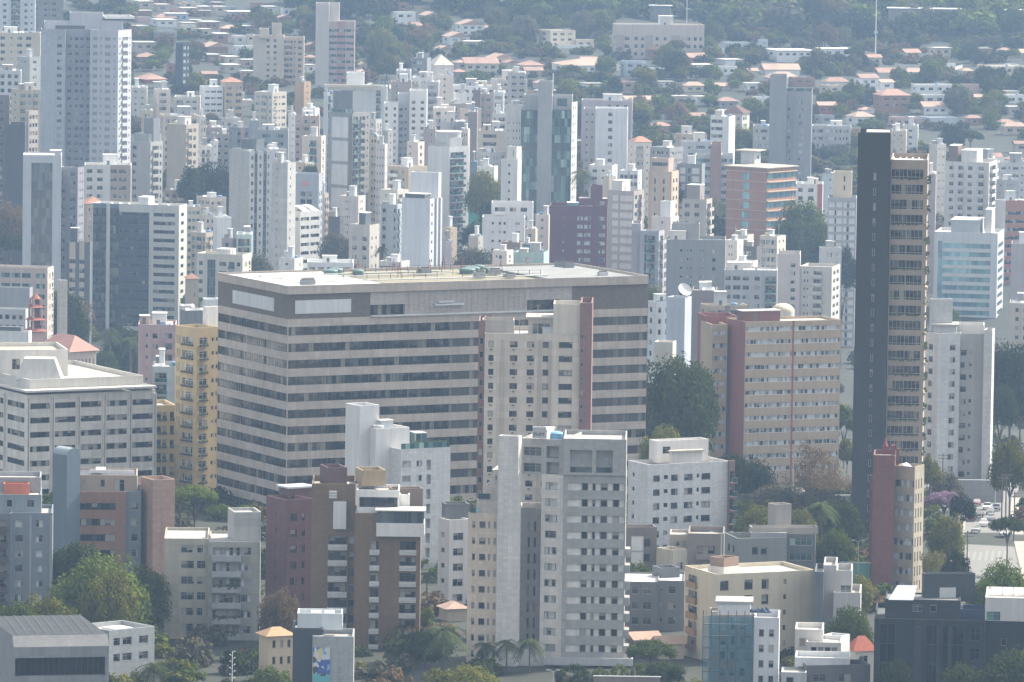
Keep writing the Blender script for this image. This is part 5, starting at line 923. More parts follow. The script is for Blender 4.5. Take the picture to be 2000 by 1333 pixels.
# --- right side
v = m('blue glass office with white floor bands right of the dark slab tower', 2350, 1825, 1949, 1961, 456, (.58,.59,.60), L='.06 G.07a R.76 .11', R='.1 R.8 .1', gl='aqua', pal={'a': 'pale'}, fh=2.97, ph=3.2, th=80, wv=dict(R=(.15,.72)), short='the blue glass office', name='office_building', cat='office building', ex=[('e', .1, .8, .3, .75, 5.2, (wall((.42,.44,.44)))), ('e', .2, .7, .12, .22, 9, 'off')])
v = m('cream and white wide block with a stepped roofline behind the blue glass office', 2480, 1846, 1932, 1948, 318, (.54,.52,.50), L='.1 W.1 .1 B.12 .1 W.1 .14 B.12 .12', R='b1', th=76, short='the wide cream block', ex=[('e', .1, .8, .3, .65, 5, 'off'), ('e', .2, .7, .75, .95, 6.5, 'brown')])
for lab, D, xl, xc, xr, yt, col, L, R in [
  ('pale tower flank just right of the dark slab tower', 2560, 1815, 1830, 1848, 282, 'off', 'n', 's2'), ('white square stair tower above the dark slab tower', 2750, 1764, 1764, 1793, 246, 'pale', 'n', 's1'), ('white low block right of the dark slab top', 2720, 1738, 1738, 1770, 256, 'off', 'n', 's2'), ('grey lilac narrow tower with plants between dark tower and glass office', 2400, 1812, 1812, 1828, 340, (.33,.31,.34), 'n', 's1'),
  ('pinkish tower at the right edge below the brick block', 2230, 1975, 1975, 2020, 476, 'lilac', 'n', 'n'), ('beige tower with small square windows at the right edge', 2180, 1972, 1972, 2020, 592, 'sand', 'n', '.25 W.15 .2 W.15 .3'), ('white flat block above the school roof at right', 2560, 1950, 1950, 2010, 318, 'off', 'n', 'w3'), ('grey block with a tan gable behind the wide cream block', 2620, 1900, 1930, 1962, 310, 'lgrey', 'w1', 's1'),
  ('grey slab right of the wide cream block', 2470, 1946, 1960, 1990, 352, 'lgrey', 'w1', 'w2')]:
    m(lab, D, xl, xc, xr, yt, col, L, R)
m('white topped orange brick block at the right edge', 2420, 1944, 1958, 2020, 392, (.58,.57,.54), L='n', R='.1 R.7o .2o', pal={'o': (.36,.17,.12), '': wall((.58,.57,.54))}, ph=3.6, th=20)
m('long white two storey school with rows of dark windows on the right hillside', 2850, 1795, 1795, 1990, 258, 'off', R='.04 W.1 .03 W.1 .03 W.1 .03 W.1 .03 W.1 .03 W.1 .03', th=3, fh=3.6, short='the long white school', name='school_building', cat='school', ex=[])
v = m('white building with green roof terrace right of the long office', 1800, 1266, 1282, 1310, 590, (.60,.61,.62), L='.2 W.3 .5', R='.15 W.2 .3 W.2 .15', short='the white terrace building', ex=[('x', .05, .95, .1, .2, 0, 1.1, 'glass_rail', glass('green')), ('e', .3, .9, .4, .9, 2.6, 'white')])
v = m('blue white blank tower carrying a satellite dish', 1790, 1302, 1338, 1351, 582, (.44,.47,.53), L='n', R='n', short='the blue white dish tower', th=70, ex=[('d', .4, .2, 2.0)])
m('small blank cream tower in front of the dish tower', 1740, 1278, 1314, 1321, 669, (.55,.51,.44), ex=[], th=78)
m('grey brown blank block behind the tan maroon slab block', 1950, 1352, 1352, 1400, 567, (.24,.21,.20), R='n', th=4); m('low cream block with a dish and vents behind the maroon roof box', 1900, 1368, 1380, 1462, 597, 'sand', 's1', 'w4', th=12)
v = m('pale grey terrace block with bright roof awnings', 2080, 1415, 1415, 1518, 527, (.44,.44,.44), R='.02 W.1 .04 W.14 .04 W.12 .1 W.1 .1 V.2 .02', fh=2.9, ph=1.4, th=4, short='the pale awning block', ex=[('p', .35, .2, 2, .1, 0), ('p', .62, .1, 4, .08, 0), ('e', .05, .5, .4, .8, 2.8, 'off')])
v = tower('pinkish cream tower with tiny paired windows and balconies before the grove', 2150, 1518, 1518, 1563, 496, (.50,.45,.43), R='.5 .1 W.2 .2', fh=2.68, ph=2.5, dep=14, th=4, short='the pinkish cream tower', ex=[]); m('', 2148, 1562, 1625, 1641, 522, (.50,.47,.43), L='.12 S.05 .05 S.05 .15 B.26 .3', R='s2', root=v, fh=2.68, th=76, part='cream_wing')
for lab, D, xl, xc, xr, yt, col, L, R in [
  ('white cream tower with a barrel roof above the awning block', 2240, 1484, 1518, 1535, 462, 'off', 'w3', 's2'), ('white blank low block below the orange brick slab', 2260, 1429, 1460, 1472, 460, 'off', 'n', 's1'), ('dark grey low block beside the barrel roof tower', 2210, 1443, 1478, 1488, 482, 'dgrey', 'w1', 's1'), ('white small house with a curved roof right of the grey green block', 2200, 1416, 1440, 1452, 470, 'white', 's1', 's1'),
  ('pale low block in front of the white cream tower', 2120, 1430, 1470, 1480, 512, 'pale', 's2', 's1'), ('grey low building with glinting roof in the grove', 2180, 1600, 1606, 1644, 484, 'lgrey', 'n', 's2')]:
    m(lab, D, xl, xc, xr, yt, col, L, R)
# --- left low quarter with the pagoda tower and the church
m('long pinkish white two storey building in front of the portal frame tower', 2030, -20, 93, 105, 524, (.56,.50,.48), L='.02 W.16 .03 W.16 .03 W.16 .03 W.16 .1 W.16 .05', R='s2', fh=3.2, ph=1, th=80, short='the long pinkish building', ex=[]); m('grey blank hall at the left edge behind the pagoda tower', 1960, -20, 58, 64, 563, 'grey', 'n', 'n', th=80, fh=3.2, ex=[]); m('grey windowed hall under the blank hall', 1930, -20, 50, 58, 605, 'lgrey', 'w5', 'n', th=80, ex=[])
m('white low building with a dark arched rack on its roof', 1850, -20, 56, 62, 648, 'white', 'n', 'n', th=80, ex=[('x', .1, .9, .2, .8, 0, 2, 'roof_rack', 'dgrey')])
D = 1900; P = at(69, 660, D); s_ = root_at('pagoda_tower', 'small pink pagoda tower with curved red roofs at the left', 'tower', Vector((P.x, P.y, gz(P.x, D))), R_(30)); ANCH.append(('the pink pagoda tower', 69, 575, 52, 88))
PK = wall((.50,.34,.31)); PR = roofm((.33,.13,.10), 't'); z0 = P.z - gz(P.x, D)
def pag(nm, hw, za, zb, m_): mb = MB(); mb.box(-hw, hw, -hw, hw, za, zb, m_); mb.build(nm, s_)
pag('shaft', 1.9, -1, z0+2, PK)
zz = z0+2; hw = 1.9
for k_, hh in enumerate((3.2, 3.6, 2.4)):
    mb = MB()
    for sx in (-1, 1):
        for sy in (-1, 1): mb.box(sx*hw*.8-.25, sx*hw*.8+.25, sy*hw*.8-.25, sy*hw*.8+.25, zz+.5, zz+hh, PK)
    mb.box(-hw*.55, hw*.55, -hw*.55, hw*.55, zz+.5, zz+hh, wall(C['maroon'])); mb.build('gallery', s_)
    mb = MB(); n_ = 4; prof = [(hw*1.55, zz), (hw*1.2, zz+.25), (hw*.8, zz+.9)]
    for (r0, a0), (r1, a1) in zip(prof, prof[1:]):
        for i in range(4):
            c = [(1, 1), (-1, 1), (-1, -1), (1, -1)]; p, q_ = c[i], c[(i+1) % 4]
            mb.poly([(p[0]*r0, p[1]*r0, a0), (q_[0]*r0, q_[1]*r0, a0), (q_[0]*r1, q_[1]*r1, a1), (p[0]*r1, p[1]*r1, a1)], PR)
    mb.build('curved_roof', s_); zz += hh; hw *= .86
mb = MB(); mb.tube((0, 0, zz), (0, 0, zz+1.6), hw*1.5, .1, PR, 8); mb.build('spire', s_)
v = m('church hall with a broad pinkish tiled roof and arched side windows', 1855, 72, 136, 188, 688, (.52,.43,.38), L='n', R='.03 N.05 .05 N.05 .05 N.05 .05 N.05 .05 N.05 .05 N.05 .05 N.05 .05', fh=7, ph=1.2, th=42, rows=(0, 1), rp=False, name='church', cat='church', short='the church hall', ex=[('r', .8, 4.2, roofm((.44,.25,.21), 't'))])
m('pink apartment block with balconies left of the yellow block', 1800, 270, 270, 344, 634, (.47,.33,.32), R='.2 S.06 .12 W.14 .18 B.2 .1', fh=3, ph=1.8, dep=14, th=4, short='the pink block', roof=RB); m('pale terrace house with a glazed balcony below the pink block', 1640, 298, 298, 344, 716, (.50,.52,.50), R='.1 V.5 .4', th=4, fh=3, ph=1)
m('grey flat roof block behind the yellow block', 1620, 352, 362, 396, 607, 'mgrey', 'n', 'n', ex=[('p', .1, .1, 4, .2, 0)]); m('cream ground floor pavilion with vents right of the mirrored office', 2060, 350, 356, 374, 598, 'off', 'n', 'n', ex=[('p', 0, .1, 4, .25, 0)]); m('small white tank house behind the yellow block', 1560, 396, 402, 430, 585, 'white', 's1', 'n', ex=[])
m('terracotta low house beside the white block with green balconies', 2120, 362, 366, 388, 545, 'sand', 'n', 's1', rp=False, ex=[('r', .5, 1.6, RT)], name='house', cat='house')
m('white low roof building beside the slim striped block', 2010, 112, 118, 132, 548, 'off', 'n', 's1', ex=[])
# ---------------------------------------------------------------- ground, streets, hillside houses, trees, vehicles, haze
mb = MB(); XS = [-1250 + 50*i for i in range(51)]; YS = [-300 + 50*i for i in range(57)] + [2520 + 25*i for i in range(110)]
m_, n, l, b = newmat('city_ground'); tc = n.new('ShaderNodeTexCoord').outputs['Object']
rp = ramp(n, l, noise(n, l, tc, .028, 6, .62), [(.32, (.014,.02,.011)), (.55, (.02,.026,.016)), (.68, (.032,.034,.026)), (.78, (.06,.056,.047)), (.88, (.04,.038,.034))])
l.new(mixc(n, l, .5, rp.outputs[0], ramp(n, l, noise(n, l, tc, .3, 4), [(.35, (.02,.026,.015)), (.68, (.05,.049,.04))]).outputs[0]), b.inputs['Base Color']); b.inputs['Roughness'].default_value = .95
for y in YS:
    for x in XS: mb.v.append((x, y, gz(x, y)))
k0 = mb.mi(m_); nx = len(XS)
for j in range(len(YS)-1):
    for i in range(nx-1): q0 = j*nx+i; mb.f.append((q0, q0+1, q0+nx+1, q0+nx)); mb.m.append(k0)
g = kind(mb.build('ground'), 'structure')
ASPH = plain((.17,.167,.16), .85, 0, 'asphalt'); PAVE = plain((.30,.28,.25), .9, 0, 'paving'); LINE = plain((.215,.215,.21), .8, 0, 'road_paint')
def strip(name, Lp, Rp, mat, dz, n_=10):
    mb = MB(); rows = []
    for (a, c) in zip(Lp, Rp): rows.append((gpt(*a), gpt(*c)))
    for (a0, c0), (a1, c1) in zip(rows, rows[1:]):
        for i in range(n_):
            t0, t1 = i/n_, (i+1)/n_; P4 = [a0.lerp(c0, t0), a0.lerp(c0, t1), a1.lerp(c1, t1), a1.lerp(c1, t0)]
            mb.poly([(p.x, p.y, gz(p.x, p.y)+dz) for p in P4], mat)
    return kind(mb.build(name), 'structure')
LP = [(1858,1140), (1868,1105), (1878,1075), (1884,1040), (1889,1000), (1888,975), (1870,958), (1862,948)]; RP = [(1999,1142), (1992,1112), (1984,1080), (1976,1040), (1972,1000), (1976,975), (1990,958), (1998,945)]
strip('street', LP, RP, ASPH, .10)
strip('pavement', [(x-16, y) for x, y in LP[1:6]], [(x, y) for x, y in LP[1:6]], PAVE, .22); strip('pavement', [(x, y) for x, y in RP[:6]], [(x+22, y) for x, y in RP[:6]], PAVE, .22)
strip('road', [(1400,962), (1620,975), (1870,948)], [(1400,950), (1620,958), (1870,934)], ASPH, .14); strip('road', [(1400,1045), (1470,1045)], [(1400,1000), (1480,1005)], PAVE, .12)
mk = MB()
for i in range(7):
    x = 1886 + i*12; a, c = gpt(x, 1098), gpt(x+6, 1080)
    mk.poly([(a.x, a.y, gz(a.x, a.y)+.13), (a.x+.55, a.y, gz(a.x, a.y)+.13), (c.x+.3, c.y, gz(c.x, c.y)+.13), (c.x-.25, c.y, gz(c.x, c.y)+.13)], LINE)
kind(mk.build('crosswalk_paint'), 'structure')
for (x0, y0, x1, y1) in ((975,78,1010,95), (700,178,740,150), (1105,78,1160,90), (880,190,760,168), (1840,140,1880,128)):
    strip('hill_road', [(x0, y0+7), (x1, y1+7)], [(x0, y0), (x1, y1)], plain((.3,.29,.28), .9, 0, 'pale_asphalt'), .3, 4)
# --- hillside houses: x0 x1 top base colour roof
CW = {'w': ('white', 'white'), 'c': ('cream', 'cream'), 'g': ('grey', 'grey'), 'b': ('bare brick', (.30,.17,.12)), 'r': ('red', (.34,.12,.09)), 'o': ('orange', 'orange'), 's': ('sand coloured', 'sand'), 'p': ('pink', 'pink'), 'l': ('pale blue', (.42,.48,.54)), 't': ('brown', 'taupe')}
RF = {'t': 'a clay tiled roof', 'z': 'a bright sheet roof', 'f': 'a flat roof', 'a': 'an aged grey roof'}
HOUSES = """270 296 22 34 b z|262 292 34 48 w f|300 330 10 26 w z|332 352 18 40 b f|356 380 4 22 c f|383 410 14 30 p z|412 436 6 24 b z|345 392 8 16 s f|300 345 28 44 b t|348 385 17 30 s z|388 412 22 36 w z|414 440 14 32 c z|440 462 14 34 g f|300 318 40 55 l f|320 368 28 44 l z|370 392 40 56 b z|295 344 40 58 w z|258 288 52 66 w z|350 384 46 62 c z|386 428 44 60 b z|430 470 50 64 b t|472 495 52 66 b z|385 412 58 74 s z|415 445 67 84 b z|300 346 62 80 g f|352 382 50 74 c f|258 302 84 100 s z|390 446 84 104 b t|452 480 70 86 w f|480 498 68 90 c f|262 312 104 120 b t|400 428 108 124 w z|430 466 112 128 c z|455 494 90 112 w f|468 496 118 136 p z|325 342 124 150 r f|262 326 146 164 r t|300 326 162 176 w z|430 468 128 146 s z|256 280 186 214 w f|470 495 140 160 w z|392 424 140 158 b t|540 572 30 44 b t|440 492 24 40 w z|488 520 6 20 b f|400 440 0 12 g z|300 340 -4 10 b z|260 298 4 18 s z|700 716 122 146 p t|595 617 108 126 p t|592 616 128 152 w z|692 718 136 158 w t|596 618 84 104 b t|772 798 6 22 b f|768 812 24 48 w f|786 828 44 60 s t|818 862 24 38 s t|890 946 40 70 w t|930 952 50 64 w t|864 918 64 86 w t|905 944 82 94 s z|898 974 114 142 c t|950 1000 106 128 c t|884 914 118 140 s t|882 912 136 154 t t|1010 1062 120 142 c t|1085 1130 122 142 w t|1078 1210 118 146 w t|1212 1262 120 150 l f|1130 1168 112 140 s t|1052 1124 60 92 c f|1034 1150 88 96 w f|1120 1160 78 94 s f|1196 1208 80 98 t a|1330 1382 105 122 b t|1334 1396 128 144 w z|1402 1440 130 148 w f|1410 1468 84 98 l f|1395 1416 96 106 w f|1480 1500 78 96 l f|1400 1450 118 128 w z|1205 1298 190 214 s t|1458 1480 134 152 s t|1484 1562 126 148 w t|1492 1562 142 166 w t|1497 1588 100 122 w z|1595 1665 97 128 w z|1540 1592 152 172 b f|1606 1658 152 176 w t|1600 1662 168 188 s f|1668 1716 146 182 w t|1710 1746 156 178 w t|1706 1760 134 150 w t|1760 1808 134 150 w t|1780 1864 166 190 w f|1795 1850 186 204 w f|1706 1778 176 222 b t|1696 1740 178 196 s t|1592 1634 200 226 r t|1590 1630 226 250 g f|1652 1708 220 246 w t|1676 1708 210 222 w t|1794 1852 200 224 w t|1736 1796 230 248 p f|1796 1870 230 246 l f|1908 2010 130 160 c f|1928 1964 132 146 w t|1960 1990 126 150 w f|1958 1990 180 200 s a|1956 2004 240 266 s t|1946 1980 234 250 w t|1978 2010 276 300 s t|1960 2004 186 204 w f|1850 1866 124 140 w f|1470 1506 190 216 w f|1400 1460 216 240 r t|1960 1998 306 330 p t|1910 1956 300 322 s t|850 884 90 106 s t|1255 1300 134 150 w f|980 1014 118 132 s t|1020 1060 132 150 p t|510 540 14 28 w z|858 914 1178 1216 s t|1222 1290 1238 1285 t t|1276 1336 1246 1292 s t|596 640 1298 1350 o t|548 580 16 30 w f"""
HB = []; 
q = random.Random(21)
def px_name(x0, x1, yt): HB.append((x0, x1, yt))
AUTO = []                           # objects that still need a label: (object, list of descriptions, x, y)
_hb = [tuple(map(float, s.split()[:4])) for s in HOUSES.split('|')] + [(a_[3], a_[4], a_[2], a_[2]+60) for a_ in ANCH]; qe = random.Random(31); ne = 0
for _ in range(2500):
    x = qe.uniform(1000, 1985) if ne < 52 else qe.uniform(258, 600) if ne < 70 else qe.uniform(700, 1000); y = qe.uniform(112, 300) if ne < 52 else qe.uniform(20, 200) if ne < 70 else qe.uniform(30, 150); w_ = qe.uniform(26, 54); h_ = qe.uniform(15, 24)
    if ne >= 78 or any(x-6 < b_[1] and x+w_+6 > b_[0] and y-h_-3 < b_[3] and y+3 > b_[2] for b_ in _hb): continue
    HOUSES += f"|{x:.0f} {x+w_:.0f} {y-h_:.0f} {y:.0f} {qe.choice('wwwcsspglb')} {qe.choice('tttzzfa')}"; _hb.append((x, x+w_, y-h_, y)); ne += 1
for s in HOUSES.split('|'):
    x0, x1, yt, yb, c, rf = s.split(); c = q.choice('wsbptgs') if c == 'w' and float(x1) < 500 and float(yb) < 165 else c; x0, x1, yt, yb = map(float, (x0, x1, yt, yb)); P = gpt((x0+x1)/2, yb); D = P.y; sc_ = FPX/D
    w_ = x1-x0; tall = (yb-yt)/sc_; xc = x0+w_*q.uniform(.12, .35); sd_ = 'w1' if xc-x0 > 6 else 'n'
    nW = max(1, int((x1-xc)/sc_/3.4)); Rs = ' '.join(['.1'] + ['W.16 .14']*nW)
    col = CW[c][1]; opts = dict(fh=min(3.0, max(2.3, tall/max(1, round(tall/2.9)))), ph=.35, L=ST[sd_], R=Rs, col=col, th=max(14, min(60, math.degrees(math.atan2(xc-x0, x1-xc)))), wv=dict(W=(.32,.76)))
    ytop = yt
    if rf == 't': rise = max(1.2, min(2.6, w_/sc_*.16)); ytop = yt + rise*sc_*.95; opts.update(rp=False, extra=[('r', .55, rise, roofm(q.choice([(.40,.25,.20), (.44,.31,.25), (.36,.24,.20), (.46,.33,.26)]), 't'))+((1,) if q.random() < .5 else ())])
    elif rf == 'z': opts.update(roof=roofm(q.choice([(.62,.61,.59), (.7,.7,.69), (.5,.48,.45)])), rp=False, lip=.5)
    elif rf == 'a': opts.update(roof=roofm((.3,.3,.29)), rp=False, lip=.4)
    else: opts.update(roof=roofm(q.choice([(.6,.59,.57), (.45,.43,.4)])), ph=.6, extra=[('t', .6, .5, .6, 1.1)] if q.random() < .5 else ())
    sz = 'long low' if w_/max(1, yb-yt) > 2.6 else 'tall' if tall > 7.5 else 'small' if w_ < 30 else 'wide' if w_ > 48 else 'mid sized'
    v = vol(('house', None, 'house', None), D, x0, xc, x1, min(ytop, yb-6), **{k: z for k, z in opts.items()})
    AUTO.append((v.root, [f'{sz} {CW[c][0]} hillside house with {RF[rf]}'], (x0+x1)/2, yt, (x0, x1))); HB.append((x0, x1, yt, yb))
HB += [(a[3], a[4], a[2], a[2]+40) for a in ANCH]
v = m('long three storey cream hospital like building with rows of brown windows on the hill', 3150, 1197, 1203, 1376, 48, (.50,.44,.39), L='w1', R='.03 W.05 .03 W.06 .06 W.04 .04 W.04 .14 W.04 .06 W.04 .1 .06 W.05 .03 W.05 .04 W.04 .03 W.04 .02', fh=3.6, ph=5, th=5, dep=14, short='the long cream hill building', roof=RW, name='institutional_building', cat='institution', ex=[('e', .5, .65, .1, .6, 5, 'off')], pal={'': wall((.5,.44,.39))}); HB.append((1197, 1376, 40, 110))
for x0, x1 in ((.0, .1), (.33, .42), (.62, .72)): box_on(v, 'pier', x0*v.a+.05, x1*v.a, -.25, -.003, v.zb, v.zt-5, wall((.38,.31,.28)))
m('villa with arched loggia and tan roof among the trees above the white slab tower', 2990, 1210, 1222, 1292, 196, 'sand', 'n', '.05 N.12 .05 N.12 .05 .5', name='villa', cat='villa', rp=False, ex=[('r', .6, 2.4, RT)], fh=5, ph=1, yb=None, short='the arched villa')
m('dark brown roofed chalet above the white ribbon windowed block', 2800, 1412, 1450, 1464, 222, 'off', 'w2', 'w1', name='house', cat='house', rp=False, ex=[('r', .8, 3.2, roofm((.13,.075,.06), 't'))], fh=3)
for x0, x1, y, D_ in ((1735, 2000, 17, 3370), (1460, 1545, 30, 3360), (1270, 1310, 12, 3385)): m({1735: 'long low pale shed roof in the wood at the top right', 1460: 'low pale shed roof left of the dark rounded grove', 1270: 'short pale shed roof above the long cream hill building'}[x0], D_, x0, x0, x1, y, (.25,.25,.26), R='n', th=2, dep=9, rp=False, lip=.8, roof=RZ, ex=[], name='shed', cat='shed')
# --- trees
def crown_mesh(name, form, n_clump, n_leaf, leaf, rgb, seed, trans=.22):
    q = random.Random(seed); mb = MB(); mat = leafm(rgb, 'foliage_' + name, trans); cl = []
    while len(cl) < n_clump:
        x, y, z = (q.uniform(-1, 1) for _ in range(3)); d = math.sqrt(x*x+y*y+z*z)
        if form == 'dome':
            if d > 1 or d < .45 or z < -.35: continue
            p = (x, y, z*.72+.1); r = q.uniform(.2, .36)
        elif form == 'umbrella':
            if x*x+y*y > 1: continue
            p = (x, y, .34*(1-x*x-y*y)+q.uniform(-.10, .06)); r = q.uniform(.14, .26)
        elif form == 'tall':
            if d > 1 or d < .4: continue
            p = (x*.62, y*.62, z*1.15); r = q.uniform(.18, .3)
        elif form == 'ball':
            if d > 1 or d < .7: continue
            p = (x, y, z*.9); r = .2
        elif form == 'bushy':
            if d > 1 or d < .4 or z < -.4: continue
            p = (x, y, z*.8); r = q.uniform(.22, .36)
        else:
            if d > 1: continue
            p = (x, y, z*.75); r = q.uniform(.14, .3)
        cl.append((p, r))
    for (cx, cy_, cz), r in cl:
        for i in range(n_leaf):
            a, bb = q.uniform(0, 6.283), math.asin(q.uniform(-.75, 1)); rr = r*q.uniform(.65, 1.08)
            nrm = Vector((math.cos(a)*math.cos(bb), math.sin(a)*math.cos(bb), math.sin(bb))); c = Vector((cx, cy_, cz)) + nrm*rr
            nv = (nrm + Vector((q.uniform(-.6, .6), q.uniform(-.6, .6), q.uniform(-.3, .7)))).normalized()
            u = nv.orthogonal().normalized(); ww = nv.cross(u); t = q.uniform(0, 6.283); u, ww = u*math.cos(t)+ww*math.sin(t), ww*math.cos(t)-u*math.sin(t); s = leaf*q.uniform(.6, 1.3)
            mb.poly([c-u*s, c-ww*s*.55, c+u*s, c+ww*s*.6], mat)
    return mb
TONES = {'dark': (.028,.048,.018), 'green': (.060,.098,.024), 'yellow': (.085,.105,.026), 'blue': (.022,.038,.026), 'dry': (.10,.085,.055), 'purple': (.20,.16,.26), 'grey': (.07,.08,.062)}
CR = {}
def crown(form, tone, hi):
    key = (form, tone, hi)
    if key not in CR:
        nc, nl, lf_ = {'dome': (70, 60, .075), 'umbrella': (75, 50, .07), 'tall': (60, 55, .07), 'ball': (70, 60, .06), 'sparse': (60, 26, .05), 'bushy': (34, 15, .17)}[form]
        if hi: nc, nl, lf_ = int(nc*1.5), int(nl*1.9), lf_*.62
        CR[key] = [crown_mesh(f'{form}', form, nc, nl, lf_, TONES[tone], 11+k_*5+len(CR)) for k_ in range(2)]
        CR[key] = [(c, c.mesh('crown')) for c in CR[key]]
    return CR[key]
BARK = plain((.11,.085,.065), .95, 0, 'bark'); TR = {}
def trunk_mesh(form):
    if form in TR: return TR[form]
    mb = MB(); q = random.Random(4); f = .55 if form == 'umbrella' else .45
    mb.tube((0, 0, -.25), (.02, 0, f), .06, .04, BARK, 8, False)
    for i in range(7):
        a = i*.9; e = (math.cos(a)*q.uniform(.25, .42), math.sin(a)*q.uniform(.25, .42), q.uniform(.68, .86)); mid = (e[0]*.45, e[1]*.45, f+.14)
        mb.tube((.02, 0, f-.02), mid, .036, .026, BARK, 6, False); mb.tube(mid, e, .026, .01, BARK, 6, False)
    TR[form] = mb.mesh('trunk'); return TR[form]
def palm_mesh():
    q = random.Random(8); mb = MB(); mt = leafm((.045,.07,.035), 'palm_fronds', .25)
    for i in range(26):
        a = i*2.4; el = q.uniform(-.5, 1.2); pts = []
        for j in range(7):
            t = j/6; rr = t*math.cos(el*(1-t*.4)); pts.append(Vector((math.cos(a)*rr, math.sin(a)*rr, t*math.sin(el)*.8 - .75*t*t)))
        sd_ = Vector((-math.sin(a), math.cos(a), 0))
        for j in range(6):
            for k_ in range(2):
                p = pts[j].lerp(pts[j+1], k_/2); d = (pts[j+1]-pts[j]).normalized(); L_ = .26*(1-.5*abs(j/6-.4))
                for s in (-1, 1): mb.poly([p, p + d*.07, p + d*.16 + sd_*s*L_ + Vector((0, 0, -.10))], mt)
    return mb.mesh('fronds')
PALM = palm_mesh(); mb = MB(); mb.tube((0, 0, -.1), (0, 0, 1), .03, .018, BARK, 7, False); PTR = mb.mesh('trunk')
NT = 0
def tree(x, yt, yb, w_, form, tone, D=None, label=None, hi=None, short=None):
    """crown width w_ px, top at yt, foot at yb (px); D overrides the distance when the foot is hidden"""
    global NT
    NT += 1; q = random.Random(NT*13)
    if D is None: P = gpt(x, yb); D = P.y
    else: r = ray(x, yt); P = CAM + r*(D/r.y)
    base = Vector((P.x, D, gz(P.x, D))); H = at(x, yt, D).z - base.z; s = FPX/D; R = w_/2/s
    nm = 'palm_tree' if form == 'palm' else 'shrub' if form == 'ball' else 'tree'
    root = root_at(nm, label, 'palm' if form == 'palm' else 'shrub' if form == 'ball' else 'tree', base, q.uniform(0, 6.28))
    if form == 'palm':
        link('trunk', PTR, root, Matrix.Diagonal((H*.8, H*.8, H-R*.3, 1))); link('fronds', PALM, root, Matrix.Translation((0, 0, H-R*.35)) @ Matrix.Scale(R*1.1, 4))
    else:
        hi = (w_ > 60) if hi is None else hi; cm = crown(form, tone, hi)[NT % 2][1]
        rz = {'dome': .72, 'umbrella': .34, 'tall': 1.2, 'ball': .9, 'sparse': .75}[form]; vs = 1.0
        full = R*(rz+.22)
        if form != 'umbrella': vs = max(.75, min(1.7, (H*.62)/full))
        cz = H - full*vs*.96
        link('crown', cm, root, Matrix.Translation((0, 0, cz)) @ Matrix.Diagonal((R*.92, R*.92, R*vs, 1)))
        if form != 'ball': th = max(2., cz+R*.1); link('trunk', trunk_mesh(form), root, Matrix.Diagonal((R*.95, R*.95, max(th*1.15, 1.5), 1)))
    if label: ANCH.append((short, x, yt, x-w_/2, x+w_/2))
    else: AUTO.append((root, [f'{ {"dark": "dark green", "green": "mid green", "yellow": "yellowish green", "blue": "bluish green", "dry": "dry brownish", "purple": "purple blossoming", "grey": "grey green"}[tone]} { {"dome": "round crowned tree", "umbrella": "spreading flat crowned tree", "tall": "upright tree", "ball": "clipped round shrub", "sparse": "thin leaved tree", "palm": "palm"}[form]}'], x, yt, (x-w_/2, x+w_/2)))
    return root
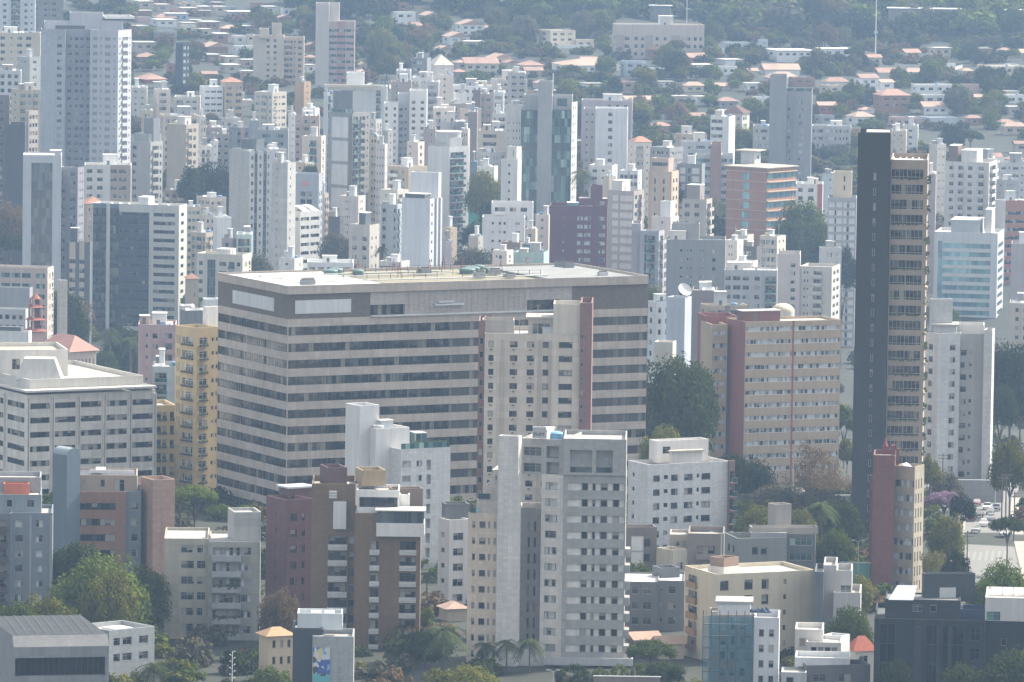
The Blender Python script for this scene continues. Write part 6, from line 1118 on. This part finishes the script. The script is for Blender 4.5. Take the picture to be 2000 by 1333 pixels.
# front and middle trees, placed one by one
for a in [
 (195,1095,1240,190,'dome','green',1195,'huge leafy green tree filling the gap left of the grey concrete tower','the huge leafy tree'), (272,1118,1235,120,'dome','green',1210,'broad green tree under the blank pink slab'), (150,1070,1180,130,'dome','dark',1250,'dark tree below the round topped blue tower'), (85,1175,1250,140,'dome','yellow',1150,'yellow green tree behind the roof of the low grey hall'), (215,1120,1245,110,'dome','yellow',1180,'sunlit yellow green crown in the huge leafy group'),
 (30,1185,1260,90,'dome','green',1140,'low leafy tree at the left edge behind the hall roof'), (380,948,1020,90,'umbrella','green',1330,'flat topped green tree at the foot of the yellow block','the flat topped tree'), (352,952,1020,60,'umbrella','green',1345,'small flat crowned tree beside the pink slab'), (545,1155,1235,80,'dome','dry',1185,'greyish round tree below the dark maroon block'), (300,1290,1345,80,'palm','green',1135,'palm between the white brick block and the grey tower'), (345,1318,1345,50,'dome','dark',1120,'small dark tree at the bottom left edge'),
 (518,1310,1345,100,'dome','green',1105,'round green crown cut by the bottom edge below the grey tower'), (868,1215,1330,95,'palm','dark',1160,'tall dark palm left of the white foreground tower'), (830,1235,1330,70,'dome','dark',1175,'dark tree at the corner of the brown tower'), (835,1180,1290,50,'tall','green',1215,'narrow tree right of the brown tower'), (834,1115,1200,38,'palm','dry',1260,'thin drooping palm in front of the white roof garden tower'),
 (950,1250,1320,60,'palm','dark',1168,'first short palm at the foot of the white foreground tower'), (990,1245,1325,60,'palm','dark',1168,'middle palm at the foot of the white foreground tower'), (1035,1242,1325,66,'palm','dark',1168,'right hand palm at the foot of the white foreground tower'), (920,1305,1345,110,'dome','yellow',1110,'yellowish bush cut by the bottom edge left of the palms'), (1120,1296,1330,75,'ball','dark',1150,'clipped round shrub under the podium of the white foreground tower','x'),
 (1212,1293,1330,42,'ball','green',1150,'middle clipped round shrub on the low wall'), (1248,1292,1330,40,'ball','green',1150,'right clipped round shrub on the low wall'), (1172,1300,1330,40,'ball','green',1150,'left clipped round shrub on the low wall'), (1272,1250,1330,95,'umbrella','green',1160,'spreading sunlit tree beside the clipped shrubs'), (1300,1295,1340,90,'dome','dark',1150,'dark palmlike thicket below the spreading tree'), (1320,1262,1320,60,'sparse','dry',1200,'bare brown tree left of the broad cream block'),
 (700,1265,1340,60,'dome','dark',1190,'dark bush between the mural building and the brown tower'), (760,1315,1345,60,'dome','green',1180,'low hedge like tree at the foot of the brown tower'), (1245,1100,1160,60,'dome','green',1250,'compact green tree beside the brown framed block'), (1660,1192,1250,95,'dome','green',1160,'round green tree behind the red tiled house'), (1640,1110,1200,50,'dome','dark',1230,'dark tree behind the pale stepped building'), (1680,1130,1230,60,'dome','yellow',1220,'light green tree at the foot of the slim red tower'),
 (1958,1105,1200,110,'dome','green',1180,'broad sunlit green tree right of the dark corner building'), (1925,1140,1210,70,'dome','green',1165,'green tree behind the white topped corner building'), (1990,1130,1210,60,'dome','yellow',1190,'yellowish tree at the right edge above the corner building'), (1985,1285,1345,160,'dome','dark',1085,'dark tree across the bottom right corner'), (1880,1305,1345,110,'dome','dark',1085,'dark low tree in front of the dark corner building'), (1745,1300,1345,90,'dome','dark',1088,'dark bush at the left foot of the dark corner building'),
 (1968,1010,1110,70,'umbrella','dark',1330,'dark tree leaning over the street on the right','the street tree'), (1845,960,1040,80,'umbrella','purple',1400,'purple blossoming jacaranda beside the street','the jacaranda'), (1880,965,1040,50,'dome','blue',1395,'dark tree between the jacaranda and the street'), (1850,1010,1090,75,'dome','yellow',1340,'yellow green tree below the jacaranda'), (1825,1015,1080,45,'palm','green',1345,'palm left of the street by the slim red tower'), (1825,1060,1130,60,'sparse','yellow',1290,'light thin leaved tree beside the slim red tower'), (1870,1080,1130,60,'dome','dark',1270,'dark shrubby tree above the dark corner roof'),
 (1975,865,935,90,'dome','yellow',1450,'bright green tree beyond the street at right'), (1975,680,900,130,'dome','dark',1720,'tall dark grove tree right of the white faceted tower'), (1955,760,900,70,'dome','dark',1680,'dark tree hugging the white faceted tower'), (1995,720,880,90,'dome','blue',1760,'dark bluish tree at the right edge'), (1815,895,960,50,'dome','yellow',1440,'light bush between the dark slab tower and the street'), (1850,925,960,60,'dome','grey',1480,'low grey bush at the foot of the white faceted tower'),
 (1315,715,920,165,'dome','dark',1500,'big dense green tree between the banded office and the tan block','the big dense tree'), (1295,840,905,90,'dome','yellow',1440,'light green crown behind the white square windowed block'), (1352,725,900,110,'dome','dark',1520,'dark side of the grove beside the maroon slab'), (1275,770,900,70,'dome','dark',1510,'dark tree at the right end of the banded office'),
 (1580,850,960,110,'sparse','dry',1470,'bare purple brown tree in front of the tan block'), (1625,880,960,90,'sparse','dry',1460,'reddish thin tree right of the bare tree'), (1465,900,980,100,'dome','blue',1450,'dark round tree at the foot of the tan block'), (1430,890,970,70,'dome','dark',1440,'dark tree right of the white square windowed block'), (1520,950,1010,120,'dome','grey',1410,'grey brown low tree by the overpass'), (1600,960,1020,120,'dome','grey',1400,'grey green tree above the tall palm'), (1605,975,1085,70,'palm','green',1330,'tall palm beside the grey green block','the tall palm'),
 (1645,985,1080,80,'dome','dark',1340,'dark tree left of the dark slab tower foot'), (1480,990,1050,100,'dome','yellow',1330,'bright yellow green tree behind the grey green block'), (1560,1000,1060,70,'dome','yellow',1325,'yellow green tree right of the square lift tower'), (1630,1040,1120,80,'dome','green',1300,'green tree in front of the dark slab tower foot'), (1650,790,930,50,'dome','green',1640,'green tree between the tan block and the dark slab tower'), (1655,860,950,40,'dome','yellow',1600,'yellow green bush between tan block and dark slab'), (1640,960,1000,60,'dome','dark',1450,'low dark tree left of the dark slab'),
 (240,645,730,90,'dome','dark',2080,'leafy dark tree beneath the mirrored office'), (215,640,730,50,'palm','green',2070,'palm left of the pink block'), (255,655,730,50,'palm','green',2060,'palm touching the pink block'), (205,690,735,60,'dome','dark',2040,'dark tree behind the church hall'), (130,585,680,90,'dome','dark',2060,'dark tree behind the pink pagoda tower'), (160,575,650,60,'sparse','dry',2090,'dry tree at the foot of the slim striped block'), (100,580,640,50,'dome','green',2070,'green tree above the pink pagoda tower'), (110,560,620,30,'tall','green',2080,'thin upright tree right of the long pinkish building'),
 (20,400,500,80,'dome','dry',2280,'reddish brown tree at the left edge'), (15,455,520,90,'umbrella','dark',2220,'dark flat crowned tree at the left edge'), (410,322,410,95,'dome','blue',2450,'big dark tree between the beige tower and the grey striped tower','the big dark tree'), (378,330,400,60,'dome','dark',2440,'dark tree right of the blank beige tower'), (655,458,520,65,'dome','grey',2240,'grey green tree between the white office and the small cream tower'), (505,500,560,55,'dome','grey',2200,'shady tree right of the white block with green balconies'), (928,488,530,90,'dome','grey',2160,'wide grey green tree behind the long office roof'),
 (945,340,430,75,'dome','yellow',2380,'olive tree right of the white round topped tower'), (955,395,440,40,'dome','dark',2330,'dark bush below the olive tree'), (925,435,480,45,'dome','blue',2280,'dark tree beside the white stepped block'), (1565,400,520,110,'dome','green',2330,'big grove tree right of the orange brick slab','the grove'), (1540,440,520,60,'dome','dark',2310,'dark tree at the corner of the orange brick slab'), (1600,430,530,50,'dome','green',2320,'green tree left of the white gridded block'), (1645,490,610,70,'dome','blue',2200,'dark bluish tree mass left of the dark slab tower'), (1585,470,560,70,'dome','dark',2290,'dark tree in front of the grove'),
 (1400,375,460,50,'sparse','green',2420,'thin tree left of the orange brick slab'), (1400,420,480,50,'dome','dark',2400,'dark tree at the left foot of the orange brick slab'), (1470,430,480,40,'dome','green',2390,'bush in front of the orange brick slab'), (1280,565,610,50,'dome','yellow',2020,'olive bush right of the long office roof'), (1137,330,400,50,'palm','green',2420,'palm tuft between green glass tower and purple tower'), (1290,345,380,26,'palm','green',2400,'palm left of the ochre striped tower'), (1310,350,440,50,'dome','dark',2420,'dark tree between the ochre tower and the beige block'), (745,480,520,30,'palm','green',2150,'small palm beside the small cream tower'), (605,325,345,40,'dome','dark',2400,'bush on the terrace behind the pale block with emblem'),
 (580,575,640,60,'dome','green',2200,'tree behind the office corner'), (372,570,610,40,'dome','green',2140,'bush right of the mirrored office')]:
    tree(a[0], a[1], a[2], a[3], a[4], a[5], D=a[6], label=a[7], short=a[8] if len(a) > 8 else None)
# hillside trees
def free(x, y, w_, up=.8, lim=.28):
    for b_ in HB:
        if b_[0]-w_*.2 < x < b_[1]+w_*.2 and b_[2]-2 < y < b_[3]+3: return False
        ox = min(b_[1], x+w_*.45)-max(b_[0], x-w_*.45); oy = min(b_[3], y)-max(b_[2], y-w_*up)
        if y >= b_[3]-2 and ox > 0 and oy > 0 and ox*oy > lim*(b_[1]-b_[0])*(b_[3]-b_[2]): return False
    return True
q = random.Random(77); cand = []
ZONES = [(600,880,10,165,60,(24,60)), (880,1210,0,120,48,(24,56)), (1100,1500,130,270,70,(28,64)), (1380,2000,110,300,84,(24,58)), (1395,2000,40,135,34,(34,66)), (255,500,20,235,44,(16,40)), (480,620,5,70,18,(28,56)), (1190,1400,70,130,10,(26,44)), (0,80,0,60,2,(20,40))]
for (xa, xb, ya, yb, n_, (wa, wb)) in ZONES:
    done = tries = 0
    while done < n_ and tries < n_*14:
        tries += 1; x, y, w_ = q.uniform(xa, xb), q.uniform(ya, yb), q.uniform(wa, wb)
        if not free(x, y+8, w_): continue
        f = q.choice(['dome', 'dome', 'dome', 'umbrella', 'tall', 'sparse', 'palm' if x > 1500 else 'dome']); t = q.choice(['dark', 'blue', 'green', 'green', 'grey', 'yellow', 'dry'] if f != 'palm' else ['green'])
        if f == 'palm': w_ *= .6
        if f == 'tall': w_ *= .6
        cand.append((w_, x, y, f, t)); done += 1
cand.sort(reverse=True); rest_trees = [c_ for c_ in cand if c_[3] != 'palm'][205:]
for c_ in cand:
    if c_ not in rest_trees: tree(c_[1], c_[2]-c_[0]*.85, c_[2]+6, c_[0], c_[3], c_[4])
# the wood on the upper slope, one mass
wood = MB(); q = random.Random(5)
for i in range(1000):
    x = q.uniform(560, 2040); D = q.uniform(3330, 4150) if x > 1000 else q.uniform(3400, 4150)
    X = (x-1000)/FPX*D; z = gz(X, D); t = q.choice(['dark', 'blue', 'green', 'green', 'grey', 'dark']); px, py = proj((X, D, z))
    if not free(px, py, 40, 1): continue
    t = t; f = 'bushy'
    src = crown(f, t, False)[i % 2][0]; R = q.uniform(6, 11); a = q.uniform(0, 6.28); ca, sa = math.cos(a)*R, math.sin(a)*R; i0 = len(wood.v)
    step = 1; H = q.uniform(5, 9); mi_ = [wood.mi(mm) for mm in src.mats]
    for fi in range(0, len(src.f), step):
        f4 = src.f[fi]; j = len(wood.v)
        for vi in f4:
            vx, vy, vz = src.v[vi]; wood.v.append((X+vx*ca-vy*sa, D+vx*sa+vy*ca, z+H+vz*R*.9))
        wood.f.append(tuple(range(j, j+len(f4)))); wood.m.append(mi_[src.m[fi]])
for w_, x, y, f, t in rest_trees:
    P = gpt(x, y+6); src = crown('dome' if f != 'umbrella' else f, t, False)[0][0]; R = w_/2*P.y/FPX; H = R*.9; i0 = 0; a = x; ca, sa = math.cos(a)*R, math.sin(a)*R; mi_ = [wood.mi(mm) for mm in src.mats]
    for fi in range(0, len(src.f), 2):
        j = len(wood.v)
        for vi in src.f[fi]: vx, vy, vz = src.v[vi]; wood.v.append((P.x+vx*ca-vy*sa, P.y+vx*sa+vy*ca, P.z+H+vz*R*.9))
        wood.f.append(tuple(range(j, j+4))); wood.m.append(mi_[src.m[fi]])
o = kind(wood.build('woodland'), 'stuff'); o['label'] = 'dark wood covering the upper slope beyond the hillside houses'; o['category'] = 'wood'
# scrub and thickets between the houses and along the valley, uncountable
def merge(dst, src, X, Y, Z, R, RZ_, a, step):
    ca, sa = math.cos(a)*R, math.sin(a)*R; mi_ = [dst.mi(mm) for mm in src.mats]
    for fi in range(0, len(src.f), step):
        f4 = src.f[fi]; j = len(dst.v)
        for vi in f4:
            vx, vy, vz = src.v[vi]; dst.v.append((X+vx*ca-vy*sa, Y+vx*sa+vy*ca, Z+vz*RZ_))
        dst.f.append(tuple(range(j, j+len(f4)))); dst.m.append(mi_[src.m[fi]])
scrub = MB(); q = random.Random(15)
def bush(x, D, R, step):
    X = (x-1000)/FPX*D; z = gz(X, D); px, py = proj((X, D, z))
    if not free(px, py, R*1.6*FPX/D, .62, .42) or (955 < px < 1345 and py > 1225 and D < 1200): return
    t = q.choice(['dark', 'blue', 'green', 'green', 'grey', 'dry', 'yellow']); merge(scrub, crown('bushy', t, False)[q.randrange(2)][0], X, D, z+R*.45, R, R*q.uniform(.7, 1.1), q.uniform(0, 6.28), step)
for i in range(6000): bush(q.uniform(-20, 2020) if i % 3 else q.uniform(900, 2020), q.uniform(2480, 3440), q.uniform(2.0, 4.4), 1)
for i in range(900):
    x, D = q.uniform(-20, 2020), q.uniform(1090, 1560)
    if 1850 < x < 2010 and D > 1180: continue
    bush(x, D, q.uniform(1.4, 3.6), 1)
for i in range(300): bush(q.uniform(-20, 2020), q.uniform(1700, 2500), q.uniform(2, 4), 1)
o = kind(scrub.build('ground_cover'), 'stuff'); o['label'] = 'low scrub and ground cover between the buildings and on the slope'; o['category'] = 'scrub'
# --- vehicles
def car_mesh():
    b_ = MB(); pm, n, l, bs = newmat('car_paint'); oi = n.new('ShaderNodeObjectInfo'); l.new(oi.outputs['Color'], bs.inputs['Base Color']); bs.inputs['Roughness'].default_value = .25; bs.inputs['Coat Weight'].default_value = .5
    prof = [(-2.1,.45), (-2.15,.75), (-1.95,.95), (-1.0,1.0), (1.0,1.02), (2.0,.85), (2.15,.6), (2.1,.4)]
    for s in (-.85, .85): b_.poly([(x, s, z) for x, z in (prof if s < 0 else prof[::-1])][::-1], pm)
    for (x0, z0), (x1, z1) in zip(prof, prof[1:] + prof[:1]): b_.poly([(x0, -.85, z0), (x0, .85, z0), (x1, .85, z1), (x1, -.85, z1)], pm)
    b_.poly([(-1.2,-.62,1.45), (.3,-.62,1.45), (.3,.62,1.45), (-1.2,.62,1.45)], pm)
    g_ = MB(); gm = glass('dark')
    T = [(-1.2,-.62,1.44), (.3,-.62,1.44), (.3,.62,1.44), (-1.2,.62,1.44)]; B = [(-1.8,-.80,.96), (1.05,-.80,.99), (1.05,.80,.99), (-1.8,.80,.96)]
    for i in range(4): j = (i+1) % 4; g_.poly([B[i], B[j], T[j], T[i]], gm)
    w_ = MB(); w_.tube((0, -.1, 0), (0, .1, 0), .32, .32, plain((.02,.02,.02), .8, 0, 'tyre'), 12); r_ = MB(); r_.tube((0, -.12, 0), (0, .12, 0), .18, .18, ALU, 10)
    h_ = MB(); h_.box(2.05, 2.16, -.15, .15, 0, .14, plain((.8,.8,.75), .2, 0, 'lamp'))
    return b_.mesh('body'), g_.mesh('windscreen'), w_.mesh('tyre'), r_.mesh('rim'), h_.mesh('headlight')
CM = car_mesh()
def car(x, y, rz, col, label, group='cars on the street'):
    P = gpt(x, y); r = root_at('parked_car' if 'parked' in label else 'car', label, 'car', Vector((P.x, P.y, gz(P.x, P.y)+.2)), rz, group)
    o = link('body', CM[0], r); o.color = (*col, 1); link('window', CM[1], r)
    for x_ in (-1.3, 1.35):
        for y_ in (-.78, .78):
            w_ = link('wheel', CM[2], r, Matrix.Translation((x_, y_, .32))); link('rim', CM[3], w_)
    for s in (-.55, .55): link('headlight', CM[4], r, Matrix.Translation((0, s, .62)))
for a in [(1897,1020,-1.75,(.35,.03,.04),'dark red car lowest of the group driving down the street'), (1913,1012,-1.7,(.05,.05,.055),'black car in the middle of the street'), (1921,1030,-1.7,(.6,.6,.62),'white car nearest the crosswalk'), (1935,1018,-1.65,(.55,.55,.57),'silver car right of the black car'), (1934,1008,-1.65,(.1,.1,.11),'dark car behind the silver car'), (1900,968,-2.4,(.6,.6,.6),'white car crossing the junction'), (1915,963,.3,(.5,.5,.52),'silver car on the overpass'), (1950,960,.2,(.62,.62,.62),'white car at the right of the junction'), (1843,1005,1.5,(.5,.5,.5),'silver parked car under the jacaranda')]: car(*a[:3], a[3], a[4])
for x, y, rz_, col_, lab_ in ((1906,1042,-1.72,(.3,.31,.32),'grey car alone on the lower street'), (1928,998,-1.68,(.62,.62,.6),'pale car at the back of the left lane'), (1908,990,-1.7,(.2,.05,.05),'maroon car waiting at the junction'), (1946,1000,-1.65,(.05,.06,.08),'dark blue car nearest the right pavement at the junction'), (1880,952,.2,(.6,.6,.6),'white car on the road before the white faceted tower'), (1930,955,.25,(.1,.1,.1),'black car on the road beyond the junction'), (1960,1050,-1.6,(.5,.5,.5),'silver parked car by the dark street tree')): car(x, y, rz_, col_, lab_)
for i, (x, y) in enumerate(((726,160), (735,158), (742,163), (752,166), (998,84), (1006,78), (1392,232), (1402,230), (1372,234), (1846,152), (1848,142), (1886,194))):
    P = gpt(x, y); lab = ['white parked car left of the hillside road by the white roof tower', 'silver parked car second in the row by the white roof tower', 'grey parked car by the bend of the hillside road', 'dark parked car below the wooded slope', 'white parked car on the pale yard left of the cream hill house', 'silver parked car at the back of the pale yard', 'white parked car left of the white ribbon windowed block', 'silver parked car closest to the white ribbon windowed block', 'grey parked car farthest left of the ribbon windowed block', 'white parked car in the right hillside lane', 'silver parked car higher in the right hillside lane', 'silver parked car among the trees right of the white villa'][i]
    car(x, y, 1.0+i, [(.6,.6,.6), (.5,.5,.5), (.25,.26,.27), (.05,.05,.06)][i % 4], lab, 'cars parked on the hillside')
# --- street furniture
STEEL = plain((.42,.43,.44), .5, .4, 'galvanised'); WOODP = plain((.13,.11,.09), .9, 0, 'pole')
def lamp(x, yt, yb, D, label, arm=1.6):
    P = at(x, yb, D); P.z = gz(P.x, D); H = at(x, yt, D).z-P.z; r = root_at('street_lamp', label, 'street lamp', P); mb = MB(); mb.tube((0, 0, -.5), (0, 0, H), .14, .08, STEEL, 8); mb.build('pole', r)
    for s in (-1, 1): mb = MB(); mb.tube((0, 0, H-.1), (s*arm, 0, H+.25), .05, .05, STEEL, 6); mb.box(min(s*arm, s*(arm+.7)), max(s*arm, s*(arm+.7)), -.14, .14, H+.18, H+.32, STEEL); mb.build('lamp_head', r)
lamp(1549, 880, 950, 1440, 'tall white street lamp in front of the tan block'); lamp(1408, 1042, 1110, 1240, 'street lamp rising beside the low cream and brown block'); lamp(1944, 905, 950, 1480, 'street lamp with a drooping head at the junction'); lamp(1965, 900, 950, 1470, 'street lamp right of the junction'); lamp(1080, 1312, 1340, 1140, 'small lamp at the entrance of the white foreground tower', .5)
lamp(1676, 1058, 1100, 1290, 'street lamp at the foot of the dark slab tower', .6)
def upole(x, yt, D, label):
    P = at(x, yt, D); z = gz(P.x, D); H = P.z-z; r = root_at('utility_pole', label, 'utility pole', Vector((P.x, D, z))); mb = MB(); mb.tube((0, 0, -.5), (0, 0, H), .17, .11, WOODP, 8); mb.build('pole', r)
    mb = MB(); 
    for zz in (.5, 1.2): mb.box(-1.1, 1.1, -.06, .06, H-zz, H-zz+.12, WOODP)
    for i in range(5): mb.box(-1.05+i*.5, -.97+i*.5, -.05, .05, H-.38, H-.15, plain((.3,.3,.3), .5, 0, 'insulator'))
    mb.build('cross_arm', r)
upole(1842, 886, 1500, 'utility pole with cross arms before the white faceted tower'); upole(1890, 1037, 1270, 'leaning utility pole at the left side of the street'); upole(1958, 930, 1410, 'utility pole left of the two at the right pavement'); upole(1966, 925, 1405, 'utility pole nearest the right edge by the street'); upole(1982, 960, 1390, 'short utility pole behind the dark street tree')
P = at(1712, -10, 3180); z = gz(P.x, 3180); r = root_at('mast', 'very tall thin white mast on the right hillside', 'mast', Vector((P.x, 3180, z))); mb = MB(); mb.tube((0, 0, -1), (0, 0, P.z-z), .35, .18, plain((.62,.62,.6), .5, 0, 'mast_paint'), 8); mb.build('pole', r); mb = MB(); mb.box(-.9, .9, -.4, .4, (P.z-z)*.45, (P.z-z)*.45+1.2, STEEL); mb.build('equipment_box', r)
P = at(1342, 0, 3330); z = gz(P.x, 3330); r = root_at('mast', 'thin white mast behind the long cream hill building', 'mast', Vector((P.x, 3330, z))); mb = MB(); mb.tube((0, 0, -1), (0, 0, P.z-z), .3, .15, plain((.62,.62,.6), .5, 0, 'mast_paint'), 8); mb.build('pole', r); mb = MB(); mb.box(-.8, 1.6, -.3, .3, (P.z-z)*.72, (P.z-z)*.72+.5, STEEL); mb.build('equipment_arm', r)
P = at(454, 1272, 1100); z = gz(P.x, 1100); r = root_at('ornate_pole', 'ornate white pole with curled ornaments at the bottom edge', 'pole', Vector((P.x, 1100, z))); H = P.z-z; mb = MB(); WP = plain((.7,.7,.7), .5, 0, 'white_paint'); mb.tube((0, 0, -.5), (0, 0, H), .09, .06, WP, 8); mb.build('pole', r)
mb = MB()
for i in range(9): mb.tube((.05, 0, H-.3-i*.55), (.38*(-1)**i, 0, H-.05-i*.55), .04, .02, WP, 5); mb.dome((.38*(-1)**i, 0, H-.1-i*.55), .12, .16, WP, 8, 3)
mb.build('ornament', r)
P = at(1160, 1322, 1142); Q = at(1290, 1316, 1142); z = gz(P.x, 1142); r = root_at('garden_wall', 'low concrete garden wall below the clipped shrubs', 'wall', Vector((P.x, 1142, z))); mb = MB(); mb.box(0, Q.x-P.x, 0, .4, -1, max(1.2, P.z-z), wall(C['taupe'], 'k')); mb.build('wall', r); mb = MB(); mb.box(-.1, Q.x-P.x+.1, -.1, .5, max(1.2, P.z-z)+.003, max(1.2, P.z-z)+.15, wall(C['lgrey'])); mb.build('coping', r)
for (x0, y0, x1, D_, lab) in ((1430,966,1660,1445,'grey concrete overpass parapet in front of the tan block'), (1815,938,1960,1500,'grey wall along the road below the white faceted tower'), (1640,1100,1700,1290,'green hoarding at the foot of the dark slab tower')):
    P = at(x0, y0, D_); Q = at(x1, y0, D_); z = gz(P.x, D_); r = root_at('roadside_wall', lab, 'wall', Vector((P.x, D_, z))); mb = MB(); H = max(1.5, P.z-z); mb.box(0, Q.x-P.x, 0, .4, -1, H, wall((.10,.24,.2) if 'green' in lab else (.26,.26,.26), 'k')); mb.build('wall', r); mb = MB(); mb.box(-.1, Q.x-P.x+.1, -.08, .48, H+.003, H+.2, wall(C['lgrey'])); mb.build('coping', r)
P = at(704, 56, 1800); r = root_at('bird', 'small black bird gliding in front of the wooded slope', 'bird', P, .6); mb = MB(); BK = plain((.02,.02,.02), .8, 0, 'feathers')
prof = [(-.35, .02), (-.2, .07), (.0, .10), (.2, .08), (.32, .05), (.42, .015)]
for (x0, r0), (x1, r1) in zip(prof, prof[1:]): mb.tube((x0, 0, 0), (x1, 0, 0), r0, r1, BK, 8, False)
for s in (-1, 1): mb.poly([(.15, 0, .03), (-.12, 0, .03), (-.10, s*.55, .28), (.10, s*.5, .30)], BK); mb.poly([(.10, s*.5, .30), (-.10, s*.55, .28), (-.22, s*.95, .22), (-.05, s*.9, .25)], BK)
mb.poly([(-.3, -.05, 0), (-.6, -.14, .02), (-.6, .14, .02), (-.3, .05, 0)], BK); mb.build('body', r)
# --- haze: the air over the whole city
m_, n, l, b = newmat('haze'); n.remove(b); pv = n.new('ShaderNodeVolumePrincipled'); pv.inputs['Color'].default_value = (.45,.67,1,1); pv.inputs['Density'].default_value = HAZE_DENSITY; pv.inputs['Anisotropy'].default_value = .25
l.new(pv.outputs[0], n['Material Output'].inputs['Volume']); mb = MB(); mb.box(-1255, 1255, -305, 5290, -60, 268, m_); o = kind(mb.build('haze'), 'stuff'); o['label'] = 'pale blue haze filling the air over the city'; o['category'] = 'haze'
# --- labels for the hillside houses and trees: what they look like and what they stand beside
used = {o_['label'] for o_ in sc.objects if o_.get('label')}
NAMED = [a for a in ANCH if a[0] and a[0] not in ('x',)]
for ob, desc, x, y, (xa, xb) in AUTO:
    best = None; near_ = sorted(NAMED, key=lambda a: (a[1]-x)**2 + 1.5*(a[2]-y)**2)
    def rel(a):
        dx, dy = x-a[1], y-a[2]
        if abs(dx) > abs(dy)*1.1: return ('right of ' if dx > 0 else 'left of ') + a[0]
        return ('beyond ' if dy < 0 else 'in front of ') + a[0]
    def far(a): 
        d = math.hypot(x-a[1], y-a[2]); return 'just ' if d < 60 else '' if d < 140 else 'well ' if d < 260 else 'far '
    for a in near_[:6]:
        c = f'{desc[0]} {far(a)}{rel(a)}'
        if c not in used and len(c.split()) <= 16: best = c; break
    if best is None:
        for a in near_[:5]:
            for a2 in near_[:9]:
                if a is a2 or best: continue
                c = f'{desc[0]}, {rel(a)} and {rel(a2)}'
                if c not in used and len(c.split()) <= 16: best = c
    if best is None:
        for a in near_[:12]:
            c = f"{desc[0].replace('hillside ', '').replace('mid sized', 'modest')} {rel(a)}"
            if c not in used and len(c.split()) <= 16: best = c; break
    if best is None: best = f'{desc[0]} {rel(near_[0])}'; ob['group'] = 'hillside trees that look alike' if 'tree' in best or 'palm' in best else 'hillside houses that look alike'
    used.add(best); ob['label'] = best
for o_ in sc.objects:
    if '_nw' in o_: del o_['_nw']
